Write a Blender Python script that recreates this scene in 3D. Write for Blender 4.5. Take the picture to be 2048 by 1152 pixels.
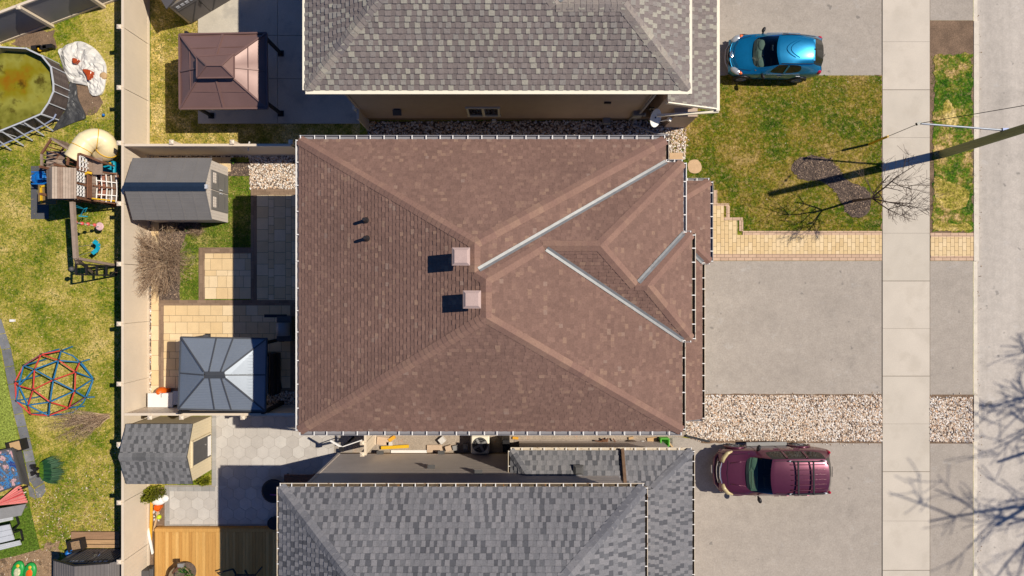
import bpy, math, random
from mathutils import Vector, Matrix, noise as mnoise

for o in list(bpy.data.objects):
    bpy.data.objects.remove(o, do_unlink=True)
SC = bpy.context.scene
COL = SC.collection
R = math.radians
random.seed(7)

# ------------------------------------------------------------------ camera, sky, sun
H = 27.0            # the drone hovers 27 m above the ground, looking straight down
F = 1296.0          # focal length in pixels of a 2048 px wide picture
cam_d = bpy.data.cameras.new('camera')
cam = bpy.data.objects.new('camera', cam_d)
COL.objects.link(cam)
cam.location = (0, 0, H)
cam_d.sensor_width = 36
cam_d.lens = 36 * F / 2048
cam_d.clip_start = .1
cam_d.clip_end = 2000
SC.camera = cam

SUN_EL, SUN_AZ = R(51.8), R(13.1)          # azimuth from +x towards +y
Ls = Vector((math.cos(SUN_EL) * math.cos(SUN_AZ), math.cos(SUN_EL) * math.sin(SUN_AZ), math.sin(SUN_EL)))
world = bpy.data.worlds.new("World")
SC.world = world
world.use_nodes = True
wn = world.node_tree
wn.nodes.clear()
sky = wn.nodes.new('ShaderNodeTexSky')
sky.sky_type = 'NISHITA'
sky.sun_disc = False
sky.sun_elevation = SUN_EL
sky.ozone_density = 6.0
sky.dust_density = .2
sky.air_density = 1.0
sky.sun_rotation = R(90) - SUN_AZ
bgn = wn.nodes.new('ShaderNodeBackground')
bgn.inputs['Strength'].default_value = .05
wo = wn.nodes.new('ShaderNodeOutputWorld')
skc = wn.nodes.new('ShaderNodeMix')          # white balance of the clear blue sky
skc.data_type = 'RGBA'
skc.blend_type = 'MULTIPLY'
skc.inputs[0].default_value = 1
skc.inputs[7].default_value = (.46, .86, 1.38, 1)
wn.links.new(sky.outputs[0], skc.inputs[6])
wn.links.new(skc.outputs[2], bgn.inputs[0])
wn.links.new(bgn.outputs[0], wo.inputs[0])
sun_d = bpy.data.lights.new('sun', 'SUN')
sun_d.energy = 5.0
sun_d.angle = R(.5)
sun_d.color = (1.0, .925, .785)
sun = bpy.data.objects.new('sun', sun_d)
sun.rotation_euler = Ls.to_track_quat('Z', 'Y').to_euler()
sun.location = Ls * 60
COL.objects.link(sun)
vs = SC.view_settings
vs.view_transform = 'Standard'
vs.look = 'None'
vs.exposure = .06
vs.gamma = 1
SC.cycles.max_bounces = 6
SC.cycles.diffuse_bounces = 2
SC.cycles.transparent_max_bounces = 8

# ------------------------------------------------------------------ helpers
def P(px, py, z=0.0):
    return Vector(((px - 1024) * (H - z) / F, (576 - py) * (H - z) / F, z))

def X(px, z=0.0): return (px - 1024) * (H - z) / F
def Y(py, z=0.0): return (576 - py) * (H - z) / F

ORG = {}

def link(o):
    COL.objects.link(o)
    return o

def tag(o, label=None, cat=None, group=None, kind=None):
    if label: o['label'] = label
    if cat: o['category'] = cat
    if group: o['group'] = group
    if kind: o['kind'] = kind
    return o

def thing(name, label, cat, loc, group=None):
    o = bpy.data.objects.new(name, None)
    o.empty_display_size = .2
    o.location = loc
    link(o)
    ORG[o.name] = Vector(loc)
    return tag(o, label, cat, group)

class MB:
    """collects faces (world coordinates) and links them as one mesh object"""
    def __init__(s):
        s.v = []; s.f = []; s.m = []; s.t = []; s.sm = []
        s.M = None; s.mi = 0; s.tint = (.5, .5, .5); s.smooth = False
    def add(s, verts, faces, tint=None):
        b = len(s.v)
        if s.M is not None:
            verts = [s.M @ Vector(v) for v in verts]
        s.v.extend([tuple(v) for v in verts])
        t = tint or s.tint
        for f in faces:
            s.f.append([i + b for i in f]); s.m.append(s.mi); s.t.append(t); s.sm.append(s.smooth)
    def poly(s, pts, tint=None):
        s.add(pts, [list(range(len(pts)))], tint)
    def box(s, c, d, rz=0, tint=None, rot=None):
        hx, hy, hz = d[0] / 2, d[1] / 2, d[2] / 2
        m = rot if rot is not None else Matrix.Rotation(rz, 3, 'Z')
        c = Vector(c)
        vs_ = [c + m @ Vector((x, y, z)) for x in (-hx, hx) for y in (-hy, hy) for z in (-hz, hz)]
        s.add(vs_, [(0, 1, 3, 2), (4, 6, 7, 5), (0, 4, 5, 1), (2, 3, 7, 6), (0, 2, 6, 4), (1, 5, 7, 3)], tint)
    def prism(s, pts, z0, z1, tint=None, bottom=False):
        n = len(pts)
        a = sum(pts[i][0] * pts[(i + 1) % n][1] - pts[(i + 1) % n][0] * pts[i][1] for i in range(n))
        if a < 0: pts = pts[::-1]
        vs_ = [(p[0], p[1], z1) for p in pts] + [(p[0], p[1], z0) for p in pts]
        fs = [list(range(n))] + [(i, i + n, (i + 1) % n + n, (i + 1) % n) for i in range(n)]
        if bottom: fs.append(list(range(2 * n - 1, n - 1, -1)))
        s.add(vs_, fs, tint)
    def bar(s, a, b, w, h, tint=None, up=(0, 0, 1)):
        """a box along a-b, w wide, h high"""
        a, b = Vector(a), Vector(b)
        d = b - a
        L = d.length
        if L < 1e-6: return
        x = d / L
        u = Vector(up)
        if abs(x.dot(u)) > .99: u = Vector((1, 0, 0))
        y = u.cross(x).normalized()
        z = x.cross(y)
        m = Matrix((x, y, z)).transposed()
        s.box((a + b) / 2, (L, w, h), tint=tint, rot=m)
    def tube(s, pts, r, n=6, caps=True, tint=None):
        pts = [Vector(p) for p in pts]
        rs = r if isinstance(r, (list, tuple)) else [r] * len(pts)
        vs_, fs = [], []
        up = Vector((0, 0, 1))
        prev = None
        for i, p in enumerate(pts):
            d = (pts[min(i + 1, len(pts) - 1)] - pts[max(i - 1, 0)])
            if d.length < 1e-9: d = Vector((0, 0, 1))
            d.normalize()
            if prev is None:
                ref = up if abs(d.z) < .9 else Vector((1, 0, 0))
                a = d.cross(ref).normalized()
            else:
                a = (prev - d * prev.dot(d))
                if a.length < 1e-6: a = d.orthogonal()
                a.normalize()
            prev = a
            b = d.cross(a)
            for k in range(n):
                t = 2 * math.pi * k / n
                vs_.append(p + (a * math.cos(t) + b * math.sin(t)) * rs[i])
        for i in range(len(pts) - 1):
            for k in range(n):
                k2 = (k + 1) % n
                fs.append((i * n + k, i * n + k2, (i + 1) * n + k2, (i + 1) * n + k))
        if caps:
            fs.append(list(range(n - 1, -1, -1)))
            fs.append([(len(pts) - 1) * n + k for k in range(n)])
        s.add(vs_, fs, tint)
    def cyl(s, a, b, r0, r1=None, n=12, tint=None):
        s.tube([a, b], [r0, r0 if r1 is None else r1], n, True, tint)
    def lathe(s, prof, c, n=16, tint=None):
        vs_, fs = [], []
        for r, z in prof:
            for k in range(n):
                t = 2 * math.pi * k / n
                vs_.append((c[0] + r * math.cos(t), c[1] + r * math.sin(t), c[2] + z))
        for i in range(len(prof) - 1):
            for k in range(n):
                k2 = (k + 1) % n
                fs.append((i * n + k, i * n + k2, (i + 1) * n + k2, (i + 1) * n + k))
        fs.append([(len(prof) - 1) * n + k for k in range(n)])
        fs.append(list(range(n - 1, -1, -1)))
        s.add(vs_, fs, tint)
    def ball(s, c, r, nu=10, nv=7, tint=None, rot=None):
        c = Vector(c)
        r = (r, r, r) if not isinstance(r, (tuple, list)) else r
        vs_, fs = [], []
        for j in range(nv + 1):
            ph = math.pi * j / nv
            for k in range(nu):
                t = 2 * math.pi * k / nu
                p = Vector((r[0] * math.sin(ph) * math.cos(t), r[1] * math.sin(ph) * math.sin(t), r[2] * math.cos(ph)))
                if rot is not None: p = rot @ p
                vs_.append(c + p)
        for j in range(nv):
            for k in range(nu):
                k2 = (k + 1) % nu
                fs.append((j * nu + k, (j + 1) * nu + k, (j + 1) * nu + k2, j * nu + k2))
        s.add(vs_, fs, tint)
    def build(s, name, mats, parent=None, bevel=0, org=None):
        me = bpy.data.meshes.new(name)
        if parent is not None: og = ORG[parent.name]
        elif org is not None: og = Vector(org)
        else:
            n = len(s.v)
            og = Vector((sum(v[0] for v in s.v) / n, sum(v[1] for v in s.v) / n, min(v[2] for v in s.v)))
        me.from_pydata([(v[0] - og.x, v[1] - og.y, v[2] - og.z) for v in s.v], [], s.f)
        if not isinstance(mats, (list, tuple)): mats = [mats]
        for m in mats: me.materials.append(m)
        me.polygons.foreach_set('material_index', s.m)
        me.polygons.foreach_set('use_smooth', s.sm)
        at = me.attributes.new('tint', 'FLOAT_COLOR', 'FACE')
        flat = []
        for t in s.t: flat.extend((t[0], t[1], t[2], 1.0))
        at.data.foreach_set('color', flat)
        me.validate()
        me.update()
        o = link(bpy.data.objects.new(name, me))
        if parent is not None:
            o.parent = parent
        else:
            o.location = og
        ORG[o.name] = og
        if bevel:
            b = o.modifiers.new('bevel', 'BEVEL')
            b.width = bevel; b.segments = 1; b.limit_method = 'ANGLE'; b.angle_limit = R(40)
        return o

def clip_half(poly, nx, ny, c):
    """keep the side nx*x+ny*y <= c"""
    out = []
    n = len(poly)
    for i in range(n):
        a, b = poly[i], poly[(i + 1) % n]
        da, db = nx * a[0] + ny * a[1] - c, nx * b[0] + ny * b[1] - c
        if da <= 0: out.append(a)
        if (da < 0 < db) or (db < 0 < da):
            t = da / (da - db)
            out.append((a[0] + (b[0] - a[0]) * t, a[1] + (b[1] - a[1]) * t))
    return out

def clip_rect(poly, x0, x1, y0, y1):
    for nx, ny, c in ((-1, 0, -x0), (1, 0, x1), (0, -1, -y0), (0, 1, y1)):
        if len(poly) < 3: return []
        poly = clip_half(poly, nx, ny, c)
    return poly if len(poly) >= 3 else []

def area(p):
    n = len(p)
    return abs(sum(p[i][0] * p[(i + 1) % n][1] - p[(i + 1) % n][0] * p[i][1] for i in range(n))) / 2

def inside(p, poly):
    x, y = p[0], p[1]
    r = False
    n = len(poly)
    j = n - 1
    for i in range(n):
        xi, yi, xj, yj = poly[i][0], poly[i][1], poly[j][0], poly[j][1]
        if (yi > y) != (yj > y) and x < (xj - xi) * (y - yi) / (yj - yi) + xi: r = not r
        j = i
    return r

def pxpoly(pts, z=0.0):
    return [(X(a, z), Y(b, z)) for a, b in pts]

def ragged(poly, step=.18, amp=.03, seed=1):
    rnd = random.Random(seed)
    out = []
    n = len(poly)
    for i in range(n):
        a, b = poly[i], poly[(i + 1) % n]
        L = math.hypot(b[0] - a[0], b[1] - a[1])
        k = max(1, int(L / step)) if L < 60 else 1
        for j in range(k):
            t = j / k
            out.append((a[0] + (b[0] - a[0]) * t + rnd.uniform(-amp, amp), a[1] + (b[1] - a[1]) * t + rnd.uniform(-amp, amp)))
    return out

def blob(poly, sub=4):
    """Catmull-Rom closed curve through poly"""
    out = []
    n = len(poly)
    for i in range(n):
        p0, p1, p2, p3 = poly[i - 1], poly[i], poly[(i + 1) % n], poly[(i + 2) % n]
        for j in range(sub):
            t = j / sub
            out.append(tuple(.5 * (2 * p1[k] + (p2[k] - p0[k]) * t + (2 * p0[k] - 5 * p1[k] + 4 * p2[k] - p3[k]) * t * t + (3 * p1[k] - p0[k] - 3 * p2[k] + p3[k]) * t ** 3) for k in (0, 1)))
    return out

# ------------------------------------------------------------------ materials
def lin(c):
    c /= 255.0
    return c / 12.92 if c <= .04045 else ((c + .055) / 1.055) ** 2.4

def A(r, g, b, k=.8):
    """an albedo from a colour 0-255"""
    return (lin(r) * k, lin(g) * k, lin(b) * k, 1)

def new_mat(name):
    m = bpy.data.materials.new(name)
    m.use_nodes = True
    nt = m.node_tree
    bs = nt.nodes['Principled BSDF']
    return m, nt, bs

def nnode(nt, t, **kw):
    n = nt.nodes.new(t)
    for k, v in kw.items(): setattr(n, k, v)
    return n

def noise_n(nt, co, scale, detail=3, rough=.55, vec=None):
    n = nnode(nt, 'ShaderNodeTexNoise')
    n.inputs['Scale'].default_value = scale
    n.inputs['Detail'].default_value = detail
    n.inputs['Roughness'].default_value = rough
    if vec is not None:
        mp = nnode(nt, 'ShaderNodeMapping')
        mp.inputs['Scale'].default_value = vec
        nt.links.new(co, mp.inputs['Vector'])
        co = mp.outputs[0]
    nt.links.new(co, n.inputs['Vector'])
    return n.outputs['Fac']

def ramp_n(nt, fac, stops, interp='LINEAR'):
    r = nnode(nt, 'ShaderNodeValToRGB')
    r.color_ramp.interpolation = interp
    el = r.color_ramp.elements
    while len(el) < len(stops): el.new(.5)
    for e, (p, c) in zip(el, stops):
        e.position = p
        e.color = c if len(c) == 4 else (*c, 1)
    nt.links.new(fac, r.inputs[0])
    return r.outputs[0]

def mix_n(nt, fac, a, b, mode='MIX'):
    m = nnode(nt, 'ShaderNodeMix', data_type='RGBA', blend_type=mode)
    for sock, v in ((0, fac), (6, a), (7, b)):
        if isinstance(v, (int, float)): m.inputs[sock].default_value = v
        elif isinstance(v, tuple): m.inputs[sock].default_value = v
        else: nt.links.new(v, m.inputs[sock])
    return m.outputs[2]

def g(v): return (v, v, v, 1)

def surf(name, col, rough=.7, var=.12, scale=3, fine=40, fvar=.08, bump=.0, bscale=60, metal=0, tint=None, stretch=None, spec=.35, stain=None, coat=0):
    """general painted / mineral surface: base colour with broad and fine variation; tint = ramp over the face attribute"""
    m, nt, bs = new_mat(name)
    tc = nnode(nt, 'ShaderNodeTexCoord').outputs['Object']
    if tint:
        at = nnode(nt, 'ShaderNodeAttribute', attribute_name='tint')
        sp = nnode(nt, 'ShaderNodeSeparateColor')
        nt.links.new(at.outputs['Color'], sp.inputs[0])
        c = ramp_n(nt, sp.outputs[0], tint)
    else:
        c = nnode(nt, 'ShaderNodeRGB').outputs[0]
        c.default_value = col
    n1 = noise_n(nt, tc, scale, 4, vec=stretch)
    c = mix_n(nt, 1.0, c, ramp_n(nt, n1, [(.3, g(1 - var)), (.7, g(1 + var))]), 'MULTIPLY')
    n2 = noise_n(nt, tc, fine, 2, vec=stretch)
    c = mix_n(nt, 1.0, c, ramp_n(nt, n2, [(.3, g(1 - fvar)), (.7, g(1 + fvar))]), 'MULTIPLY')
    if stain:
        n3 = noise_n(nt, tc, stain[0], 5, .6)
        c = mix_n(nt, ramp_n(nt, n3, [(stain[1], g(0)), (stain[1] + .12, g(stain[3] if len(stain) > 3 else 1))]), c, stain[2])
    nt.links.new(c, bs.inputs['Base Color'])
    bs.inputs['Roughness'].default_value = rough
    bs.inputs['Metallic'].default_value = metal
    bs.inputs['Specular IOR Level'].default_value = spec
    if coat:
        bs.inputs['Coat Weight'].default_value = coat
        bs.inputs['Coat Roughness'].default_value = .05
    if bump:
        b = nnode(nt, 'ShaderNodeBump')
        b.inputs['Strength'].default_value = bump
        b.inputs['Distance'].default_value = .02
        nt.links.new(noise_n(nt, tc, bscale, 3), b.inputs['Height'])
        nt.links.new(b.outputs[0], bs.inputs['Normal'])
    return m

def grass_mat(name, stops, dry, dryamt, s1=.55, dead=None, fine=1.0):
    m, nt, bs = new_mat(name)
    tc = nnode(nt, 'ShaderNodeNewGeometry').outputs['Position']
    n1 = noise_n(nt, tc, s1, 6, .65)
    n2 = noise_n(nt, tc, 3.3, 5, .65)
    n3 = noise_n(nt, tc, 11, 4, .7)
    m0 = nnode(nt, 'ShaderNodeMath', operation='MULTIPLY')
    nt.links.new(n1, m0.inputs[0]); m0.inputs[1].default_value = 1.25
    mx = nnode(nt, 'ShaderNodeMath', operation='MULTIPLY_ADD')
    nt.links.new(n2, mx.inputs[0]); mx.inputs[1].default_value = .6; nt.links.new(m0.outputs[0], mx.inputs[2])
    mx2 = nnode(nt, 'ShaderNodeMath', operation='MULTIPLY_ADD')
    nt.links.new(n3, mx2.inputs[0]); mx2.inputs[1].default_value = .55; nt.links.new(mx.outputs[0], mx2.inputs[2])
    dv = nnode(nt, 'ShaderNodeMath', operation='MULTIPLY')
    nt.links.new(mx2.outputs[0], dv.inputs[0]); dv.inputs[1].default_value = 1 / 2.4
    c = ramp_n(nt, dv.outputs[0], stops)
    n4 = noise_n(nt, tc, 15, 3, .75)
    c = mix_n(nt, 1.0, c, ramp_n(nt, n4, [(.33, g(1 - .6 * fine)), (.5, g(.96)), (.68, g(1 + .75 * fine))]), 'MULTIPLY')
    n5 = noise_n(nt, tc, 6, 5, .8)
    c = mix_n(nt, ramp_n(nt, n5, [(.52, g(0)), (.62, g(dryamt))]), c, dry)
    nt.links.new(c, bs.inputs['Base Color'])
    bs.inputs['Roughness'].default_value = .9
    bs.inputs['Specular IOR Level'].default_value = .1
    b = nnode(nt, 'ShaderNodeBump')
    b.inputs['Strength'].default_value = .9
    b.inputs['Distance'].default_value = .04
    nt.links.new(noise_n(nt, tc, 14, 5, .8), b.inputs['Height'])
    nt.links.new(b.outputs[0], bs.inputs['Normal'])
    return m

def asphalt_mat(name, col, spk=.35, lines=None, cracks=.1, band=.07):
    m, nt, bs = new_mat(name)
    tc = nnode(nt, 'ShaderNodeNewGeometry').outputs['Position']
    c = nnode(nt, 'ShaderNodeRGB').outputs[0]
    c.default_value = col
    n1 = noise_n(nt, tc, .45, 5, .6, vec=lines)
    c = mix_n(nt, 1.0, c, ramp_n(nt, n1, [(.3, g(1 - band)), (.7, g(1 + band))]), 'MULTIPLY')
    n0 = noise_n(nt, tc, 3, 4, .6)
    c = mix_n(nt, 1.0, c, ramp_n(nt, n0, [(.3, g(.93)), (.7, g(1.07))]), 'MULTIPLY')
    n2 = noise_n(nt, tc, 15, 3, .85)
    c = mix_n(nt, 1.0, c, ramp_n(nt, n2, [(.3, g(1 - spk)), (.7, g(1 + spk))]), 'MULTIPLY')
    n8 = noise_n(nt, tc, 2.6, 2, .4)
    c = mix_n(nt, ramp_n(nt, n8, [(.71, g(0)), (.76, g(.45))]), c, g(.07))
    # worn pale and oily patches, hairline cracks
    n6 = noise_n(nt, tc, .8, 6, .7)
    c = mix_n(nt, ramp_n(nt, n6, [(.56, g(0)), (.70, g(.16))]), c, g(.06))
    n7 = noise_n(nt, tc, 1.3, 6, .75, vec=(1, 1.4, 1))
    c = mix_n(nt, ramp_n(nt, n7, [(.58, g(0)), (.72, g(.2))]), c, g(.6))
    if cracks:
        wv = nnode(nt, 'ShaderNodeTexVoronoi', feature='DISTANCE_TO_EDGE')
        wv.inputs['Scale'].default_value = .33
        ds = nnode(nt, 'ShaderNodeMix', data_type='VECTOR')
        nz = nnode(nt, 'ShaderNodeTexNoise'); nz.inputs['Scale'].default_value = 1.6; nz.inputs['Detail'].default_value = 5
        nt.links.new(tc, nz.inputs['Vector'])
        ds.inputs[0].default_value = .3
        nt.links.new(tc, ds.inputs[4]); nt.links.new(nz.outputs['Color'], ds.inputs[5])
        nt.links.new(ds.outputs[1], wv.inputs['Vector'])
        line = ramp_n(nt, wv.outputs['Distance'], [(.0, g(1)), (.006, g(0))])
        msk = ramp_n(nt, noise_n(nt, tc, .22, 3), [(.5, g(0)), (.6, g(cracks))])
        c = mix_n(nt, mix_n(nt, 1.0, line, msk, 'MULTIPLY'), c, g(.09))
    nt.links.new(c, bs.inputs['Base Color'])
    bs.inputs['Roughness'].default_value = .88
    bs.inputs['Specular IOR Level'].default_value = .2
    b = nnode(nt, 'ShaderNodeBump')
    b.inputs['Strength'].default_value = .25
    b.inputs['Distance'].default_value = .01
    nt.links.new(noise_n(nt, tc, 18, 3, .8), b.inputs['Height'])
    nt.links.new(b.outputs[0], bs.inputs['Normal'])
    return m

def paint_mat(name, col, rough=.25, metal=.4):
    m, nt, bs = new_mat(name)
    tc = nnode(nt, 'ShaderNodeTexCoord').outputs['Object']
    n = noise_n(nt, tc, 9, 4)
    c = mix_n(nt, 1.0, col, ramp_n(nt, n, [(.3, g(.94)), (.7, g(1.05))]), 'MULTIPLY')
    nt.links.new(c, bs.inputs['Base Color'])
    bs.inputs['Metallic'].default_value = metal
    bs.inputs['Roughness'].default_value = rough
    bs.inputs['Coat Weight'].default_value = .8
    bs.inputs['Coat Roughness'].default_value = .06
    return m

def glass_mat(name, tintc=(.35, .42, .40, 1), dark=None):
    m, nt, bs = new_mat(name)
    if dark:
        bs.inputs['Base Color'].default_value = dark
        bs.inputs['Roughness'].default_value = .06
        bs.inputs['Specular IOR Level'].default_value = .6
        return m
    nt.nodes.remove(bs)
    tr = nnode(nt, 'ShaderNodeBsdfTransparent'); tr.inputs[0].default_value = tintc
    gl = nnode(nt, 'ShaderNodeBsdfGlossy'); gl.inputs['Roughness'].default_value = .03
    fr = nnode(nt, 'ShaderNodeFresnel'); fr.inputs[0].default_value = 1.5
    mx = nnode(nt, 'ShaderNodeMixShader')
    nt.links.new(fr.outputs[0], mx.inputs[0]); nt.links.new(tr.outputs[0], mx.inputs[1]); nt.links.new(gl.outputs[0], mx.inputs[2])
    nt.links.new(mx.outputs[0], nt.nodes['Material Output'].inputs[0])
    return m

M = {}
M['lawn'] = grass_mat('lawn_grass', [(.40, A(78, 106, 18)), (.455, A(118, 132, 30)), (.50, A(158, 152, 56)), (.545, A(192, 174, 88)), (.60, A(212, 188, 118))], A(216, 190, 124), .45, .5, None, .75)
M['front_grass'] = grass_mat('front_grass', [(.40, A(50, 80, 8)), (.455, A(86, 102, 16)), (.50, A(116, 110, 28)), (.545, A(144, 124, 54)), (.60, A(174, 146, 92))], A(204, 172, 116), .5, .5)
M['verge_grass'] = grass_mat('verge_grass', [(.42, A(46, 90, 12)), (.47, A(76, 112, 20)), (.52, A(122, 126, 40)), (.56, A(178, 152, 88)), (.61, A(212, 178, 128))], A(206, 176, 126), .35, .8)
M['rear_grass'] = grass_mat('rear_grass', [(.40, A(66, 94, 14)), (.48, A(100, 124, 30)), (.54, A(138, 142, 60)), (.60, A(176, 160, 100))], A(190, 165, 100), .3, .8)
M['gold_grass'] = grass_mat('gold_grass', [(.40, A(116, 118, 36)), (.46, A(160, 148, 62)), (.52, A(202, 176, 98)), (.58, A(226, 200, 134))], A(120, 116, 40), .55, .9)
M['turf'] = grass_mat('artificial_turf', [(.2, A(138, 152, 62)), (.8, A(158, 170, 78))], A(150, 160, 80), .2)
M['turf_dark'] = grass_mat('artificial_turf_dark', [(.3, A(76, 106, 30)), (.7, A(108, 130, 46))], A(150, 150, 80), .25)
M['asphalt'] = asphalt_mat('driveway_asphalt', A(179, 168, 157), .14, (.8, 1.6, 1))
M['asphalt2'] = asphalt_mat('driveway_asphalt_grey', A(179, 168, 157), .14, (.8, 1.6, 1))
M['road'] = asphalt_mat('road_asphalt', A(198, 188, 178), .12, (2.4, .12, 1), .1, .12)
M['concrete'] = surf('pale_concrete', A(220, 206, 188), .85, .06, .8, 30, .05, .15, 50, tint=[(0, A(210, 199, 184)), (1, A(217, 205, 190))], stain=(1.1, .52, A(196, 184, 168), .4))
M['curb'] = surf('curb_concrete', A(228, 216, 200), .85, .1, 3, 30, .08, .2, 50)
M['joint'] = surf('dark_joint', A(120, 106, 92), .95, .2, 8)
M['pad'] = surf('patio_concrete', A(206, 196, 180), .8, .1, .9, 20, .06, .1, 50, stain=(1.2, .55, A(176, 168, 158), .6))
M['soil'] = surf('bare_soil', A(132, 108, 88), .95, .25, 2.2, 24, .3, .8, 40)
M['mulch_base'] = surf('dark_mulch', A(104, 88, 78), .95, .3, 6, 50, .4, .9, 60)
M['leafy_soil'] = surf('leaf_litter_soil', A(168, 138, 108), .95, .35, 3, 30, .4, .9, 40, stain=(3, .5, A(110, 90, 70)))
M['stones'] = surf('river_stones', (1, 1, 1, 1), .7, .08, 5, 60, .1, tint=[(0, A(130, 112, 100)), (.2, A(180, 156, 136)), (.4, A(222, 194, 166)), (.55, A(238, 224, 208)), (.72, A(250, 242, 234)), (.84, A(222, 172, 124)), (.93, A(166, 160, 160)), (1, A(255, 252, 248))])
M['gravel_grey'] = surf('grey_gravel', (1, 1, 1, 1), .85, .1, 5, tint=[(0, A(120, 108, 98)), (.5, A(176, 160, 146)), (1, A(206, 194, 182))])
M['chips'] = surf('mulch_chips', (1, 1, 1, 1), .95, .2, 9, tint=[(0, A(70, 60, 56)), (.5, A(122, 104, 94)), (.8, A(164, 140, 120)), (1, A(218, 188, 156))])
M['brick'] = surf('walkway_brick', (1, 1, 1, 1), .85, .06, 4, 40, .06, .2, 60, tint=[(0, A(228, 196, 146)), (.5, A(236, 206, 158)), (.8, A(242, 214, 170)), (.85, A(206, 172, 146)), (1, A(220, 186, 158))])
M['slab'] = surf('beige_slab', (1, 1, 1, 1), .8, .06, 3, 30, .06, .1, 50, tint=[(0, A(232, 200, 152)), (.6, A(238, 208, 162)), (1, A(244, 218, 178))])
M['band'] = surf('brown_paver_band', (1, 1, 1, 1), .85, .08, 3, 30, .08, .15, 50, tint=[(0, A(136, 112, 92)), (1, A(156, 130, 108))])
M['hex'] = surf('hexagon_paver', (1, 1, 1, 1), .85, .06, 3, 30, .06, .15, 50, tint=[(0, A(194, 186, 178)), (.6, A(203, 195, 187)), (1, A(212, 205, 197))])
M['kerbstone'] = surf('grey_paver_band', (1, 1, 1, 1), .85, .08, 3, 30, .08, .15, 50, tint=[(0, A(156, 152, 148)), (1, A(178, 174, 170))])
M['flag'] = surf('bluish_flagstone', (1, 1, 1, 1), .8, .15, 3, 30, .12, .2, 40, tint=[(0, A(112, 112, 116)), (1, A(140, 140, 144))])
M['deckwood'] = surf('fresh_deck_wood', (1, 1, 1, 1), .65, .1, 2, 14, .12, stretch=(14, .8, 1), tint=[(0, A(200, 146, 76)), (.6, A(220, 168, 94)), (1, A(232, 184, 112))])
M['step'] = surf('stepping_stone', A(216, 180, 140), .85, .08, 5, 40, .08, .15, 60)
M['fence'] = surf('tan_vinyl', A(232, 214, 192, .82), .5, .03, 2, 30, .02)
M['fencedark'] = surf('dark_vinyl', A(150, 146, 150), .6, .05, 2, 20, .03)
M['sid_top'] = surf('taupe_siding', A(196, 172, 154), .6, .05, 2, 20, .03)
M['sid_bot'] = surf('grey_siding', A(216, 202, 192, .86), .6, .05, 2, 20, .03)
M['sid_main'] = surf('beige_siding', A(190, 170, 150), .6, .05, 2, 20, .03)
M['foundation'] = surf('foundation_concrete', A(150, 126, 98), .9, .15, 3, 25, .1, .3, 40)
M['white'] = surf('white_vinyl', A(245, 240, 235, .85), .4, .03, 3, 30, .02)
M['cream'] = surf('cream_aluminium', A(250, 240, 218, .85), .4, .03, 3, 30, .02)
M['gut'] = surf('pale_gutter', A(150, 147, 152), .4, .06, 3, 30, .03)
M['gut_tan'] = surf('tan_gutter', A(222, 206, 184), .4, .06, 3, 30, .03, stain=(6, .58, A(120, 84, 40)))
M['gut_in'] = surf('leafy_gutter_bed', A(92, 78, 62), .9, .3, 6, 30, .3, stain=(5, .6, A(170, 110, 40)))
M['flash'] = surf('valley_metal', A(184, 184, 184, .5), .5, .12, 1.5, 9, .08, metal=.2, stain=(3, .58, A(120, 112, 106), .6))
M['vent'] = surf('roof_vent_metal', A(206, 178, 170, .75), .5, .05, 5)
M['black'] = surf('black_plastic', A(40, 38, 40), .5, .1, 4)
M['blackm'] = surf('black_metal', A(50, 48, 50), .35, .1, 4)
M['darkgrey'] = surf('dark_grey_plastic', A(88, 86, 86), .6, .08, 4)
M['grey'] = surf('mid_grey', A(150, 148, 146), .6, .08, 4)
M['lightgrey'] = surf('light_grey_resin', A(204, 206, 212), .5, .06, 3)
M['shake_brown'] = surf('brown_shingle', (1, 1, 1, 1), .9, .08, .45, 22, .12, .3, 30, tint=[(0, A(117, 90, 80, .96)), (.4, A(123, 95, 84, .96)), (.8, A(128, 99, 88, .96)), (.93, A(134, 105, 92, .96)), (.98, A(143, 114, 97, .96)), (1, A(139, 115, 104, .96))])
M['cap_brown'] = surf('brown_ridge_cap', (1, 1, 1, 1), .9, .05, .7, 22, .1, .3, 30, tint=[(0, A(130, 99, 89, .9)), (.5, A(140, 108, 95, .9)), (1, A(154, 122, 104, .9))])
M['shake_taupe'] = surf('taupe_shingle', (1, 1, 1, 1), .9, .08, .45, 22, .12, .3, 30, tint=[(0, A(124, 114, 111, .8)), (.5, A(136, 124, 120, .8)), (.74, A(142, 131, 127, .8)), (.78, A(148, 141, 136, .8)), (.88, A(161, 155, 145, .8)), (1, A(176, 170, 155, .8))])
M['cap_taupe'] = surf('taupe_ridge_cap', (1, 1, 1, 1), .9, .05, .7, 22, .1, .3, 30, tint=[(0, A(132, 124, 124, .76)), (.6, A(158, 146, 138, .76)), (1, A(186, 178, 162, .76))])
M['shake_grey'] = surf('charcoal_shingle', (1, 1, 1, 1), .9, .08, .45, 22, .12, .3, 30, tint=[(0, A(98, 98, 104, .64)), (.3, A(114, 114, 119, .64)), (.4, A(134, 133, 137, .64)), (.7, A(144, 142, 146, .64)), (1, A(154, 151, 154, .64))])
M['cap_grey'] = surf('charcoal_ridge_cap', (1, 1, 1, 1), .9, .05, .7, 22, .1, .3, 30, tint=[(0, A(104, 104, 112, .66)), (.6, A(134, 133, 138, .66)), (1, A(164, 160, 162, .66))])
M['shake_shed'] = surf('shed_shingle', (1, 1, 1, 1), .9, .08, .45, 22, .12, .3, 30, tint=[(0, A(92, 92, 94, .74)), (.4, A(106, 105, 106, .74)), (.5, A(124, 123, 124, .74)), (1, A(140, 138, 139, .74))])
M['winglass'] = glass_mat('window_glass', dark=(.012, .014, .016, 1))
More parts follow.
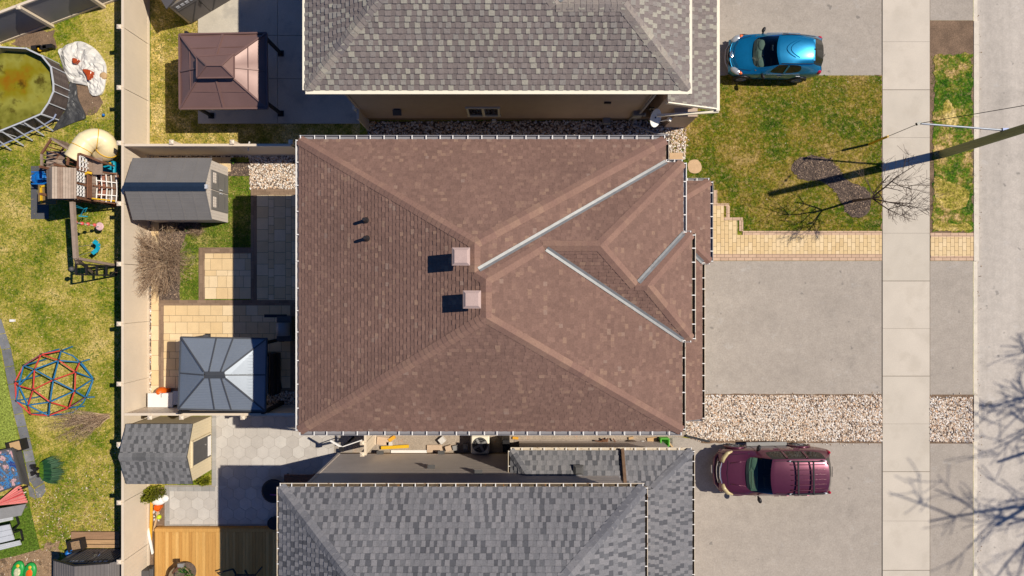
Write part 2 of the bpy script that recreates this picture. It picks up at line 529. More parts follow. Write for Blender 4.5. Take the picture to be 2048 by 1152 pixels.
M['siding_beige'] = surf('shed_beige_siding', A(232, 214, 180), .6, .04, 2, 20, .03)
M['shed_grey'] = surf('shed_resin_grey', A(126, 122, 120), .6, .05, 2, 30, .06)
M['shed_dark'] = surf('shed_resin_dark', A(116, 110, 108), .6, .06, 2, 30, .06)
M['shed_white'] = surf('shed_resin_pale', A(222, 210, 200), .6, .04, 2, 30, .04)
M['navy'] = surf('navy_ridge', A(38, 52, 72), .45, .1, 5)
M['canopy_brown'] = surf('brown_canopy_metal', A(130, 101, 96, .85), .4, .05, 1.2, 12, .03, metal=.15)
M['canopy_grey'] = surf('slate_canopy_metal', A(140, 148, 160, .85), .38, .04, 1.2, 12, .03, metal=.25)
M['canopy_rib'] = surf('dark_canopy_rib', A(82, 84, 90), .4, .04, 2)
M['oldwood'] = surf('weathered_wood', (1, 1, 1, 1), .85, .12, 2, 22, .16, stretch=(3, 3, 3), tint=[(0, A(132, 108, 92)), (.5, A(160, 138, 122)), (1, A(186, 168, 152))])
M['brownwood'] = surf('brown_stained_wood', A(128, 88, 66), .8, .15, 3, 22, .15)
M['yellow'] = surf('yellow_plastic', A(236, 186, 40), .45, .06, 4)
M['slide'] = surf('cream_slide_plastic', A(248, 228, 182, .85), .4, .05, 1.5, 12, .03)
M['teal'] = surf('teal_plastic', A(20, 160, 190), .4, .06, 4)
M['bluep'] = surf('blue_plastic', A(26, 116, 200), .4, .06, 4)
M['redbar'] = surf('red_tube', A(214, 72, 62), .4, .08, 4)
M['bluebar'] = surf('blue_tube', A(40, 118, 168), .4, .08, 4)
M['pinkred'] = surf('coral_ball', A(228, 96, 92), .5, .06, 4)
M['orange'] = surf('orange_plastic', A(236, 106, 24), .45, .06, 4)
M['green'] = surf('bright_green_plastic', A(110, 214, 70), .45, .06, 4)
M['tarp'] = surf('white_tarp', A(222, 218, 212), .5, .06, 3, 20, .05, .2, 12)
M['tarpblack'] = surf('black_tarp', A(70, 70, 72), .45, .15, 3, 20, .1, .4, 10)
M['rust'] = surf('rust_red_puddle', A(184, 78, 38), .2, .15, 5)
M['poolwall'] = surf('pool_wall_print', (1, 1, 1, 1), .6, .25, 1.2, 12, .3, stretch=(1, 1, 12), tint=[(0, A(86, 74, 72)), (1, A(104, 92, 88))])
M['poolliner'] = surf('pool_liner', A(150, 140, 100), .5, .12, 3)
M['brass'] = surf('chrome_trim', A(226, 226, 228, .8), .2, .03, 4, metal=.9)
M['card'] = surf('cardboard', A(206, 170, 126), .85, .08, 4)
M['paver_tan'] = surf('tan_slab', A(212, 184, 158), .85, .1, 4)
M['lumber'] = surf('yellow_lumber', A(236, 172, 52), .7, .1, 3, stretch=(3, 12, 3))
M['bark'] = surf('grey_brown_bark', A(104, 86, 76), .9, .2, 5, 40, .2)
M['twig'] = surf('dry_twig', (1, 1, 1, 1), .9, .1, 6, tint=[(0, A(126, 100, 82)), (.6, A(178, 148, 120)), (1, A(220, 194, 164))])
M['pole'] = surf('green_treated_pole', A(158, 158, 104), .85, .12, 1.5, 14, .12, stretch=(6, 6, .4))
M['galv'] = surf('galvanised_steel', A(150, 156, 168), .5, .06, 4, metal=.3)
M['wire'] = surf('black_wire', A(42, 40, 42), .5, .05, 4)
M['conifer'] = surf('yellow_green_conifer', (1, 1, 1, 1), .85, .1, 6, tint=[(0, A(86, 94, 14)), (.6, A(132, 138, 22)), (1, A(176, 172, 44))])
M['leaf'] = surf('dark_leaf', (1, 1, 1, 1), .6, .12, 6, tint=[(0, A(20, 58, 36)), (.5, A(40, 86, 48)), (.8, A(70, 116, 40)), (1, A(140, 190, 40))])
M['blade'] = surf('grass_blade', (1, 1, 1, 1), .8, .1, 6, tint=[(0, A(60, 92, 14)), (.35, A(100, 118, 26)), (.6, A(144, 138, 52)), (.8, A(184, 162, 92)), (1, A(212, 188, 134))])
M['litter'] = surf('dry_leaf_litter', (1, 1, 1, 1), .9, .1, 6, tint=[(0, A(96, 72, 48)), (.5, A(176, 140, 100)), (.85, A(222, 196, 160)), (1, A(246, 236, 220))])
M['lilac'] = surf('pale_stone', (1, 1, 1, 1), .8, .1, 5, tint=[(0, A(190, 180, 172)), (1, A(248, 244, 240))])
# ------------------------------------------------------------------ the setting: ground, roads, pavings
def sheet(name, polys, z0, z1, m, kind='structure', tint=None, rough=None):
    mb = MB()
    for i, p in enumerate(polys):
        if rough: p = ragged(p, rough[0], rough[1], i + 5)
        mb.prism(p, z0, z1, tint)
    o = mb.build(name, m)
    return tag(o, kind=kind)

KX = X(1947)                        # kerb line
RZ = -.10
sheet('ground', [[(-160, -160), (KX, -160), (KX, 160), (-160, 160)]], -.3, 0, M['lawn'])
sheet('road', [[(KX, -160), (KX + 8.6, -160), (KX + 8.6, 160), (KX, 160)]], -.35, RZ, M['road'])
sheet('far_verge', [[(KX + 8.75, -160), (160, -160), (160, 160), (KX + 8.75, 160)]], -.3, .02, M['front_grass'])

kb = MB()
def kerb(x0, x1, y0, y1, z, seg=3.0):
    y = y0
    while y < y1 - .01:
        yn = min(y + seg, y1)
        kb.prism([(x0, y + .004), (x1, y + .004), (x1, yn - .004), (x0, yn - .004)], -.34, z)
        y = yn
kw = .2
kerb(KX, KX + kw, Y(790), Y(522), -.05)
kerb(KX, KX + kw, Y(522), Y(42), .03)
kerb(KX, KX + kw, Y(42), Y(42) + 7.5, -.05)
kerb(KX, KX + kw, Y(42) + 7.5, 150, .03)
kerb(KX, KX + kw, Y(884), Y(790), .03)
kerb(KX, KX + kw, Y(884) - 6.5, Y(884), -.05)
kerb(KX, KX + kw, -150, Y(884) - 6.5, .03)
kerb(KX + 8.6, KX + 8.75, -150, 150, .03)
tag(kb.build('kerb', M['curb']), kind='structure')

# sidewalk: slabs with open joints and shallow tooled lines
sw = MB(); swj = MB()
SX0, SX1 = X(1764.5), X(1858.5)
joints = [Y(v) for v in (1140, 943, 752, 562, 371, 180, -12)]
step = joints[1] - joints[0]
allj = [joints[0] - step * k for k in range(1, 30)][::-1] + joints + [joints[-1] + step * k for k in range(1, 30)]
rs = random.Random(4)
for a, b in zip(allj, allj[1:]):
    m_ = (a + b) / 2
    t = rs.random()
    for p, q, e0, e1 in ((a, m_, .011, .004), (m_, b, .004, .011)):
        tt = (min(1, max(0, t + rs.uniform(-.15, .15))), 0, 0)
        sw.prism([(SX0, p + e0), (SX1, p + e0), (SX1, q - e1), (SX0, q - e1)], -.1, .03, tt)
swj.prism([(SX0 - .03, -60), (SX1 + .03, -60), (SX1 + .03, 60), (SX0 - .03, 60)], -.1, .012)
tag(sw.build('sidewalk', M['concrete']), kind='structure')
tag(swj.build('sidewalk_bed', M['joint']), kind='structure')

# driveways
sheet('driveway', [pxpoly([(1330, 522), (1764, 522), (1764, 793), (1330, 793)])], -.1, .012, M['asphalt'])
sheet('driveway_apron', [pxpoly([(1859, 522), (1946, 522), (1946, 793), (1859, 793)])], -.12, .008, M['asphalt2'])
sheet('driveway_neighbour', [[(X(1340), Y(151)), (X(1764), Y(151)), (X(1764), Y(151) + 6.4), (X(1340), Y(151) + 6.4)]], -.1, .012, M['asphalt2'])
sheet('driveway_neighbour_apron', [[(X(1859), Y(41)), (X(1946), Y(41)), (X(1946), Y(41) + 6.4), (X(1859), Y(41) + 6.4)]], -.12, .008, M['asphalt2'])
sheet('driveway_lower', [[(X(1345), Y(872)), (X(1400), Y(880)), (X(1764), Y(880)), (X(1764), Y(884) - 8), (X(1300), Y(884) - 8), (X(1300), Y(908))]], -.1, .012, M['asphalt'])
sheet('driveway_lower_apron', [[(X(1859), Y(884)), (X(1946), Y(884)), (X(1946), Y(884) - 8), (X(1859), Y(884) - 8)]], -.12, .008, M['asphalt2'])

# lawns in front
sheet('front_lawn', [ragged(pxpoly([(1340, 151.5), (1763, 151.5), (1763, 464), (1340, 464)]), .1, .05, 3)], -.1, .02, M['front_grass'])
sheet('verge_lawn', [ragged(pxpoly([(1868, 112), (1944, 106), (1946, 464), (1865, 464)]), .14, .08, 5)], -.1, .026, M['verge_grass'])
sheet('verge_soil', [pxpoly([(1859, 41.5), (1946.5, 41.5), (1946.5, 470), (1859, 470)])], -.12, .014, M['soil'])
sheet('lawn_edge', [ragged(pxpoly([(1748, 150), (1764, 150), (1764, 463), (1748, 463)]), .2, .01, 6)], -.1, .016, M['leafy_soil'])
# back yards
sheet('yard_lawn', [pxpoly([(356, 340), (505, 340), (505, 605), (356, 605)])], -.05, .004, M['rear_grass'])
sheet('gazebo_lawn', [pxpoly([(302, -200), (720, -200), (720, 305), (302, 305)])], -.05, .004, M['gold_grass'])

def scatter_stones(name, polys, size, dens, m, z=0, flat=.55, seed=1, tint=None, jit=.02, kind='structure', shape='stone'):
    rnd = random.Random(seed)
    mb = MB()
    t = (1 + 5 ** .5) / 2
    iv = [Vector(v).normalized() for v in ((-1, t, 0), (1, t, 0), (-1, -t, 0), (1, -t, 0), (0, -1, t), (0, 1, t), (0, -1, -t), (0, 1, -t), (t, 0, -1), (t, 0, 1), (-t, 0, -1), (-t, 0, 1))]
    fi = [(0, 11, 5), (0, 5, 1), (0, 1, 7), (0, 7, 10), (0, 10, 11), (1, 5, 9), (5, 11, 4), (11, 10, 2), (10, 7, 6), (7, 1, 8), (3, 9, 4), (3, 4, 2), (3, 2, 6), (3, 6, 8), (3, 8, 9), (4, 9, 5), (2, 4, 11), (6, 2, 10), (8, 6, 7), (9, 8, 1)]
    mb.smooth = shape == 'stone'
    for poly in polys:
        xs = [p[0] for p in poly]; ys = [p[1] for p in poly]
        n = int((max(xs) - min(xs)) * (max(ys) - min(ys)) * dens)
        for _ in range(n):
            x, y = rnd.uniform(min(xs), max(xs)), rnd.uniform(min(ys), max(ys))
            if not inside((x, y), poly): continue
            s = size * rnd.uniform(.55, 1.5)
            rot = Matrix.Rotation(rnd.uniform(0, 6.28), 3, 'Z') @ Matrix.Rotation(rnd.uniform(-.5, .5), 3, 'X') @ Matrix.Rotation(rnd.uniform(-.4, .4), 3, 'Y')
            tt = (tint(rnd) if tint else rnd.random(), 0, 0)
            c = Vector((x, y, z + s * flat * rnd.uniform(.1, .5)))
            if shape == 'stone':
                sx, sy, sz = s * rnd.uniform(.75, 1.1), s * rnd.uniform(.55, .85), s * flat
                mb.add([c + rot @ Vector((v.x * sx * rnd.uniform(.88, 1.1), v.y * sy, v.z * sz)) for v in iv], fi, tt)
            else:
                mb.box(c, (s * 1.6, s * .5, s * .25), tint=tt, rot=rot)
    return tag(mb.build(name, m), kind=kind)

# river stones
sheet('gravel_edge', [ragged(pxpoly([(1400, 787.5), (1763, 788), (1763, 886), (1400, 886)]), .2, .02, 4), pxpoly([(1859, 789), (1946, 789), (1946, 887), (1859, 887)])], -.05, .0125, M['soil'])
gp1 = ragged(pxpoly([(1372, 840), (1408, 840), (1408, 791), (1763, 791), (1763, 882), (1420, 881), (1400, 884), (1372, 872)]), .2, .02, 8)
gp2 = pxpoly([(1859, 794), (1943, 795), (1946, 884), (1859, 883)])
gp3 = pxpoly([(1294, 246), (1374, 242), (1372, 262), (1370, 318), (1294, 330)])
gp4 = pxpoly([(735, 244), (1296, 241), (1296, 330), (735, 330)])
gp5 = pxpoly([(497, 300), (600, 300), (600, 378), (500, 378)])
gp6 = pxpoly([(535, 783), (600, 783), (600, 815), (535, 815)])
gp7 = pxpoly([(299.5, 300), (303, 300), (303, 800), (299.5, 800)])
sheet('gravel_bed', [gp1, gp2, gp3, gp4, gp5, gp6, gp7, pxpoly([(300, 304), (500, 304), (500, 314), (300, 314)])], -.05, .014, M['mulch_base'])
wide = lambda r: min(1, max(0, r.gauss(.5, .25)))
for nm, pl, sz, dn, sd in (('river_stones', [gp1, gp2], .043, 800, 2), ('river_stones', [gp3], .045, 480, 3), ('river_stones', [gp4], .05, 330, 4), ('river_stones', [gp5, gp6], .043, 640, 5),
                          ('river_stones', [gp7, pxpoly([(300, 304), (500, 304), (500, 314), (300, 314)])], .045, 380, 6)):
    scatter_stones(nm, pl, sz, dn, M['stones'], .014, .42, sd, wide, kind='stuff')

# stones that have rolled off the bed, grit along the kerb
scatter_stones('stray_stones', [pxpoly([(1412, 782), (1763, 783), (1763, 791), (1412, 791)]), pxpoly([(1430, 882), (1763, 883), (1763, 891), (1430, 891)]), pxpoly([(1859, 786), (1945, 786), (1945, 795), (1859, 795)]), pxpoly([(1374, 244), (1379, 244), (1377, 320), (1371, 320)])], .034, 20, M['stones'], .012, .45, 61, wide, kind='stuff')
scatter_stones('kerb_grit', [[(KX + kw, -16), (KX + kw + .22, -16), (KX + kw + .22, 14), (KX + kw, 14)]], .02, 26, M['litter'], RZ, .4, 62, lambda r: r.random() * .6, kind='stuff')
# mulch bed of the street tree
mulch = blob(pxpoly([(1583, 340), (1592, 320), (1620, 312), (1650, 316), (1672, 332), (1690, 358), (1715, 370), (1736, 382), (1742, 405), (1733, 428), (1712, 436), (1695, 428), (1682, 402), (1664, 378), (1640, 362), (1606, 360)]), 3)
sheet('mulch_bed', [ragged(mulch, .08, .03, 4)], -.02, .03, M['mulch_base'])
scatter_stones('mulch_chips', [ragged(mulch, .1, .1, 5)], .03, 900, M['chips'], .03, .4, 9, lambda r: min(1, r.random() ** 1.6), kind='stuff', shape='chip')

# tiled pavings -----------------------------------------------------------
def tile_grid(mb, regions, x0, y0, rows, z, gap, rnd, h=.03, rot=False, shift=None, t0=0, t1=1):
    """rows: list of (row height, tile width) repeated; tiles are clipped to convex regions"""
    for reg in regions:
        xs = [p[0] for p in reg]; ys = [p[1] for p in reg]
        if rot: xs, ys = ys, xs
        v = y0; i = 0
        while v > min(ys): v -= rows[0][0]; i -= 1
        while v < max(ys):
            rh, tw = rows[i % len(rows)]
            off = (i % 2) * tw * .5 if shift is None else rnd.uniform(0, tw) * shift
            u = x0 + off
            while u > min(xs): u -= tw
            while u < max(xs):
                r = (u + gap / 2, u + tw - gap / 2, v + gap / 2, v + rh - gap / 2)
                t = (t0 + (t1 - t0) * rnd.random(), 0, 0)
                pl = clip_rect(reg, r[2], r[3], r[0], r[1]) if rot else clip_rect(reg, *r)
                if pl and area(pl) > .0008:
                    mb.prism(pl, z - h, z + rnd.uniform(-.002, .002), t)
                u += tw
            v += rh; i += 1

def rect_px(a, b, c, d): return pxpoly([(a, b), (c, b), (c, d), (a, d)])

def paving(name, regions, rows, m, x0, y0, z=.03, gap=.012, seed=3, rot=False, shift=None, bed=True, t0=0, t1=1):
    rnd = random.Random(seed)
    mb = MB()
    tile_grid(mb, regions, x0, y0, rows, z, gap, rnd, rot=rot, shift=shift, t0=t0, t1=t1)
    tag(mb.build(name, m), kind='structure')
    if bed:
        sheet(name + '_bed', regions, -.05, z - .012, M['joint'])

# brick walkway: stretchers up and down, a double border of pinkish bricks
wk = [rect_px(1410, 412, 1447, 508), rect_px(1447, 441, 1474, 508), rect_px(1474, 470, 1763, 508), rect_px(1860, 474, 1946, 512)]
paving('brick_path', wk, [(.165, .345)], M['brick'], 0, X(1425), rot=True, t0=0, t1=.8, seed=11)
bd_h = [rect_px(1410, 508, 1763, 521.5), rect_px(1425, 407, 1458, 412), rect_px(1447, 435, 1485, 441), rect_px(1485, 462, 1763, 470), rect_px(1860, 466, 1946, 474), rect_px(1860, 512, 1946, 521.5)]
paving('brick_path_border', bd_h, [(.13, .33)], M['brick'], X(1425), Y(521.5), t0=.86, t1=1, seed=12)
bd_v = [rect_px(1427, 380, 1434, 407), rect_px(1452, 412, 1459, 435), rect_px(1478, 441, 1486, 462)]
paving('brick_path_edging', bd_v, [(.15, .33)], M['brick'], Y(380), X(1425), rot=True, t0=.86, t1=1, seed=13)

# patio of the brown house
paving('patio', [rect_px(514, 390, 620, 600)], [(.48, .48), (.24, .36)], M['slab'], Y(390), X(514), rot=True, seed=21, gap=.014)
paving('patio_square', [rect_px(410, 507, 502, 598)], [(.48, .48), (.48, .36), (.24, .48)], M['slab'], X(410), Y(598), seed=22, gap=.014)
paving('patio_lower', [rect_px(328, 611, 581, 776)], [(.485, .49), (.27, .485), (.485, .49), (.27, .485)], M['slab'], X(328), Y(776), seed=23, gap=.014)
paving('side_path', [rect_px(303, 300, 318, 800)], [(.62, .4)], M['slab'], X(303), Y(800), seed=24, gap=.012, shift=0)
paving('shed_path', [rect_px(300, 314, 462, 344)], [(.62, .6)], M['slab'], X(300), Y(344), seed=25, gap=.012, shift=0)
paving('patio_band', [rect_px(502, 378, 514, 600), rect_px(398, 495, 410, 600), rect_px(317.5, 611, 328, 780), rect_px(581, 611, 595, 780)], [(.125, .38)], M['band'], 0, X(502), rot=True, seed=26, gap=.008)
paving('patio_band_cross', [rect_px(514, 378, 620, 390), rect_px(410, 495, 502, 507), rect_px(317.5, 600, 620, 611), rect_px(328, 776, 600, 783)], [(.125, .38)], M['band'], 0, Y(600), seed=27, gap=.008)

# beds in the yard
bed1 = pxpoly([(318, 440), (400, 440), (402, 452), (372, 470), (360, 500), (359, 600), (318, 600)])
sheet('planting_bed', [ragged(bed1, .15, .03, 2), pxpoly([(455, 325), (498, 325), (498, 352), (455, 352)]), pxpoly([(299, 774), (320, 774), (320, 812), (299, 812)])], -.05, .016, M['mulch_base'])
scatter_stones('bed_chips', [bed1, pxpoly([(455, 325), (498, 325), (498, 352), (455, 352)])], .03, 420, M['chips'], .016, .4, 19, lambda r: r.random(), kind='stuff', shape='chip')

# top neighbour's concrete slab
pad = MB()
for a, b, c, d in ((397, 0, 478, 42), ):
    pass
xs_ = [397, 556, 720]; ys_ = [-140, 72, 158, 248]
for i in range(2):
    for j in range(3):
        pad.prism(rect_px(xs_[i] + .4, ys_[j] + .4, xs_[i + 1] - .4, ys_[j + 1] - .4), -.1, .06)
tag(pad.build('concrete_patio', M['pad']), kind='structure')

# lower neighbour's hexagon pavers
def hexes(mb, regs, r, z, rnd):
    w = r * math.sqrt(3)
    for reg in regs:
        xs = [p[0] for p in reg]; ys = [p[1] for p in reg]
        j = int(min(ys) / (1.5 * r)) - 2
        while j * 1.5 * r < max(ys) + r:
            i = int(min(xs) / w) - 2
            while i * w < max(xs) + w:
                cx, cy = i * w + (j % 2) * w / 2, j * 1.5 * r
                hp = [(cx + (r - .005) * math.cos(math.pi / 6 + k * math.pi / 3), cy + (r - .005) * math.sin(math.pi / 6 + k * math.pi / 3)) for k in range(6)]
                pl = clip_rect(hp, min(xs), max(xs), min(ys), max(ys))
                if pl and area(pl) > .004:
                    mb.prism(pl, z - .03, z + rnd.uniform(-.003, .003), (rnd.random(), 0, 0))
                i += 1
            j += 1
hx = MB()
hregs = [rect_px(433, 812, 668, 971), rect_px(340, 982, 431, 1048), rect_px(431, 971, 700, 1048), rect_px(668, 907, 700, 971)]
hexes(hx, hregs, .285, .03, random.Random(31))
tag(hx.build('hexagon_patio', M['hex']), kind='structure')
sheet('hexagon_patio_bed', [rect_px(330, 970, 700, 1062), rect_px(424, 812, 705, 971)], -.05, .018, surf('sandy_joint', A(166, 156, 146), .95, .15, 8))
paving('hexagon_patio_band', [rect_px(424, 812, 433, 971), rect_px(330, 982, 340, 1059)], [(.19, .36)], M['kerbstone'], 0, X(424), rot=True, seed=33, bed=False, gap=.008)
paving('hexagon_patio_band_cross', [rect_px(330, 973, 431, 982), rect_px(330, 1048, 720, 1059)], [(.2, .34)], M['kerbstone'], 0, Y(1059), seed=34, bed=False, gap=.008)
sheet('scrap_soil', [rect_px(299.5, 975, 330, 1062), rect_px(297, 1062, 309, 1200)], -.05, .01, M['soil'])
scr = [rect_px(300, 990, 322, 1045)]
scatter_stones('white_rubble', scr, .07, 60, M['lilac'], .01, .5, 41, lambda r: r.random(), kind='stuff')

# passage between the brown house and the lower neighbour
sheet('passage_gravel', [pxpoly([(672, 780), (1376, 780), (1376, 872), (1345, 876), (1345, 930), (672, 930)])], -.05, .012, surf('passage_ground', A(176, 160, 144), .9, .12, 1.5, 26, .22, .6, 40, stain=(3, .62, A(190, 110, 60), .5)))
pw = MB()
rnd = random.Random(5)
x = 1028
while x < 1330:
    pw.prism(rect_px(x + .4, 879, min(x + 52, 1330) - .4, 910), -.02, .03, (rnd.random(), 0, 0)); x += 52
tag(pw.build('passage_slabs', surf('grey_passage_slab', A(158, 144, 134), .9, .1, 2, 26, .1, .2)), kind='structure')

# left neighbour's yard: flagstone path, artificial turf, soil
fl = MB()
pts = [(-14, 640), (6, 700), (19, 770), (31, 830), (44, 880), (54, 925), (62, 965)]
rnd = random.Random(8)
for i in range(len(pts) - 1):
    (x0, y0), (x1, y1) = pts[i], pts[i + 1]
    for k in range(2):
        a, b = k / 2, (k + 1) / 2 - .02
        p0 = (x0 + (x1 - x0) * a, y0 + (y1 - y0) * a); p1 = (x0 + (x1 - x0) * b, y0 + (y1 - y0) * b)
        fl.prism(pxpoly([(p0[0] - 2, p0[1]), (p0[0] + 16, p0[1] - 3), (p1[0] + 16, p1[1] - 3), (p1[0] - 2, p1[1])]), -.02, .02 + rnd.uniform(0, .006), (rnd.random(), 0, 0))
for q in ([(58, 958), (72, 951), (86, 957), (88, 965), (70, 976)], [(70, 978), (89, 967), (92, 982), (84, 994), (74, 996)], [(56, 968), (68, 978), (72, 998), (60, 992)]):
    fl.prism(pxpoly(q), -.02, .022, (rnd.random(), 0, 0))
tag(fl.build('flagstone_path', M['flag']), kind='structure')
sheet('putting_turf', [pxpoly([(-60, 690), (2, 706), (14, 770), (28, 835), (42, 892), (-60, 905)])], -.02, .014, M['turf'])
sheet('table_turf', [pxpoly([(-60, 1000), (54, 985), (66, 1040), (80, 1098), (30, 1112), (-60, 1130)])], -.02, .014, M['turf_dark'])
sheet('bare_patch', [ragged(pxpoly([(-40, 1122), (40, 1102), (82, 1097), (96, 1080), (116, 1084), (112, 1200), (-40, 1200)]), .2, .12, 4)], -.02, .009, M['leafy_soil'])
sheet('worn_patch', [ragged(pxpoly([(40, 62), (110, 60), (112, 92), (60, 100), (20, 92)]), .2, .1, 5), ragged(pxpoly([(150, 165), (195, 180), (205, 205), (196, 225), (160, 235), (140, 210)]), .2, .06, 6)], -.02, .008, M['soil'])

# grass blades and leaf litter
def blades(name, polys, dens, hgt, seed, tint, avoid=()):
    rnd = random.Random(seed)
    mb = MB()
    for poly in polys:
        xs = [p[0] for p in poly]; ys = [p[1] for p in poly]
        for _ in range(int((max(xs) - min(xs)) * (max(ys) - min(ys)) * dens)):
            x, y = rnd.uniform(min(xs), max(xs)), rnd.uniform(min(ys), max(ys))
            if not inside((x, y), poly) or any(inside((x, y), q) for q in avoid): continue
            nv = mnoise.noise(Vector((x * .9, y * .9, seed))) + .6 * mnoise.noise(Vector((x * 3.1, y * 3.1, seed)))
            t = min(1, max(0, tint(rnd) + nv * .32))
            for k in range(3):
                a = rnd.uniform(0, 6.28); l = hgt * rnd.uniform(.6, 1.5); w = rnd.uniform(.01, .02)
                dx, dy = math.cos(a), math.sin(a)
                bx, by = x + rnd.uniform(-.03, .03), y + rnd.uniform(-.03, .03)
                mb.add([(bx - dy * w, by + dx * w, .0), (bx + dy * w, by - dx * w, .0), (bx + dx * l, by + dy * l, l * rnd.uniform(.4, .9))], [(0, 1, 2)], (t, 0, 0))
    return tag(mb.build(name, M['blade']), kind='stuff')

fl_poly = pxpoly([(1374, 152), (1762, 152), (1762, 462), (1488, 462), (1488, 436), (1460, 436), (1460, 408), (1436, 408), (1436, 372), (1374, 372)])
blades('front_grass_blades', [fl_poly], 190, .045, 3, lambda r: r.gauss(.42, .25), [mulch, gp3])
sheet('straw_patch', [ragged(blob(pxpoly(q), 4), .07, .03, 7) for q in ([(1886, 208), (1898, 200), (1908, 222), (1916, 246), (1902, 256), (1888, 240)], [(1870, 352), (1890, 362), (1920, 372), (1938, 384), (1930, 412), (1905, 420), (1880, 410), (1868, 384)], [(1874, 440), (1900, 448), (1935, 446), (1940, 460), (1870, 460)])], -.02, .031, M['gold_grass'])
blades('verge_grass_blades', [pxpoly([(1862, 112), (1948, 106), (1948, 462), (1862, 462)])], 190, .05, 4, lambda r: r.gauss(.26, .22))
blades('yard_grass_blades', [pxpoly([(456, 353), (500, 353), (500, 494), (456, 494)]), pxpoly([(404, 455), (460, 440), (498, 440), (498, 494), (404, 494)]), pxpoly([(361, 500), (372, 472), (396, 460), (396, 598), (361, 598)])], 260, .05, 6, lambda r: r.gauss(.32, .22))
blades('gazebo_grass_blades', [pxpoly([(303, -30), (395, -30), (395, 284), (303, 284)]), pxpoly([(395, 250), (480, 250), (480, 284), (395, 284)])], 170, .05, 7, lambda r: r.gauss(.6, .2))
lawn_left = pxpoly([(-10, 300), (228, 200), (296, 20), (296, 1160), (84, 1100), (60, 950), (10, 700), (-10, 640)])
blades('left_grass_blades', [lawn_left], 95, .05, 8, lambda r: r.gauss(.5, .22))
lit = scatter_stones('fallen_leaves', [fl_poly, pxpoly([(1748, 152), (1766, 152), (1766, 462), (1748, 462)])], .022, 7, M['litter'], .02, .3, 51, lambda r: r.random(), kind='stuff', shape='chip')
scatter_stones('fallen_leaves', [pxpoly([(100, 985), (240, 880), (240, 1100), (110, 1160), (120, 1080)]), pxpoly([(0, 1120), (80, 1098), (112, 1200), (0, 1200)]), ragged(pxpoly([(58, 985), (100, 975), (125, 1060), (112, 1160), (84, 1100), (68, 1040)]), .2, .1, 3), ragged(pxpoly([(58, 985), (100, 975), (125, 1060), (112, 1160), (84, 1100), (68, 1040)]), .2, .1, 4), ragged(pxpoly([(110, 1040), (240, 1030), (240, 1070), (140, 1095)]), .2, .1, 4)], .03, 70, M['litter'], .02, .3, 52, lambda r: r.random(), kind='stuff', shape='chip')
scatter_stones('fallen_leaves', [pxpoly([(60, 60), (228, 20), (228, 280), (150, 250), (200, 180)])], .028, 9, M['litter'], .01, .3, 53, lambda r: r.random(), kind='stuff', shape='chip')
# ------------------------------------------------------------------ houses
def roof_face(mb, pts, u_dir, rnd, expo=.145, tabw=(.13, .34), lift=.007, pattern='alt', shift=0.0):
    """one roof slope as real shingle courses: every tab a slightly tilted face with its own riser"""
    pts = [Vector(p) for p in pts]
    u = Vector((u_dir[0], u_dir[1], 0)).normalized()
    nrm = Vector((0, 0, 0))
    for i in range(len(pts)):
        a, b = pts[i], pts[(i + 1) % len(pts)]
        nrm += Vector(((a.y - b.y) * (a.z + b.z), (a.z - b.z) * (a.x + b.x), (a.x - b.x) * (a.y + b.y)))
    nrm.normalize()
    if nrm.z < 0: nrm = -nrm
    v = nrm.cross(u).normalized()
    if v.z < 0: v = -v
    o = min(pts, key=lambda p: p.z)
    to2 = lambda p: ((p - o).dot(u), (p - o).dot(v))
    at = lambda a, b, h: o + u * a + v * b + nrm * h
    poly = [to2(p) for p in pts]
    mb.poly([at(a, b, -.004) for a, b in poly], (.1, 0, 0))
    vmin, vmax = min(p[1] for p in poly), max(p[1] for p in poly)
    k = 0
    vv = vmin
    while vv < vmax:
        band = clip_half(clip_half(poly, 0, 1, vv + expo), 0, -1, -vv)
        if len(band) >= 3:
            umin, umax = min(p[0] for p in band), max(p[0] for p in band)
            uu = umin - rnd.uniform(0, .3)
            raised = rnd.random() < .5
            while uu < umax:
                w = rnd.uniform(*tabw)
                pc = clip_half(clip_half(band, 1, 0, uu + w), -1, 0, -uu)
                if len(pc) >= 3 and area(pc) > 5e-4:
                    h1 = lift + (lift * .8 if raised else 0)
                    if pattern == 'alt':
                        r = rnd.uniform(.62, 1) if raised else rnd.uniform(0, .6)
                    else:
                        r = rnd.random()
                    tt = (r, rnd.random(), 0)
                    mb.add([at(a, b, h1 * (1 - (b - vv) / expo) + .001) for a, b in pc], [list(range(len(pc)))], tt)
                    lo = [p for p in pc if abs(p[1] - vv) < 1e-4]
                    if len(lo) >= 2:
                        a0, a1 = min(p[0] for p in lo), max(p[0] for p in lo)
                        mb.add([at(a0, vv, -.003), at(a1, vv, -.003), at(a1, vv, h1 + .001), at(a0, vv, h1 + .001)], [(0, 1, 2, 3)], (0, 0, 0))
                    if raised:
                        for ue in (uu, uu + w):
                            ed = [p for p in pc if abs(p[0] - ue) < 1e-4]
                            if len(ed) >= 2:
                                b0, b1 = min(p[1] for p in ed), max(p[1] for p in ed)
                                q = lambda b: h1 * (1 - (b - vv) / expo) + .001
                                mb.add([at(ue, b0, 0), at(ue, b1, 0), at(ue, b1, q(b1)), at(ue, b0, q(b0))], [(0, 1, 2, 3)], (0, 0, 0))
                uu += w
                raised = not raised
        vv += expo
        k += 1
    return nrm

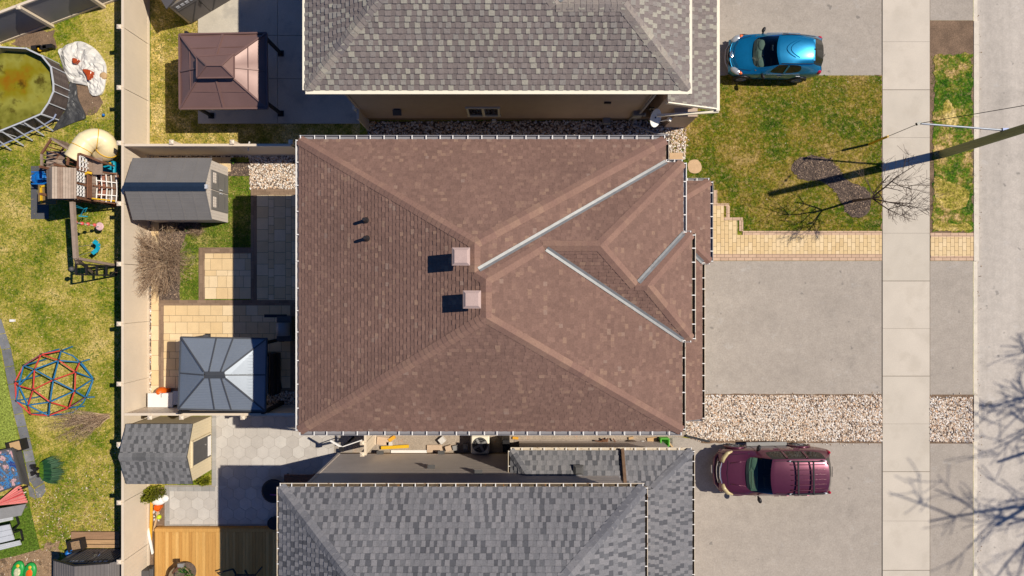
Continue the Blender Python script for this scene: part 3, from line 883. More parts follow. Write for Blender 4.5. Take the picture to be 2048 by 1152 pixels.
def cap_line(mb, p0, p1, n1, n2, rnd, w=.17, step=.17, lift=.022, tw=.3):
    """ridge or hip cap: overlapping bent shingles along p0 -> p1 (p0 is the low end)"""
    p0, p1 = Vector(p0), Vector(p1)
    d = p1 - p0
    L = d.length
    if L < .05: return
    d /= L
    n = max(1, int(L / step))
    s1 = n1.cross(d); s1 = s1 if s1.dot(n2) < 0 else -s1
    s2 = n2.cross(d); s2 = s2 if s2.dot(n1) < 0 else -s2
    up = (n1 + n2).normalized()
    t = rnd.random()
    for i in range(n):
        a, b = p0 + d * (L * i / n), p0 + d * (L * (i + 1) / n)
        t = min(1, max(0, t * .6 + .4 * rnd.random())) if rnd.random() > .12 else rnd.random()
        tt = (t, 0, 0)
        hl, hh = lift + .012, lift
        A0, B0 = a + up * hl, b + up * hh
        e1a, e1b = a + s1 * w + n1 * (hl * .8), b + s1 * w + n1 * (hh * .8)
        e2a, e2b = a + s2 * w + n2 * (hl * .8), b + s2 * w + n2 * (hh * .8)
        mb.add([A0, B0, e1b, e1a, e2b, e2a], [(0, 1, 2, 3), (0, 5, 4, 1)], tt)
        mb.add([A0, e1a, e2a, a - up * .01, e1a - n1 * .03, e2a - n2 * .03], [(0, 3, 4, 1), (0, 2, 5, 3)], (0, 0, 0))
        for e, f, nn in ((e1a, e1b, n1), (e2a, e2b, n2)):
            mb.add([e, f, f - nn * .03, e - nn * .03], [(0, 1, 2, 3)], (0, 0, 0))

def flashing(mb, p0, p1, n1, n2, w=.095, lift=.036):
    p0, p1 = Vector(p0), Vector(p1)
    d = (p1 - p0).normalized()
    p1 = p1 - d * .14
    up = Vector((0, 0, 1))
    for n_ in (n1, n2):
        s = n_.cross(d)
        o_ = n1 if n_ is n2 else n2
        if s.dot(o_) < 0: s = -s     # a valley: each wing climbs its own slope
        mb.poly([p0 + n_ * lift, p1 + n_ * lift, p1 + s * w + n_ * lift, p0 + s * w + n_ * lift])

HANG = {}
def gutter(parent, a, b, mats, name='gutter', w=.13, h=.12, hang=0, hang_m=None, closed=False, out=None, rnd=random.Random(2)):
    """an eaves gutter from a to b (its top inner edge); out = unit vector away from the roof"""
    a, b = Vector(a), Vector(b)
    d = (b - a).normalized()
    o = Vector(out)
    z = Vector((0, 0, 1))
    mb = MB()
    prof = [(0, 0), (0, -h), (w * .8, -h), (w, -h * .45), (w, 0)]
    th = .016
    for i in range(len(prof) - 1):
        (u0, v0), (u1, v1) = prof[i], prof[i + 1]
        mb.add([a + o * u0 + z * v0, a + o * u1 + z * v1, b + o * u1 + z * v1, b + o * u0 + z * v0], [(0, 1, 2, 3)])
    # rolled lips
    mb.bar(a + o * w, b + o * w, .022, .02)
    mb.bar(a + o * .004, b + o * .004, .018, .016)
    for e in (a, b):
        mb.poly([e + o * u + z * v for u, v in prof])
    if closed:
        mb.bar(a + o * w * .5 + z * .002, b + o * w * .5 + z * .002, w * .94, .014)
    else:
        mb.mi = 1
        mb.bar(a + o * w * .45 + z * (-h * .62), b + o * w * .45 + z * (-h * .62), w * .8, .02)
    g_ = mb.build(name, mats, parent)
    if hang:
        L = (b - a).length
        n = int(L / hang)
        key = (round(o.x), round(o.y), hang_m.name, round(w, 3))
        if key not in HANG:
            hb = MB()
            hb.bar(-o * .01 , o * w * 1.04, .03, .014)
            hb.bar(o * w * .98, o * w * .98 - z * .03, .03, .008)
            ho = hb.build('hanger', hang_m, None, org=(0, 0, 0))
            HANG[key] = ho.data
            bpy.data.objects.remove(ho)
        for i in range(n + 1):
            ho = bpy.data.objects.new('hanger', HANG[key])
            link(ho)
            ho.parent = g_
            p = a + d * min(L - .03, max(.03, (i + rnd.uniform(-.12, .12)) * L / max(1, n)))
            ho.location = p + z * .014 - ORG[parent.name]
    return g_

def siding(mb, a, b, z0, z1, out, lap=.31, tk=.014):
    """lapped boards on a wall from a to b (2D), facing out"""
    a, b, o = Vector((*a, 0)), Vector((*b, 0)), Vector((*out, 0))
    z = z0
    while z < z1 - .01:
        zt = min(z + lap, z1)
        lo, hi = o * tk, o * .001
        zz, zz2 = Vector((0, 0, z)), Vector((0, 0, zt))
        mb.add([a + lo + zz, b + lo + zz, b + hi + zz2, a + hi + zz2, a + zz, b + zz], [(0, 1, 2, 3), (4, 5, 1, 0)])
        z += lap

class Planes:
    """roof slopes z = E + m * distance inside the eave"""
    def __init__(s, E): s.E = E; s.p = {}
    def add(s, n, ax, e, sg, m): s.p[n] = (ax, e, sg, m)
    def co(s, n):
        ax, e, sg, m = s.p[n]
        k = m * sg
        return (-k if ax == 'x' else 0, -k if ax == 'y' else 0, 1, s.E - k * e)
    def n(s, n):
        a, b, c, d = s.co(n)
        return Vector((a, b, c)).normalized()
    def at3(s, *ns):
        rows = [s.co(n) for n in ns]
        Mx = Matrix([r[:3] for r in rows])
        return Mx.inverted() @ Vector([r[3] for r in rows])
    def cor(s, nx, ny):
        return Vector((s.p[nx][1], s.p[ny][1], s.E))
    def z(s, n, x, y):
        a, b, c, d = s.co(n)
        return d - a * x - b * y

UX, UY = (1, 0), (0, 1)
# ============ the brown house in the middle
E1 = 6.1
ex = lambda v: X(v, E1)
ey = lambda v: Y(v, E1)
pl = Planes(E1)
for nm, ax, e, sg, m in (('L', 'x', ex(598), 1, .405), ('U', 'y', ey(279), -1, .671), ('D', 'y', ey(862), 1, .659), ('RU', 'x', ex(1331), -1, .39), ('RL', 'x', ex(1364), -1, .399),
                         ('FU', 'y', ey(325), -1, .652), ('FD', 'y', ey(679), 1, .63), ('FR', 'x', ex(1366), -1, .625), ('GU', 'y', ey(467), -1, .65), ('GR', 'x', ex(1383), -1, .66)):
    pl.add(nm, ax, e, sg, m)
V1, V2, V2b, V3 = pl.at3('L', 'U', 'RU'), pl.at3('L', 'RU', 'FU'), pl.at3('L', 'FU', 'RL'), pl.at3('L', 'RL', 'D')
V4, V5, V6, V7 = pl.at3('RL', 'FU', 'FD'), pl.at3('FU', 'FD', 'FR'), pl.at3('FR', 'FD', 'GU'), pl.at3('GU', 'FD', 'GR')
cLU, cLD, cRD, cRU = pl.cor('L', 'U'), pl.cor('L', 'D'), pl.cor('RL', 'D'), pl.cor('RU', 'U')
vRU, vRL, vG = pl.cor('RU', 'FU'), pl.cor('RL', 'FD'), pl.cor('FR', 'GU')
cFU, cGU, cGD = pl.cor('FR', 'FU'), pl.cor('GR', 'GU'), pl.cor('GR', 'FD')
house = thing('brown_house', 'house with brown shingle hip roof and grey metal valleys, between two grey roofed houses', 'house', (0, 0, 0))
rnd = random.Random(12)
def roof_part(parent, name, faces, m, caps, capm, vals=(), expo=.126, tabw=(.09, .19), pattern='alt', lift=.007, capw=.17, flm=None):
    mb = MB(); nr = []
    for pts, u in faces: nr.append(roof_face(mb, pts, u, rnd, expo, tabw, lift, pattern))
    r = mb.build(name, m, parent)
    for p0, p1, na, nb in caps:
        cb = MB()
        cap_line(cb, p0, p1, na, nb, rnd, w=capw)
        if cb.v: cb.build('ridge_cap', capm, r)
    for p0, p1, na, nb in vals:
        fb = MB(); flashing(fb, p0, p1, na, nb); fb.build('valley_flashing', flm or M['flash'], r)
    return r
N = pl.n
roof1 = roof_part(house, 'roof', [
    ([cLU, cLD, V3, V2b, V2, V1], UY), ([cLU, V1, cRU], UX), ([cLD, cRD, V3], UX),
    ([cRU, V1, V2, vRU], UY), ([V2b, V3, cRD, vRL, V4], UY), ([vRU, V2, V2b, V4, V5, cFU], UX),
    ([V4, vRL, cGD, V7, V6, V5], UX), ([V5, V6, vG, cFU], UY), ([V6, V7, cGU, vG], UX), ([V7, cGU, cGD], UY)],
    M['shake_brown'], [
    (cLU, V1, N('L'), N('U')), (cLD, V3, N('L'), N('D')), (cRD, V3, N('RL'), N('D')), (cRU, V1, N('RU'), N('U')),
    (V2, V1, N('L'), N('RU')), (V2b, V2, N('L'), N('FU')), (V3, V2b, N('L'), N('RL')), (V4, V2b, N('RL'), N('FU')), (V5, V4, N('FU'), N('FD')),
    (cFU, V5, N('FR'), N('FU')), (V6, V5, N('FR'), N('FD')), (V7, V6, N('GU'), N('FD')), (cGU, V7, N('GR'), N('GU')), (cGD, V7, N('GR'), N('FD'))],
    M['cap_brown'], [(vRU, V2, N('RU'), N('FU')), (vRL, V4, N('RL'), N('FD')), (vG, V6, N('FR'), N('GU'))], pattern='rand', lift=.012)
# box vents and plumbing stacks on the rear slope
def box_vent(parent, px, py, z, m, s=.5, h=.5, base=None):
    c = P(px, py, z)
    mb = MB()
    mb.box((c.x, c.y, z - .45), (s * .62, s * .62, .9))
    mb.box((c.x, c.y, z - .02), (s, s, .05))
    k = s / 2; t = s / 2 - .075
    vs_ = [(c.x + i * k, c.y + j * k, z) for i, j in ((-1, -1), (1, -1), (1, 1), (-1, 1))] + [(c.x + i * t, c.y + j * t, z + .07) for i, j in ((-1, -1), (1, -1), (1, 1), (-1, 1))]
    mb.add(vs_, [(0, 1, 5, 4), (1, 2, 6, 5), (2, 3, 7, 6), (3, 0, 4, 7), (4, 5, 6, 7)])
    return mb.build('roof_vent', m, parent)
box_vent(roof1, 922, 513, 8.95, M['vent'], .5)
box_vent(roof1, 944, 599, 8.95, M['vent'], .5)
for px, py in ((727, 438), (729, 475)):
    c = P(px, py, 7.45)
    zb = pl.z('L', c.x, c.y)
    mb = MB()
    mb.cyl((c.x, c.y, zb - .1), (c.x, c.y, zb + .34), .055, n=12)
    mb.lathe([(.1, zb + .0), (.095, zb + .05), (.07, zb + .1), (.065, zb + .12)], (c.x, c.y, 0), 14)
    mb.cyl((c.x, c.y, zb + .355), (c.x, c.y, zb + .362), .05, n=12)
    mb.build('vent_pipe', M['blackm'], roof1)
# walls
wx0, wx1, wy0, wy1 = ex(598) + .45, ex(1364) - .45, ey(862) + .3, ey(279) - .3
mb = MB()
E_ = E1 - .12
for a, b, o in (((wx0, wy0), (wx1, wy0), (0, -1)), ((wx1, wy0), (wx1, wy1), (1, 0)), ((wx1, wy1), (wx0, wy1), (0, 1)), ((wx0, wy1), (wx0, wy0), (-1, 0))):
    siding(mb, a, b, .4, E_, o)
mb.prism([(wx0, wy0), (wx1, wy0), (wx1, wy1), (wx0, wy1)], .38, E_ - .01)
mb.build('wall', M['sid_main'], house)
mb = MB(); mb.prism([(wx0 + .02, wy0 + .02), (wx1 - .02, wy0 + .02), (wx1 - .02, wy1 - .02), (wx0 + .02, wy1 - .02)], -.1, .38)
mb.build('foundation', M['foundation'], house)
# soffit: a flat board under the eaves
mb = MB()
E2 = E1 - .10
mb.prism([(cLU.x + .01, cLD.y + .01), (cRD.x - .01, cRD.y + .01), (cRD.x - .01, vRL.y), (cGD.x - .01, cGD.y + .01), (cGU.x - .01, cGU.y - .01), (cFU.x - .01, vG.y), (cFU.x - .01, cFU.y - .01), (vRU.x, vRU.y - .01), (cRU.x - .01, cRU.y - .01), (cLU.x + .01, cLU.y - .01)], E2 - .03, E2 + .06, bottom=True)
mb.build('soffit', M['white'], house)
# front wing below the little gables
mb = MB()
fx = X(1366, E1) - .2
mb.prism([(wx1 - .3, ey(679) + .35), (fx, ey(679) + .35), (fx, ey(325) - .35), (wx1 - .3, ey(325) - .35)], 0, E_ - .02)
mb.build('front_wall', M['sid_main'], house)
gm = [M['gut'], M['gut']]
gmd = [M['gut_tan'], M['gut_in']]
gw = M['white']
gz = Vector((0, 0, -.01))
gutter(house, cLU + gz, cRU + gz, gm, hang=.45, hang_m=gw, out=(0, 1, 0))
gutter(house, cLU + gz, cLD + gz, [M['white'], M['gut']], hang=.75, hang_m=gw, out=(-1, 0, 0), w=.10)
gutter(house, cLD + gz, cRD + gz, gm, hang=.45, hang_m=gw, out=(0, -1, 0))
gutter(house, cRD + gz, vRL + gz, gmd, hang=.52, hang_m=gw, out=(1, 0, 0), w=.11)
gutter(house, cGD + gz, cGU + gz, gmd, hang=.48, hang_m=gw, out=(1, 0, 0), w=.13)
gutter(house, vG + gz, cFU + gz, [M['white'], M['gut']], hang=.48, hang_m=gw, out=(1, 0, 0), w=.11)
gutter(house, vRU + gz, cFU + gz, gm, hang=.28, hang_m=gw, out=(0, 1, 0), w=.09)
gutter(house, vRU + gz, cRU + gz, gmd, hang=.48, hang_m=gw, out=(1, 0, 0), w=.11)
gutter(house, vG + gz, cGU + gz, gm, hang=.2, hang_m=gw, out=(0, 1, 0), w=.08)
gutter(house, vRL + gz, cGD + gz, gm, hang=.2, hang_m=gw, out=(0, -1, 0), w=.08)
# garage and porch at ground level
EG = 2.85
gx = X(1404, EG)
pg = Planes(EG)
pg.add('G', 'x', gx, -1, .5)
pg.add('PR', 'x', X(1420, EG), -1, .5)
pg.add('PU', 'y', Y(362, EG), -1, .85)
pg.add('PD', 'y', Y(524, EG), 1, .62)
xb = wx1 - .1
gy0, gy1 = Y(838, EG), Y(524, EG)
gG = [Vector((gx, gy0, EG)), Vector((xb, gy0, pg.z('G', xb, 0))), Vector((xb, Y(470, EG), pg.z('G', xb, 0))), Vector((gx, gy1, EG))]
pa = pg.at3('PR', 'PU', 'PD')
cPU, cPD = pg.cor('PR', 'PU'), pg.cor('PR', 'PD')
vPD = pg.cor('G', 'PD')
xv = xb
# valley between porch and garage slopes
hv = lambda x: (pg.z('G', x, 0) - EG) / .62 + Y(524, EG)
VV = Vector((xv, hv(xv), pg.z('G', xv, 0)))
gG = [Vector((gx, gy0, EG)), Vector((xb, gy0, pg.z('G', xb, 0))), VV, vPD]
pPD = [vPD, VV, Vector((xv, pa.y, pa.z)), pa, cPD]
pPU = [cPU, pa, Vector((xv, pa.y, pa.z)), Vector((xv, cPU.y, EG))]
pPR = [cPU, cPD, pa]
GN = pg.n
porch = roof_part(house, 'garage_roof', [(gG, UY), (pPD, UX), (pPU, UX), (pPR, UY)], M['shake_brown'],
    [(cPU, pa, GN('PR'), GN('PU')), (cPD, pa, GN('PR'), GN('PD')), (pa, Vector((xv, pa.y, pa.z)), GN('PU'), GN('PD'))], M['cap_brown'],
    [(vPD, VV, GN('G'), GN('PD'))], pattern='rand', lift=.012)
mb = MB()
mb.prism([(xb, gy0 + .35), (gx - .4, gy0 + .35), (gx - .4, gy1 - .2), (xb, gy1 - .2)], 0, EG - .08)
mb.prism([(xb, gy1 - .1), (gx - .5, gy1 - .1), (gx - .5, Y(362, EG) - .3), (xb, Y(362, EG) - .3)], 0, EG - .1)
mb.build('garage_wall', M['sid_main'], house)
mb = MB()
mb.prism([(xb, gy0 + .02), (gx - .02, gy0 + .02), (gx - .02, gy1), (cPD.x - .02, gy1 + .02), (cPU.x - .02, cPU.y - .02), (xb, cPU.y - .02)], EG - .09, EG - .03, bottom=True)
mb.build('garage_soffit', M['white'], house)
door = MB()
for k in range(4):
    door.box((gx - .385, (gy0 + gy1) / 2, .32 + k * .54), (.05, 4.6, .52))
door.build('garage_door', M['white'], house, bevel=.01)
gutter(house, (gx, gy0, EG - .01), (gx, gy1, EG - .01), gmd, hang=.5, hang_m=gw, out=(1, 0, 0), w=.11)
gutter(house, cPD + gz, cPU + gz, gm, hang=.42, hang_m=gw, out=(1, 0, 0), w=.11)
gutter(house, (X(1372, EG), cPU.y, EG - .01), (cPU.x, cPU.y, EG - .01), gm, hang=.4, hang_m=gw, out=(0, 1, 0), w=.1)
gutter(house, (gx, gy1, EG - .01), (cPD.x, gy1, EG - .01), gm, hang=.25, hang_m=gw, out=(0, -1, 0), w=.08)
gutter(house, (X(1370, EG), gy0, EG - .01), (gx, gy0, EG - .01), gm, hang=0, hang_m=gw, out=(0, -1, 0), w=.07)

# ============ the taupe house at the top
t_house = thing('taupe_house', 'house with taupe and cream flecked shingle roof and plain cream gutters, nearest the blue hatchback', 'house', (0, 14, 0))
pt = Planes(E1)
pt.add('D', 'y', ey(180), 1, .6)
pt.add('L', 'x', ex(611), 1, .53)
pt.add('R', 'x', ex(1378), -1, .56)
pt.add('WU', 'y', 10.68, -1, .62)
pt.add('U', 'y', ey(180) + 12.6, -1, .6)
pt.add('MR', 'x', 3.08, -1, .75)
TN = pt.n
c1, c2 = pt.cor('L', 'D'), pt.cor('R', 'D')
a1 = pt.at3('D', 'R', 'WU')
a2 = pt.at3('D', 'WU', 'MR')
a3 = pt.at3('D', 'U', 'MR')
a4 = pt.at3('D', 'U', 'L')
c3 = pt.cor('L', 'U')
c4 = pt.cor('R', 'WU')
v4 = pt.cor('MR', 'WU')
c5 = pt.cor('MR', 'U')
troof = roof_part(t_house, 'roof', [([c1, c2, a1, a2, a3, a4], UX), ([c1, a4, c3], UY), ([c2, c4, a1], UY), ([c4, v4, a2, a1], UX), ([v4, c5, a3, a2], UY), ([c5, c3, a4, a3], UX)],
    M['shake_taupe'], [(c1, a4, TN('D'), TN('L')), (c2, a1, TN('D'), TN('R')), (a2, a1, TN('D'), TN('WU')), (a2, a3, TN('D'), TN('MR')), (a3, a4, TN('D'), TN('U'))], M['cap_taupe'],
    [(v4, a2, TN('WU'), TN('MR'))], expo=.172, tabw=(.1, .2), lift=.018, capw=.2)
sy = Y(241)
tx0, tx1 = X(738), ex(1378) - .55
ty1 = ey(180) + 12.6 - .5
mb = MB()
siding(mb, (tx0, sy), (tx1, sy), .42, E1 - .12, (0, -1))
siding(mb, (tx0, ty1), (tx0, sy), .42, E1 - .12, (-1, 0))
mb.prism([(tx0, sy + .002), (tx1, sy + .002), (tx1, ty1), (tx0, ty1)], .38, E1 - .13)
mb.box((tx0, sy - .006, 3), (.1, .06, 5.2))
mb.build('wall', M['sid_top'], t_house)
mb = MB(); mb.prism([(tx0 + .02, sy + .02), (tx1 + .9, sy + .02), (tx1 + .9, ty1), (tx0 + .02, ty1)], -.1, .42)
mb.build('foundation', M['foundation'], t_house)
mb = MB(); mb.prism([(c1.x + .01, c1.y + .01), (c2.x - .01, c2.y + .01), (c4.x - .01, c4.y - .01), (c1.x + .01, c4.y - .01)], E1 - .14, E1 - .05, bottom=True)
mb.build('soffit', M['sid_top'], t_house)
gc = [M['cream'], M['cream']]
gutter(t_house, c1 + gz, c2 + gz, gc, closed=True, out=(0, -1, 0), w=.12)
gutter(t_house, c1 + gz, c3 + gz, gc, closed=True, out=(-1, 0, 0), w=.09)
gutter(t_house, c2 + Vector((0, -.12, -.01)), c4 + gz, gc, closed=True, out=(1, 0, 0), w=.09)
# side window, wall vent, meter, hose bib
def wall_window(parent, px0, py0, px1, py1, wy, two=2):
    # height from the picture row on the wall plane y = wy
    z1 = H - F * wy / (576 - py0); z0 = H - F * wy / (576 - py1)
    x0, x1 = X(px0, z0), X(px1, z0)
    fr = MB()
    t = .07
    for c, d in ((((x0 + x1) / 2, z0), (x1 - x0 + 2 * t, t)), (((x0 + x1) / 2, z1), (x1 - x0 + 2 * t, t)), ((x0, (z0 + z1) / 2), (t, z1 - z0)), ((x1, (z0 + z1) / 2), (t, z1 - z0)), (((x0 + x1) / 2, (z0 + z1) / 2), (t * 1.4, z1 - z0 - t))):
        fr.box((c[0], wy - .035, c[1]), (d[0], .07, d[1] - .004))
    f_ = fr.build('window', M['cream'], parent)
    gl = MB()
    gl.box(((x0 + x1) / 2, wy - .012, (z0 + z1) / 2), (x1 - x0 - .01, .02, z1 - z0 - .01))
    gl.build('pane', M['winglass'], f_)
wall_window(t_house, 938, 214, 998, 230, sy)
def on_wall(px, py, wy):
    z = H - F * wy / (576 - py)
    return Vector((X(px, z), wy, z))
q = on_wall(795, 219, sy)
mb = MB(); mb.box((q.x, q.y - .06, q.z), (.26, .12, .26)); mb.box((q.x, q.y - .15, q.z + .1), (.34, .22, .03), rot=Matrix.Rotation(.5, 3, 'X')); mb.build('dryer_vent', M['darkgrey'], t_house)
q = on_wall(1215, 204, sy)
mb = MB()
for k in range(3): mb.box((q.x, q.y - .03, q.z - .05 + k * .05), (.26, .06, .018))
mb.build('wall_vent', M['blackm'], t_house)
q = on_wall(1274, 224, sy)
mb = MB(); mb.box((q.x, q.y - .1, q.z), (.36, .2, .45)); mb.box((q.x - .12, q.y - .06, q.z - .6), (.06, .06, .8)); mb.box((q.x + .05, q.y - .06, q.z - .6), (.05, .05, .8)); mb.cyl((q.x + .3, q.y - .02, q.z - .1), (q.x + .3, q.y - .14, q.z - .1), .08); mb.build('electric_meter', M['grey'], t_house, bevel=.01)
q = on_wall(1212, 238, sy)
mb = MB(); mb.box((q.x, q.y - .12, q.z + .1), (.3, .24, .26)); mb.cyl((q.x + .02, q.y - .1, 0), (q.x + .02, q.y - .1, q.z), .03); mb.build('gas_meter', M['grey'], t_house, bevel=.02)
q = on_wall(988, 239, sy)
mb = MB(); mb.box((q.x, q.y - .05, q.z), (.16, .1, .14)); mb.build('hose_tap_box', M['cream'], t_house)
mb = MB()
dx = tx1 - .05
mb.tube([(dx, sy - .08, E1 - .2), (dx - .05, sy - .12, 3.4), (dx - .1, sy - .1, .35), (dx - .1, sy - .2, .14), (X(1312, .1), sy - .55, .1), (X(1336, .06), sy - .62, .06)], .05, 8)
mb.build('downspout', M['gut'], t_house)
# porch and garage roof at the street side
EP = 3.0
pp = Planes(EP)
pp.add('R', 'x', X(1433, EP), -1, .42)
rx, ry0, ry1 = X(1433, EP), Y(216, EP), Y(216, EP) + 10
lx = X(1332, 3.6)
pr = [Vector((rx, ry0, EP)), Vector((lx, ry0, pp.z('R', lx, 0))), Vector((lx, ry1, pp.z('R', lx, 0))), Vector((rx, ry1, EP))]
roof_part(t_house, 'porch_roof', [(pr, UY)], M['shake_taupe'], [], M['cap_taupe'], expo=.172, tabw=(.1, .2), lift=.018)
mb = MB()
mb.prism([(lx + .1, sy), (rx - .55, sy), (rx - .55, ry1), (lx + .1, ry1)], 0, EP - .12)
mb.add([(lx + .1, ry0 + .3, EP - .1), (rx - .2, ry0 + .3, EP - .1), (lx + .1, ry0 + .3, pp.z('R', lx, 0) - .12)], [(0, 1, 2)])
mb.build('porch_wall', M['sid_top'], t_house)
mb = MB()
mb.bar((lx, ry0 - .02, pp.z('R', lx, 0) - .1), (rx + .1, ry0 - .02, EP - .12), .05, .17, up=(0, 0, 1))
mb.bar((lx - .1, ry0 - .16, EP - .45), (rx + .12, ry0 - .1, EP - .12), .09, .1)
mb.build('fascia', M['cream'], t_house)
gutter(t_house, (rx, ry0 - .1, EP - .01), (rx, ry1, EP - .01), gc, closed=True, out=(1, 0, 0), w=.11)
mb = MB()
mb.box((X(1360, .9), sy - .06, .9), (.9, .5, 1.8)); mb.build('entry_wall', M['sid_top'], t_house)
# satellite dish on the wall
q = on_wall(1306, 216, sy)
dish = thing('satellite_dish', 'white oval satellite dish on an arm, fixed to the taupe siding near the house corner', 'satellite dish', (q.x, q.y, q.z))
mb = MB()
rot = Vector((.62, -.25, .74)).to_track_quat('Z', 'Y').to_matrix()
cc = q + Vector((.05, -.45, .25))
mb.smooth = True
rings = []
for j in range(5):
    r = .34 * j / 4
    rings.append([cc + rot @ Vector((r * 1.05 * math.cos(t * math.pi / 10), r * .92 * math.sin(t * math.pi / 10), .3 * (r * r - .1))) for t in range(20)])
vs_ = [p for rg in rings for p in rg]
mb.add(vs_, [(j * 20 + k, j * 20 + (k + 1) % 20, (j + 1) * 20 + (k + 1) % 20, (j + 1) * 20 + k) for j in range(4) for k in range(20)])
mb.build('reflector', M['white'], dish)
mb = MB()
tip = cc + rot @ Vector((.1, -.28, .42))
mb.bar(cc + rot @ Vector((.02, -.33, 0)), tip, .035, .05)
mb.box(tip, (.13, .12, .12), rot=rot)
mb.build('feed_arm', M['white'], dish)
mb = MB()
mb.tube([cc, cc + Vector((-.03, .2, -.2)), (q.x - .05, q.y - .02, q.z - .05)], .028, 8)
mb.box((q.x - .05, q.y - .02, q.z), (.16, .04, .26))
mb.bar(cc + Vector((0, .12, -.1)), (q.x - .3, q.y - .02, q.z + .12), .03, .03)
mb.build('mount', M['blackm'], dish)

# ============ the grey house at the bottom
g_house = thing('grey_house', 'house with charcoal grey shingle roof and tan gutters, beside the maroon vehicle', 'house', (0, -14, 0))
pb = Planes(E1)
pb.add('U', 'y', ey(974), -1, .7)
pb.add('L', 'x', ex(559), 1, .593)
pb.add('R', 'x', ex(1289), -1, .586)
pb.add('D', 'y', ey(974) - 9.6, 1, .7)
BN = pb.n
b1, b2, b3, b4 = pb.cor('L', 'U'), pb.cor('R', 'U'), pb.cor('R', 'D'), pb.cor('L', 'D')
r1, r2 = pb.at3('U', 'L', 'D'), pb.at3('U', 'R', 'D')
roof_part(g_house, 'roof', [([b1, b2, r2, r1], UX), ([b1, r1, b4], UY), ([b2, b3, r2], UY), ([b3, b4, r1, r2], UX)], M['shake_grey'],
    [(b1, r1, BN('U'), BN('L')), (b2, r2, BN('U'), BN('R')), (r1, r2, BN('U'), BN('D')), (b3, r2, BN('R'), BN('D')), (b4, r1, BN('L'), BN('D'))], M['cap_grey'], expo=.185, tabw=(.1, .2), lift=.016, capw=.2)
ny = Y(904)
bx0, bx1 = X(682), ex(1289) - .4
by0 = ey(974) - 9.6 + .4
mb = MB()
siding(mb, (bx0, ny), (bx1, ny), .35, E1 - .12, (0, 1))
mb.prism([(bx0, by0), (bx1, by0), (bx1, ny - .002), (bx0, ny - .002)], .3, E1 - .13)
siding(mb, (bx0, ny), (bx0, by0), .35, E1 - .12, (-1, 0))
mb.box((bx0, ny + .004, 3), (.1, .05, 5.4))
mb.build('wall', M['sid_bot'], g_house)
mb = MB(); mb.prism([(bx0 + .02, by0), (bx1, by0), (bx1, ny - .02), (bx0 + .02, ny - .02)], -.1, .34); mb.build('foundation', M['foundation'], g_house)
mb = MB(); mb.prism([(b1.x + .01, b1.y - .01), (b2.x - .01, b2.y - .01), (b3.x - .01, b3.y + .01), (b4.x + .01, b4.y + .01)], E1 - .14, E1 - .05, bottom=True); mb.build('soffit', M['sid_bot'], g_house)
gutter(g_house, b1 + gz, b2 + gz, [M['gut_tan'], M['gut_in']], hang=.43, hang_m=gw, out=(0, 1, 0), w=.115)
gutter(g_house, b1 + gz, b4 + gz, [M['gut_tan'], M['gut']], hang=.5, hang_m=gw, out=(-1, 0, 0), w=.08)
gutter(g_house, b2 + gz, b3 + gz, [M['gut_tan'], M['gut_in']], hang=.5, hang_m=gw, out=(1, 0, 0), w=.1)
def wy_of(py): return H - F * ny / (576 - py)
for px, py in ((761, 908), (883, 908), (863, 937), (957, 947)):
    z = wy_of(py); x_ = X(px, z)
    mb = MB()
    mb.box((x_, ny + .05, z), (.24, .1, .16)); mb.box((x_, ny + .09, z + .09), (.28, .14, .02), rot=Matrix.Rotation(-.4, 3, 'X'))
    mb.build('wall_vent', M['darkgrey'], g_house)
# low roof along the side and over the garage
EL = 3.0
pk = Planes(EL)
pk.add('U', 'y', Y(901, EL), -1, .55)
pk.add('L', 'x', X(1021, EL), 1, .75)
pk.add('R', 'x', X(1384, EL), -1, .42)
KN = pk.n
k1, k2 = pk.cor('L', 'U'), pk.cor('R', 'U')
yb = ny - .4
zU = pk.z('U', 0, yb)
kl = Vector((pk.p['L'][1] + (zU - EL) / .75, yb, zU))
ky = ey(974) - 4.2
kr = Vector((pk.p['R'][1] - (zU - EL) / .42, yb, zU))
xw = bx1 - .3
zw = pk.z('R', xw, 0)
ry_ = Y(901, EL)
hipU = [k1, k2, kr, kl]
rr = [k2, Vector((pk.p['R'][1], b3.y, EL)), Vector((xw, b3.y, zw)), Vector((xw, yb, zw)) if xw < kr.x else kr, kr]
ll = [k1, kl, Vector((pk.p['L'][1], yb, EL))]
side = roof_part(g_house, 'side_roof', [(hipU, UX), (ll, UY), (rr, UY)], M['shake_grey'], [(k1, kl, KN('U'), KN('L')), (k2, kr, KN('U'), KN('R'))], M['cap_grey'], expo=.185, tabw=(.1, .2), lift=.016, capw=.16)
box_vent(side, 1157, 940, pk.z('U', 0, Y(940, 3.6)) + .12, M['darkgrey'], .36)
mb = MB()
xd = X(1247, 3.3)
mb.bar((xd, Y(897, EL), EL + .06), (xd, yb - .05, zU + .1), .11, .12)
mb.build('roof_divider', surf('brown_flashing', A(120, 92, 70), .5, .2, 5), side)
mb = MB(); mb.bar((xd - .02, yb - .1, zU + .1), (xd + .22, yb - .35, zU + .5), .08, .08); mb.build('downspout', M['gut_tan'], side)
mb = MB()
mb.prism([(k1.x + .35, ny - .3), (k1.x + .35, k1.y - .35), (k2.x - .4, k2.y - .35), (k2.x - .4, b3.y), (bx1 - .1, b3.y), (bx1 - .1, ny - .3)], 0, EL - .1)
mb.build('garage_wall', M['sid_bot'], g_house)
mb = MB()
mb.prism([(k1.x + .02, ny - .3), (k1.x + .02, k1.y - .02), (k2.x - .02, k2.y - .02), (k2.x - .02, b3.y), (bx1 + .3, b3.y), (bx1 + .3, ny - .3)], EL - .1, EL - .03, bottom=True)
mb.build('garage_soffit', M['sid_bot'], g_house)
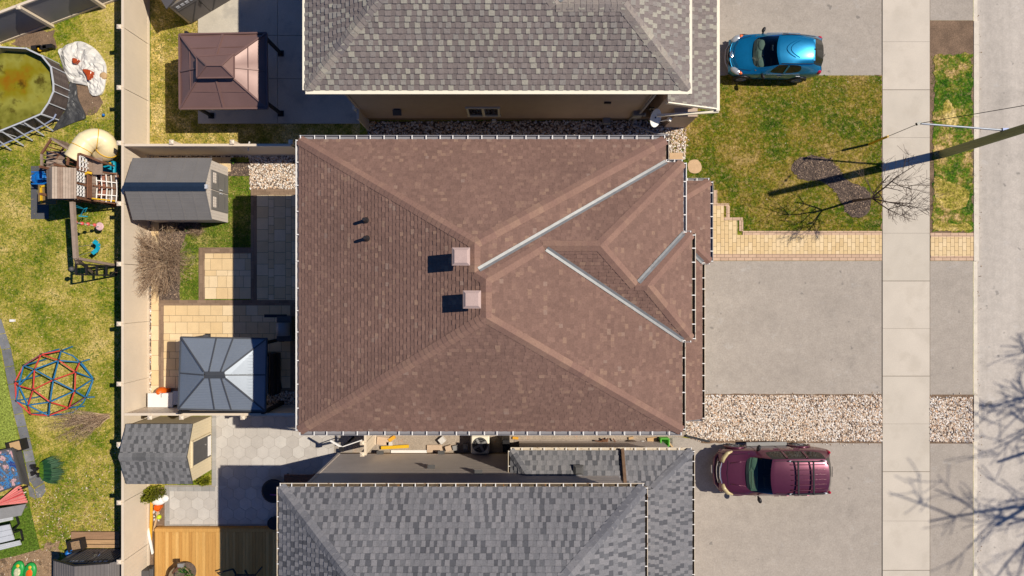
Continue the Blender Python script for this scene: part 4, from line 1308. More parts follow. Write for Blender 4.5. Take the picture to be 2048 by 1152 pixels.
gutter(g_house, k1 + gz, k2 + gz, [M['gut_tan'], M['gut_tan']], hang=.42, hang_m=gw, out=(0, 1, 0), w=.105)
gutter(g_house, k1 + gz, (k1.x, yb, EL - .01), [M['gut_tan'], M['gut_in']], hang=.45, hang_m=gw, out=(-1, 0, 0), w=.08)
gutter(g_house, k2 + gz, (k2.x, b3.y, EL - .01), [M['gut_tan'], M['gut_in']], hang=.44, hang_m=gw, out=(1, 0, 0), w=.1)
# ------------------------------------------------------------------ fences
FH = 1.83
def fence(name, label, a, b, posts, m, side, bw=.155, h=FH, cap=True, rails=True, base=None, ext=0.0):
    """vertical tongued boards between a and b (2D), posts standing on the side given; side = unit normal towards the posts"""
    a, b, n = Vector((*a, 0)), Vector((*b, 0)), Vector((*side, 0))
    d = (b - a).normalized(); L = (b - a).length
    t = thing(name, label, 'fence', (a + b) / 2)
    ts = sorted([p for p in posts])
    edges = [0.0] + ts + [L] if ts else [0.0, L]
    edges = [e for i, e in enumerate(edges) if i == 0 or e - edges[i - 1] > .12]
    for e0, e1 in zip(edges, edges[1:]):
        mb = MB()
        k = max(1, round((e1 - e0 - .02) / bw)); w = (e1 - e0 - .02) / k
        for i in range(k):
            s0, s1 = e0 + .01 + i * w, e0 + .01 + (i + 1) * w
            p0, p1 = a + d * (s0 + .004), a + d * (s1 - .004)
            o = -n * .012
            mb.add([p0 + o + Vector((0, 0, .06)), p1 + o + Vector((0, 0, .06)), p1 + o + Vector((0, 0, h - .02)), p0 + o + Vector((0, 0, h - .02))], [(0, 1, 2, 3)])
        mid = (a + d * e0 + a + d * e1) / 2
        mb.bar(a + d * (e0 + .01) + n * .012 + Vector((0, 0, h / 2)), a + d * (e1 - .01) + n * .012 + Vector((0, 0, h / 2)), .04, h - .1)
        mb.build('panel', m, t)
        rb = MB()
        rb.bar(a + d * (e0 + .004) + n * .012 + Vector((0, 0, h - .03)), a + d * (e1 - .004) + n * .012 + Vector((0, 0, h - .03)), .095, .07)
        rb.build('top_rail', m if base is None else base, t)
        rb = MB()
        rb.bar(a + d * (e0 + .004) + n * .012 + Vector((0, 0, .07)), a + d * (e1 - .004) + n * .012 + Vector((0, 0, .07)), .085, .12)
        rb.build('bottom_rail', m if base is None else base, t)
    for s in ts:
        c = a + d * s + n * .12
        pb_ = MB()
        pb_.box(c + Vector((0, 0, (h + .04) / 2)), (.13, .13, h + .04), rz=math.atan2(d.y, d.x))
        k = .085
        z0 = h + .04
        vs_ = [c + Vector((i * k, j * k, z0)) for i, j in ((-1, -1), (1, -1), (1, 1), (-1, 1))] + [c + Vector((i * k, j * k, z0 + .03)) for i, j in ((-1, -1), (1, -1), (1, 1), (-1, 1))] + [c + Vector((0, 0, z0 + .07))]
        pb_.add(vs_, [(3, 2, 1, 0), (0, 1, 5, 4), (1, 2, 6, 5), (2, 3, 7, 6), (3, 0, 4, 7), (4, 5, 8), (5, 6, 8), (6, 7, 8), (7, 4, 8)])
        pb_.build('post', m if base is None else base, t)
    return t

fx0 = X(300) - .03
py_posts = [10.13, 7.77, 5.62, 3.27, .93, -1.39, -3.72, -6.06, -8.32, -10.62, -12.9]
y_lo, y_hi = -14.9, 14.6
fence('back_fence', 'long tan vinyl fence with capped posts running behind the three back yards', (fx0, y_lo), (fx0, y_hi), [y - y_lo for y in sorted(py_posts)] , M['fence'], (-1, 0))
fence('side_fence', 'tan vinyl fence between the grey shed and the brown metal gazebo', (fx0 + .05, Y(310)), (X(588, 1.8), Y(310)), [X(345, 1.8) - fx0 - .05, X(466, 1.8) - fx0 - .05, X(583, 1.8) - fx0 - .05], M['fence'], (0, 1))
fence('side_fence', 'tan vinyl fence between the slate blue gazebo and the shingled shed', (fx0 + .05, Y(811)), (X(590, 1.8), Y(811)), [X(302, 1.8) - fx0 - .05, X(365, 1.8) - fx0 - .05, X(487, 1.8) - fx0 - .05], M['fence'], (0, -1))
fence('side_gate', 'short tan gate panel between the taupe house and the brown roof', (X(737), Y(262)), (X(737), Y(240) + .1), [Y(240) - Y(262)], M['fence'], (-1, 0))
fence('side_gate', 'short tan gate panel between the brown roof and the grey house', (X(751), Y(905) + .35), (X(751), Y(845)), [.06, .5], M['fence'], (-1, 0))
tl = math.hypot(12.4, 4.75)
fence('rear_fence', 'dark panelled fence with cream rails behind the round pool', (-27.6, 7.82), (X(300) - .25, 12.45), [2.0, 4.3, 6.65, 9.0, 11.3], M['fencedark'], (.36, -.93), base=M['fence'])

# ------------------------------------------------------------------ sheds
def gable_shed(name, label, x0, x1, y0, y1, zw, zr, mats, ov=.1, ovf=.12, shingle=None, ridge=None, front='x', ym=None, cat='shed'):
    """ridge along x; the door wall looks towards +x"""
    ym = (y0 + y1) / 2 if ym is None else ym
    t = thing(name, label, cat, ((x0 + x1) / 2, (y0 + y1) / 2, 0))
    mb = MB()
    z0 = .05
    ring = [(y0, z0), (y1, z0), (y1, zw), (ym, zr - .05), (y0, zw)]
    vs_ = [(x1, y, z) for y, z in ring] + [(x0, y, z) for y, z in ring]
    mb.add(vs_, [(0, 1, 2, 3, 4), (9, 8, 7, 6, 5), (0, 4, 9, 5), (1, 6, 7, 2)])
    k = int((y1 - y0) / .12)
    for i in range(1, k):
        y = y0 + (y1 - y0) * i / k
        zt = zw + (zr - .05 - zw) * (1 - abs(y - ym) / max(ym - y0, y1 - ym)) - .03
        mb.box((x1 + .004, y, (z0 + zt) / 2), (.012, .02, zt - z0))
    mb.build('wall', mats['wall'], t)
    sl0, sl1 = (zr - zw) / (ym - y0), (zr - zw) / (y1 - ym)
    e0, e1 = y0 - ov, y1 + ov
    ze0, ze1 = zw - sl0 * ov, zw - sl1 * ov
    a0, a1 = x0 - ovf, x1 + ovf
    dn = .14 * 0
    pts0 = [Vector((a0, e0, ze0)), Vector((a1, e0, ze0)), Vector((a1, ym, zr)), Vector((a0, ym, zr))]
    pts1 = [Vector((a1, e1, ze1)), Vector((a0, e1, ze1)), Vector((a0, ym, zr)), Vector((a1, ym, zr))]
    if shingle:
        r = roof_part(t, 'roof', [(pts0, UX), (pts1, UX)], shingle, [(Vector((a0, ym, zr)), Vector((a1, ym, zr)), Vector((0, -sl0, 1)).normalized(), Vector((0, sl1, 1)).normalized())], shingle, expo=.15, tabw=(.1, .2), lift=.008, capw=.15)
        mb = MB()
        for P_ in (pts0, pts1):
            mb.add([p - Vector((0, 0, .012)) for p in P_] + [p - Vector((0, 0, .07)) for p in P_], [(0, 1, 2, 3), (7, 6, 5, 4), (0, 4, 5, 1), (1, 5, 6, 2), (2, 6, 7, 3), (3, 7, 4, 0)])
        mb.build('roof_deck', M['darkgrey'], t)
    else:
        mb = MB()
        for P_ in (pts0, pts1):
            mb.add(P_ + [p - Vector((0, 0, .05)) for p in P_], [(0, 1, 2, 3), (7, 6, 5, 4), (0, 4, 5, 1), (1, 5, 6, 2), (2, 6, 7, 3), (3, 7, 4, 0)])
            n_ = 6
            for i in range(n_ + 1):
                f = i / n_
                mb.bar(P_[0].lerp(P_[1], f) + Vector((0, 0, .006)), P_[3].lerp(P_[2], f) + Vector((0, 0, .006)), .05, .012)
            for i in range(1, 9):
                f = i / 9
                mb.bar(P_[0].lerp(P_[3], f) + Vector((0, 0, .003)), P_[1].lerp(P_[2], f) + Vector((0, 0, .003)), .018, .008)
        r = mb.build('roof', mats['roof'], t)
        if ridge:
            mb = MB()
            w = .17
            for s, sl in ((-1, sl0), (1, sl1)):
                mb.add([(a0 - .04, ym, zr + .03), (a1 + .02, ym, zr + .03), (a1 + .02, ym + s * w, zr + .03 - sl * w), (a0 - .04, ym + s * w, zr + .03 - sl * w)], [(0, 1, 2, 3)])
            for e in (a0 - .04, a1 + .02):
                mb.add([(e, ym, zr + .03), (e, ym - w, zr + .03 - sl0 * w), (e, ym - w, zr - sl0 * w), (e, ym, zr - .02), (e, ym + w, zr - sl1 * w), (e, ym + w, zr + .03 - sl1 * w)], [(0, 1, 2, 3, 4, 5)])
            mb.build('ridge_cap', ridge, r)
            mb = MB(); mb.box((a1 + .06, ym, zr - .03), (.1, .16, .1)); mb.build('finial', M['lightgrey'], r)
    return t, ym

# grey resin shed
s1, ym1 = gable_shed('resin_shed', 'grey resin shed with a navy strip along its ridge, beside the bare shrub', X(258, 1.95) + .1, X(457), 2.72, 5.02, 1.72, 2.28,
    {'wall': M['shed_white'], 'roof': M['shed_grey']}, ov=.06, ovf=.08, ridge=M['navy'])
xf = X(457)
for s in (-1, 1):
    mb = MB()
    mb.box((xf + .022, ym1 + s * .4, .86), (.04, .76, 1.5))
    d_ = mb.build('door', M['shed_grey'], s1, bevel=.01)
    mb = MB()
    for i in range(2):
        for j in range(4):
            mb.box((xf + .052, ym1 + s * .48 - .14 + j * .1, 1.28 + i * .14), (.024, .07, .09))
    mb.box((xf + .043, ym1 + s * .48 + .01, 1.35), (.012, .42, .26))
    mb.build('window', M['shed_white'], d_)
    mb = MB(); mb.box((xf + .06, ym1 + s * .07, .82), (.05, .035, .2)); mb.build('handle', M['lightgrey'], d_)
    mb = MB()
    mb.box((xf + .046, ym1 + s * .4, .45), (.012, .5, .02)); mb.box((xf + .046, ym1 + s * .4, 1.05), (.012, .5, .02))
    mb.build('door_moulding', M['darkgrey'], d_)
# shingled shed
s2, ym2 = gable_shed('shingled_shed', 'small shed with dark grey shingle roof and beige front, between back fence and hexagon patio', X(247, 1.95) + .14, X(424), -7.55, -5.33, 1.88, 2.32,
    {'wall': M['siding_beige']}, ov=.05, ovf=.1, shingle=M['shake_shed'])
xf = X(424)
mb = MB()
mb.box((xf + .02, ym2 - .05, .95), (.05, .92, 1.5)); dr = mb.build('door', M['darkgrey'], s2)
mb = MB()
mb.box((xf + .035, ym2 - .05, .34), (.05, .8, .26)); mb.build('sill_panel', M['white'], dr)
mb = MB(); mb.cyl((xf + .05, ym2 + .1, .75), (xf + .1, ym2 + .1, .75), .03); mb.build('handle', M['brass'], dr)
mb = MB()
for yy in (ym2 - .54, ym2 + .44): mb.box((xf + .03, yy, .95), (.06, .06, 1.56))
mb.box((xf + .03, ym2 - .05, 1.74), (.06, 1.04, .06)); mb.build('door_frame', M['siding_beige'], dr)
mb = MB(); mb.box((X(240, 1.7), Y(890, 1.7), 1.72), (.1, .2, .1)); mb.build('soffit_vent', M['white'], s2)
# dark resin shed bottom left: ridge along y, doors towards the picture's centre (+y)
t = thing('dark_shed', 'dark grey resin shed with double doors, in the corner below the wooden step', 'shed', (-16.75, -12, 0))
x0, x1, yf, yb_ = -18.0, -15.5, -10.86, -13.3
xm = -16.9
mb = MB()
ring = [(x0, .05), (x1, .05), (x1, 1.5), (xm, 1.92), (x0, 1.45)]
mb.add([(x, yf, z) for x, z in ring] + [(x, yb_, z) for x, z in ring], [(4, 3, 2, 1, 0), (5, 6, 7, 8, 9), (0, 5, 9, 4), (1, 2, 7, 6)])
mb.build('wall', M['shed_grey'], t)
mb = MB()
q = [((x0 - .1, 1.43), (xm, 1.97)), ((xm, 1.97), (-15.75, 1.74)), ((-15.75, 1.74), (x1 + .12, 1.4))]
for (a, za), (b, zb) in q:
    mb.add([(a, yf + .12, za), (b, yf + .12, zb), (b, yb_ - .1, zb), (a, yb_ - .1, za), (a, yf + .12, za - .05), (b, yf + .12, zb - .05), (b, yb_ - .1, zb - .05), (a, yb_ - .1, za - .05)], [(0, 3, 2, 1), (4, 5, 6, 7), (0, 1, 5, 4), (2, 3, 7, 6)])
    n_ = 9
    for i in range(1, n_):
        f = i / n_
        mb.bar((a + (b - a) * f, yf + .12, za + (zb - za) * f + .004), (a + (b - a) * f, yb_ - .1, za + (zb - za) * f + .004), .03, .012)
rf = mb.build('roof', M['shed_dark'], t)
mb = MB(); mb.box((xm + .02, -11.5, 1.97), (.2, .3, .04)); mb.build('roof_vent', M['lightgrey'], rf)
mb = MB(); mb.bar((x0 - .1, yf + .13, 1.42), (xm, yf + .13, 1.96), .04, .07); mb.bar((xm, yf + .13, 1.96), (x1 - .2, yf + .13, 1.72), .04, .07); mb.build('gable_trim', M['black'], rf)
for s in (-1, 1):
    mb = MB(); mb.box((xm + .15 + s * .47, yf + .02, .82), (.9, .05, 1.4)); d_ = mb.build('door', M['shed_dark'], t, bevel=.01)
    mb = MB()
    for i in range(6): mb.box((xm + .15 + s * .47 - .33 + i * .13, yf + .05, .8), (.03, .02, 1.2))
    mb.build('door_rib', M['darkgrey'], d_)
    mb = MB(); mb.tube([(xm + .15 + s * .07, yf + .05, .75), (xm + .15 + s * .1, yf + .11, .82), (xm + .15 + s * .07, yf + .05, .9)], .018, 6); mb.build('handle', M['brass'], d_)
    mb = MB()
    for i in range(3): mb.box((xm + .15 + s * .47 - .2 + i * .2, yf + .05, 1.36), (.14, .015, .1))
    mb.build('window', M['lightgrey'], d_)
# shed at the top edge, seen from its door side
t = thing('corner_shed', 'grey shed with double doors and beige side, at the top edge above the brown gazebo', 'shed', P(350, -60))
w_dir = Vector((.83, .56, 0)); d_dir = Vector((-.56, .83, 0))
p_r = P(455, 3)           # right foot of the door wall
foot_l = P(379, 48)
w_dir = (p_r - foot_l).normalized(); d_dir = Vector((-w_dir.y, w_dir.x, 0))
Wd = 2.1
o_ = foot_l.copy(); o_.z = 0
mb = MB()
cs = [o_, o_ + w_dir * Wd, o_ + w_dir * Wd + d_dir * 2.4, o_ + d_dir * 2.4]
hh = 1.75
mb.add([c + Vector((0, 0, .03)) for c in cs] + [c + Vector((0, 0, hh)) for c in cs] + [(cs[0] + cs[1]) / 2 + Vector((0, 0, 2.2)), (cs[2] + cs[3]) / 2 + Vector((0, 0, 2.2))], [(0, 1, 5, 8, 4), (2, 3, 7, 9, 6), (1, 2, 6, 5), (3, 0, 4, 7)])
for i in range(1, 14):
    f = i / 14
    p = cs[3].lerp(cs[0], f) - w_dir * .006
    mb.bar(p + Vector((0, 0, .1)), p + Vector((0, 0, hh - .03)), .02, .02)
mb.build('wall', M['siding_beige'], t)
mb = MB()
ry = Vector((0, 0, 2.26))
ra, rb_ = (cs[0] + cs[1]) / 2 - d_dir * .06 + ry, (cs[2] + cs[3]) / 2 + d_dir * .1 + ry
for s in (-1, 1):
    ea = (cs[0] if s < 0 else cs[1]) + w_dir * (s * .1) - d_dir * .06 + Vector((0, 0, 1.71))
    eb = (cs[3] if s < 0 else cs[2]) + w_dir * (s * .1) + d_dir * .1 + Vector((0, 0, 1.71))
    mb.add([ra, rb_, eb, ea] + [p - Vector((0, 0, .05)) for p in (ra, rb_, eb, ea)], [(0, 1, 2, 3), (7, 6, 5, 4), (0, 3, 7, 4), (1, 5, 6, 2), (3, 2, 6, 7)])
mb.build('roof', M['shed_dark'], t)
for s in (0, 1):
    mb = MB()
    a, b = o_ + w_dir * (.1 + s * .96) - d_dir * .03, o_ + w_dir * (1.04 + s * .96) - d_dir * .03
    mb.bar(a + Vector((0, 0, .86)), b + Vector((0, 0, .86)), .05, 1.62)
    dd = mb.build('door', M['shed_dark'], t)
    mb = MB()
    c0 = a.lerp(b, .5) - d_dir * .03
    for i in range(4):
        p = c0 + w_dir * (-.3 + i * .2)
        mb.bar(p + w_dir * -.07 + Vector((0, 0, 1.42)), p + w_dir * .07 + Vector((0, 0, 1.42)), .02, .15)
    mb.build('window', M['lightgrey'], dd)
    mb = MB()
    q0 = a - d_dir * .03; q1 = b - d_dir * .03
    mb.bar(q0.lerp(q1, .12) + Vector((0, 0, .12)), q0.lerp(q1, .88) + Vector((0, 0, 1.15)), .02, .05)
    mb.bar(q0.lerp(q1, .04) + Vector((0, 0, 1.2)), q0.lerp(q1, .96) + Vector((0, 0, 1.2)), .02, .05)
    mb.build('door_brace', M['darkgrey'], dd)
    mb = MB()
    p = (b if s == 0 else a) - d_dir * .06
    mb.bar(p + Vector((0, 0, .9)), p + Vector((0, 0, 1.1)), .03, .04); mb.build('handle', M['black'], dd)

# ------------------------------------------------------------------ gazebos
def gazebo_brown():
    z0, z1 = 2.15, 2.78
    c = [P(359, 69, z0), P(533, 66, z0), P(535, 217, z0), P(360, 218, z0)]
    t = thing('metal_gazebo', 'brown metal roofed gazebo with a small raised top, on lawn and concrete', 'gazebo', P(470, 150))
    i_ = [P(394, 116, z1 - .12), P(468, 112, z1 - .12), P(468, 158, z1 - .12), P(396, 157, z1 - .12)]
    for k in range(4):
        mb = MB()
        a, b, q, p = c[k], c[(k + 1) % 4], i_[(k + 1) % 4], i_[k]
        n_ = 2
        m0, m1 = (a + b) / 2, (p + q) / 2
        up = Vector((0, 0, 1))
        grid = []
        rnd = random.Random(k)
        for r in range(7):
            row = []
            for s in range(9):
                x = a.lerp(b, s / 8).lerp(p.lerp(q, s / 8), r / 6)
                row.append(x - up * (.035 * math.sin(math.pi * (s / 4 % 1)) * (1 - r / 9) + rnd.uniform(0, .006)))
            grid.append(row)
        mb.smooth = True
        flat = [v for row in grid for v in row]
        mb.add(flat, [(r * 9 + s, r * 9 + s + 1, (r + 1) * 9 + s + 1, (r + 1) * 9 + s) for r in range(6) for s in range(8)])
        mb.smooth = False
        r_ = mb.build('roof_panel', M['canopy_brown'], t)
        mb = MB()
        mb.bar(a + up * .02, p + up * .02, .06, .04)
        mb.bar(m0 + up * .012, m1 + up * .02, .06, .04)
        mb.bar(a, b, .06, .09)
        e0, e1 = a.lerp(p, .58), b.lerp(q, .58)
        mb.bar(e0 + up * .0, e1 + up * .0, .03, .02)
        mb.build('roof_rib', M['canopy_brown'], r_)
    # raised top
    zt = z1 + .1
    o = [P(394, 113, zt), P(468, 108, zt), P(468, 155, zt), P(394, 156, zt)]
    pk = [P(413, 131, zt + .3), P(444, 131, zt + .3)]
    mb = MB()
    mb.add(o + pk, [(0, 1, 5, 4), (1, 2, 5), (2, 3, 4, 5), (3, 0, 4)])
    tp = mb.build('roof_top', M['canopy_brown'], t)
    mb = MB()
    for a, b in ((o[0], pk[0]), (o[3], pk[0]), (o[1], pk[1]), (o[2], pk[1]), (pk[0], pk[1])):
        mb.bar(a + Vector((0, 0, .02)), b + Vector((0, 0, .02)), .05, .03)
    for k in range(4): mb.bar(o[k], o[(k + 1) % 4], .05, .05)
    mb.build('roof_rib', M['canopy_brown'], tp)
    feet = [P(424, 232), P(563, 228), P(563, 108), P(424, 106)]
    for f_ in feet:
        mb = MB()
        mb.box((f_.x, f_.y, z0 / 2), (.11, .11, z0 + .06)); mb.box((f_.x, f_.y, .07), (.24, .24, .03))
        mb.build('post', M['black'], t)
    mb = MB()
    for k in range(4):
        a, b = feet[k], feet[(k + 1) % 4]
        mb.bar(Vector((a.x, a.y, z0 - .12)), Vector((b.x, b.y, z0 - .12)), .06, .1)
    mb.build('beam', M['black'], t)
gazebo_brown()

def gazebo_slate():
    z0, z1 = 2.1, 2.8
    c = [P(362, 674, z0), P(534, 677, z0), P(531, 822, z0), P(357, 818, z0)]
    t = thing('metal_gazebo', 'slate blue metal roofed gazebo with dark ribs, on the beige patio', 'gazebo', P(450, 740))
    i_ = [P(408, 743, z1), P(449, 743, z1), P(452, 757, z1), P(408, 757, z1)]
    up = Vector((0, 0, 1))
    for k in range(4):
        mb = MB()
        a, b, q, p = c[k], c[(k + 1) % 4], i_[(k + 1) % 4], i_[k]
        n_ = int((b - a).length / .11) if k % 2 else int((p - a).length / .1)
        mb.add([a, b, q, p], [(0, 1, 2, 3)])
        if k % 2 == 0:      # corrugation runs along the eave here
            for i in range(1, n_):
                f = i / n_
                mb.bar(a.lerp(p, f), b.lerp(q, f), .03, .012)
        else:               # and up the slope on the two ends
            for i in range(1, n_):
                f = i / n_
                e = a.lerp(b, f)
                # stop at the hips
                g0, g1 = (p - a), (q - b)
                nn = (q + p) / 2 - (a + b) / 2
                fr = min(1, min(f, 1 - f) / .5 * 1.0)
                mb.bar(e, e + nn * fr * .92, .04, .014)
        pn = mb.build('roof_panel', M['canopy_grey'], t)
        mb = MB()
        mb.bar(a + up * .02, p + up * .02, .05, .04)
        mb.bar(a, b, .05, .08)
        if k % 2 == 0:
            for f, h_ in ((.415, .25), (.61, .82)) if k == 0 else ((.39, .2), (.585, .75)):
                mb.bar(a.lerp(b, f) + up * .02, p.lerp(q, h_) + up * .02, .045, .03)
        else:
            mb.bar(a.lerp(b, .5) + up * .02, p.lerp(q, .5) + up * .02, .045, .03)
        mb.build('roof_rib', M['canopy_rib'], pn)
    mb = MB()
    mb.add(i_ + [P(411, 750, z1 + .12), P(449, 750, z1 + .12)], [(0, 1, 5, 4), (1, 2, 5), (2, 3, 4, 5), (3, 0, 4)])
    mb.build('roof_top', M['canopy_rib'], t)
    feet = [P(564, 678), P(417, 672), P(564, 806), P(410, 806)]
    for f_ in feet:
        mb = MB(); mb.box((f_.x, f_.y, z0 / 2), (.12, .12, z0)); mb.box((f_.x, f_.y, .05), (.22, .22, .03)); mb.build('post', M['black'], t)
    mb = MB()
    for i, j in ((0, 1), (2, 3), (0, 2), (1, 3)):
        mb.bar(Vector((feet[i].x, feet[i].y, z0 - .1)), Vector((feet[j].x, feet[j].y, z0 - .1)), .06, .1)
    mb.build('beam', M['black'], t)
    mb = MB()
    p = P(416, 672, 1.9); mb.box((p.x, p.y - .02, 2.0), (.2, .16, .16)); mb.build('corner_bracket', M['darkgrey'], t)
gazebo_slate()

# things around the slate gazebo
t = thing('storage_bench', 'white lidded storage bench half under the slate blue gazebo', 'storage box', P(342, 795))
mb = MB(); mb.box((X(336), Y(795), .26), (.95, .5, .5)); mb.build('body', M['lightgrey'], t, bevel=.02)
mb = MB(); mb.box((X(335), Y(796), .54), (1.04, .58, .06)); mb.build('lid', M['white'], t, bevel=.015)
mb = MB(); mb.box((X(352, .6), Y(796, .6), .575), (.26, .56, .006)); mb.build('lid_panel', M['lightgrey'], t)
mb = MB(); mb.tube([(X(322, .6), Y(795, .6), .58), (X(323, .6), Y(788, .6), .62), (X(326, .6), Y(786, .6), .6)], .012, 6); mb.build('latch', M['grey'], t)
t = thing('toy_car', 'bright orange plastic toy behind the white storage bench', 'toy', P(331, 780))
mb = MB(); mb.smooth = True; mb.ball((X(331), Y(781), .3), (.2, .2, .3)); mb.smooth = False; mb.box((X(333), Y(783), .12), (.4, .3, .22)); mb.build('body', M['orange'], t)
t = thing('outdoor_sofa', 'dark outdoor sofa with a pale cushion in the shade beside the slate gazebo', 'sofa', P(548, 750))
mb = MB(); mb.box((X(543), Y(745), .2), (.8, 1.7, .36)); mb.box((X(556), Y(745), .5), (.16, 1.7, .5)); mb.build('frame', M['black'], t, bevel=.02)
mb = MB(); mb.box((X(536), Y(748), .45), (.36, 1.6, .14)); mb.build('cushion', M['lightgrey'], t, bevel=.04)
t = thing('barbecue_grill', 'dark barbecue grill with a side shelf in the shade under the eaves', 'grill', P(582, 652))
mb = MB(); mb.box((X(583), Y(655), .5), (.6, 1.0, .8)); mb.build('cart', M['darkgrey'], t, bevel=.02)
mb = MB(); mb.smooth = True; mb.tube([(X(583), Y(643), 1.0), (X(583), Y(668), 1.0)], .27, 14); mb.smooth = False; mb.build('lid', M['grey'], t)
mb = MB(); mb.box((X(566), Y(630), .85), (.9, .12, .05)); mb.build('side_shelf', M['black'], t)
h = MB(); h.tube([P(550, 715, .03), P(556, 722, .03), P(557, 740, .03), P(560, 760, .03), P(563, 778, .03)], .025, 6)
tag(h.build('garden_hose', M['black']), 'black garden hose trailing over the shaded slabs next to the sofa', 'hose')
mb = MB(); mb.tube([P(499, 284, 1.5), P(496, 292, 1.4), P(497, 301, 1.35)], .03, 6); 
tag(mb.build('hanging_cloth', M['white']), 'small white rag hanging on the tan fence north of the patio', 'cloth')

# ------------------------------------------------------------------ the left neighbour's yard
# pool
def oval_pool():
    zt = .98
    top = [(-70, 150), (-45, 110), (0, 94), (52, 97), (84, 112), (102, 134), (107, 168), (107, 183), (97, 206), (82, 228), (40, 246), (0, 262), (-60, 290), (-110, 270), (-110, 190)]
    ring = [P(x, y, zt) for x, y in top]
    t = thing('oval_pool', 'oval above-ground pool of murky green water with a faded dark wall', 'pool', P(0, 190))
    n = len(ring)
    mb = MB()
    rnd = random.Random(5)
    for i in range(n):
        a, b = ring[i], ring[(i + 1) % n]
        k = max(1, int((b - a).length / .12))
        for j in range(k):
            p, q = a.lerp(b, j / k), a.lerp(b, (j + 1) / k)
            mb.add([p, q, Vector((q.x, q.y, 0)), Vector((p.x, p.y, 0))], [(0, 1, 2, 3)], (rnd.random(), 0, 0))
    mb.build('wall', M['poolwall'], t)
    mb = MB()
    c = sum(ring, Vector()) / n
    inn = [p + (c - p).normalized() * .05 for p in ring]
    mb.add([Vector((p.x, p.y, zt)) for p in inn] + [Vector((p.x, p.y, .02)) for p in inn], [(i, (i + 1) % n, (i + 1) % n + n, i + n) for i in range(n)])
    mb.build('liner', M['poolliner'], t)
    m, nt, bs = new_mat('murky_water')
    tc = nnode(nt, 'ShaderNodeTexCoord').outputs['Object']
    n1 = noise_n(nt, tc, .45, 4, .6)
    cc = ramp_n(nt, n1, [(.36, A(150, 96, 10)), (.45, A(138, 126, 22)), (.55, A(154, 150, 66)), (.66, A(110, 108, 34))])
    n2 = noise_n(nt, tc, 1.6, 5, .62)
    cc = mix_n(nt, ramp_n(nt, n2, [(.54, g(0)), (.66, g(.85))]), cc, A(70, 56, 8))
    nt.links.new(cc, bs.inputs['Base Color'])
    bs.inputs['Roughness'].default_value = .12
    bs.inputs['Specular IOR Level'].default_value = .3
    mb = MB(); mb.poly([Vector((p.x, p.y, .62)) for p in inn]); mb.build('water', m, t)
    mb = MB()
    for i in range(n): mb.bar(ring[i], ring[(i + 1) % n], .055, .035)
    mb.build('top_rail', M['lightgrey'], t)
    for i in range(n):
        mb = MB(); p = ring[i]; d = (p - c); d.z = 0; d.normalize()
        mb.bar(p + d * .03, Vector((p.x, p.y, 0)) + d * .03, .04, .03, up=d); mb.build('upright', M['lightgrey'], t)
    for (x0, y0), (x1, y1) in (((68, 234), (106, 262)), ((45, 243), (88, 271)), ((23, 252), (65, 281)), ((1, 261), (47, 291)), ((-20, 268), (22, 300)), ((83, 228), (117, 240))):
        mb = MB(); mb.bar(P(x0, y0, zt), P(x1, y1, .1), .04, .04); mb.build('buttress', M['lightgrey'], t)
    mb = MB(); mb.tube([P(112, 228, .45), P(107, 238, .45), P(84, 252, .42), P(28, 279, .4), P(-30, 305, .4)], .03, 6)
    mb.build('side_rail', surf('pale_blue_tube', A(150, 160, 190), .4), t)
oval_pool()
# tarps
def cloth(name, outline, m, label, amp, seed, base=.05, n=46, folds=1.0, edge=.03, patches=None):
    xs = [p[0] for p in outline]; ys = [p[1] for p in outline]
    x0, x1, y0, y1 = min(xs), max(xs), min(ys), max(ys)
    cx, cy = sum(xs) / len(xs), sum(ys) / len(ys)
    mb = MB()
    # radial grid so the rim follows the outline
    per = blob(outline, 5)
    k = len(per); rings = 12
    vs_ = [Vector((cx, cy, 0))]
    for r in range(1, rings + 1):
        f = r / rings
        for x, y in per: vs_.append(Vector((cx + (x - cx) * f, cy + (y - cy) * f, f)))
    out = []
    for v in vs_:
        f = v.z
        p = Vector((v.x * 1.6 * folds, v.y * 1.6 * folds, seed))
        h = abs(mnoise.noise(p)) * 1.2 + .5 * abs(mnoise.noise(p * 2.7)) + .2 * mnoise.noise(p * 6)
        out.append(Vector((v.x, v.y, edge + base * (1 - f ** 3) + amp * h * (1 - .6 * f ** 4))))
    fs, mi = [], []
    for j in range(k): fs.append((0, 1 + j, 1 + (j + 1) % k))
    for r in range(rings - 1):
        for j in range(k):
            a = 1 + r * k
            fs.append((a + j, a + k + j, a + k + (j + 1) % k, a + (j + 1) % k))
    mb.add(out, fs)
    nb = len(out)
    rim = out[-k:]
    mb.add(rim + [Vector((p.x, p.y, 0)) for p in rim], [(j, (j + 1) % k, (j + 1) % k + k, j + k) for j in range(k)])
    return mb
mb = cloth('tarp', pxpoly([(112, 102), (124, 92), (152, 80), (182, 92), (203, 118), (208, 140), (204, 172), (198, 186), (184, 190), (174, 182), (172, 170), (142, 164), (132, 158)], .2), M['tarp'], '', .34, 3)
o = mb.build('tarp_heap', M['tarp']); tag(o, 'crumpled white tarp heap with rusty red puddles, next to the pool', 'tarp')
for outl, zz, sd in (([(163, 138), (178, 139), (180, 146), (174, 159), (170, 150)], .36, 1), ([(143, 115), (154, 118), (148, 125), (143, 124)], .37, 2)):
    mb = cloth('puddle', pxpoly(outl, zz), M['rust'], '', .03, sd, base=.03, edge=.0)
    for i, v in enumerate(mb.v): mb.v[i] = (v[0], v[1], v[2] + zz - .06 if v[2] > 0 else zz - .3)
    mb.build('puddle', M['rust'], o)
mb = cloth('tarp', pxpoly([(139, 166), (151, 168), (156, 198), (171, 234), (150, 244), (112, 260), (104, 262), (122, 232), (138, 205)], .05), M['tarpblack'], '', .14, 8, base=.02)
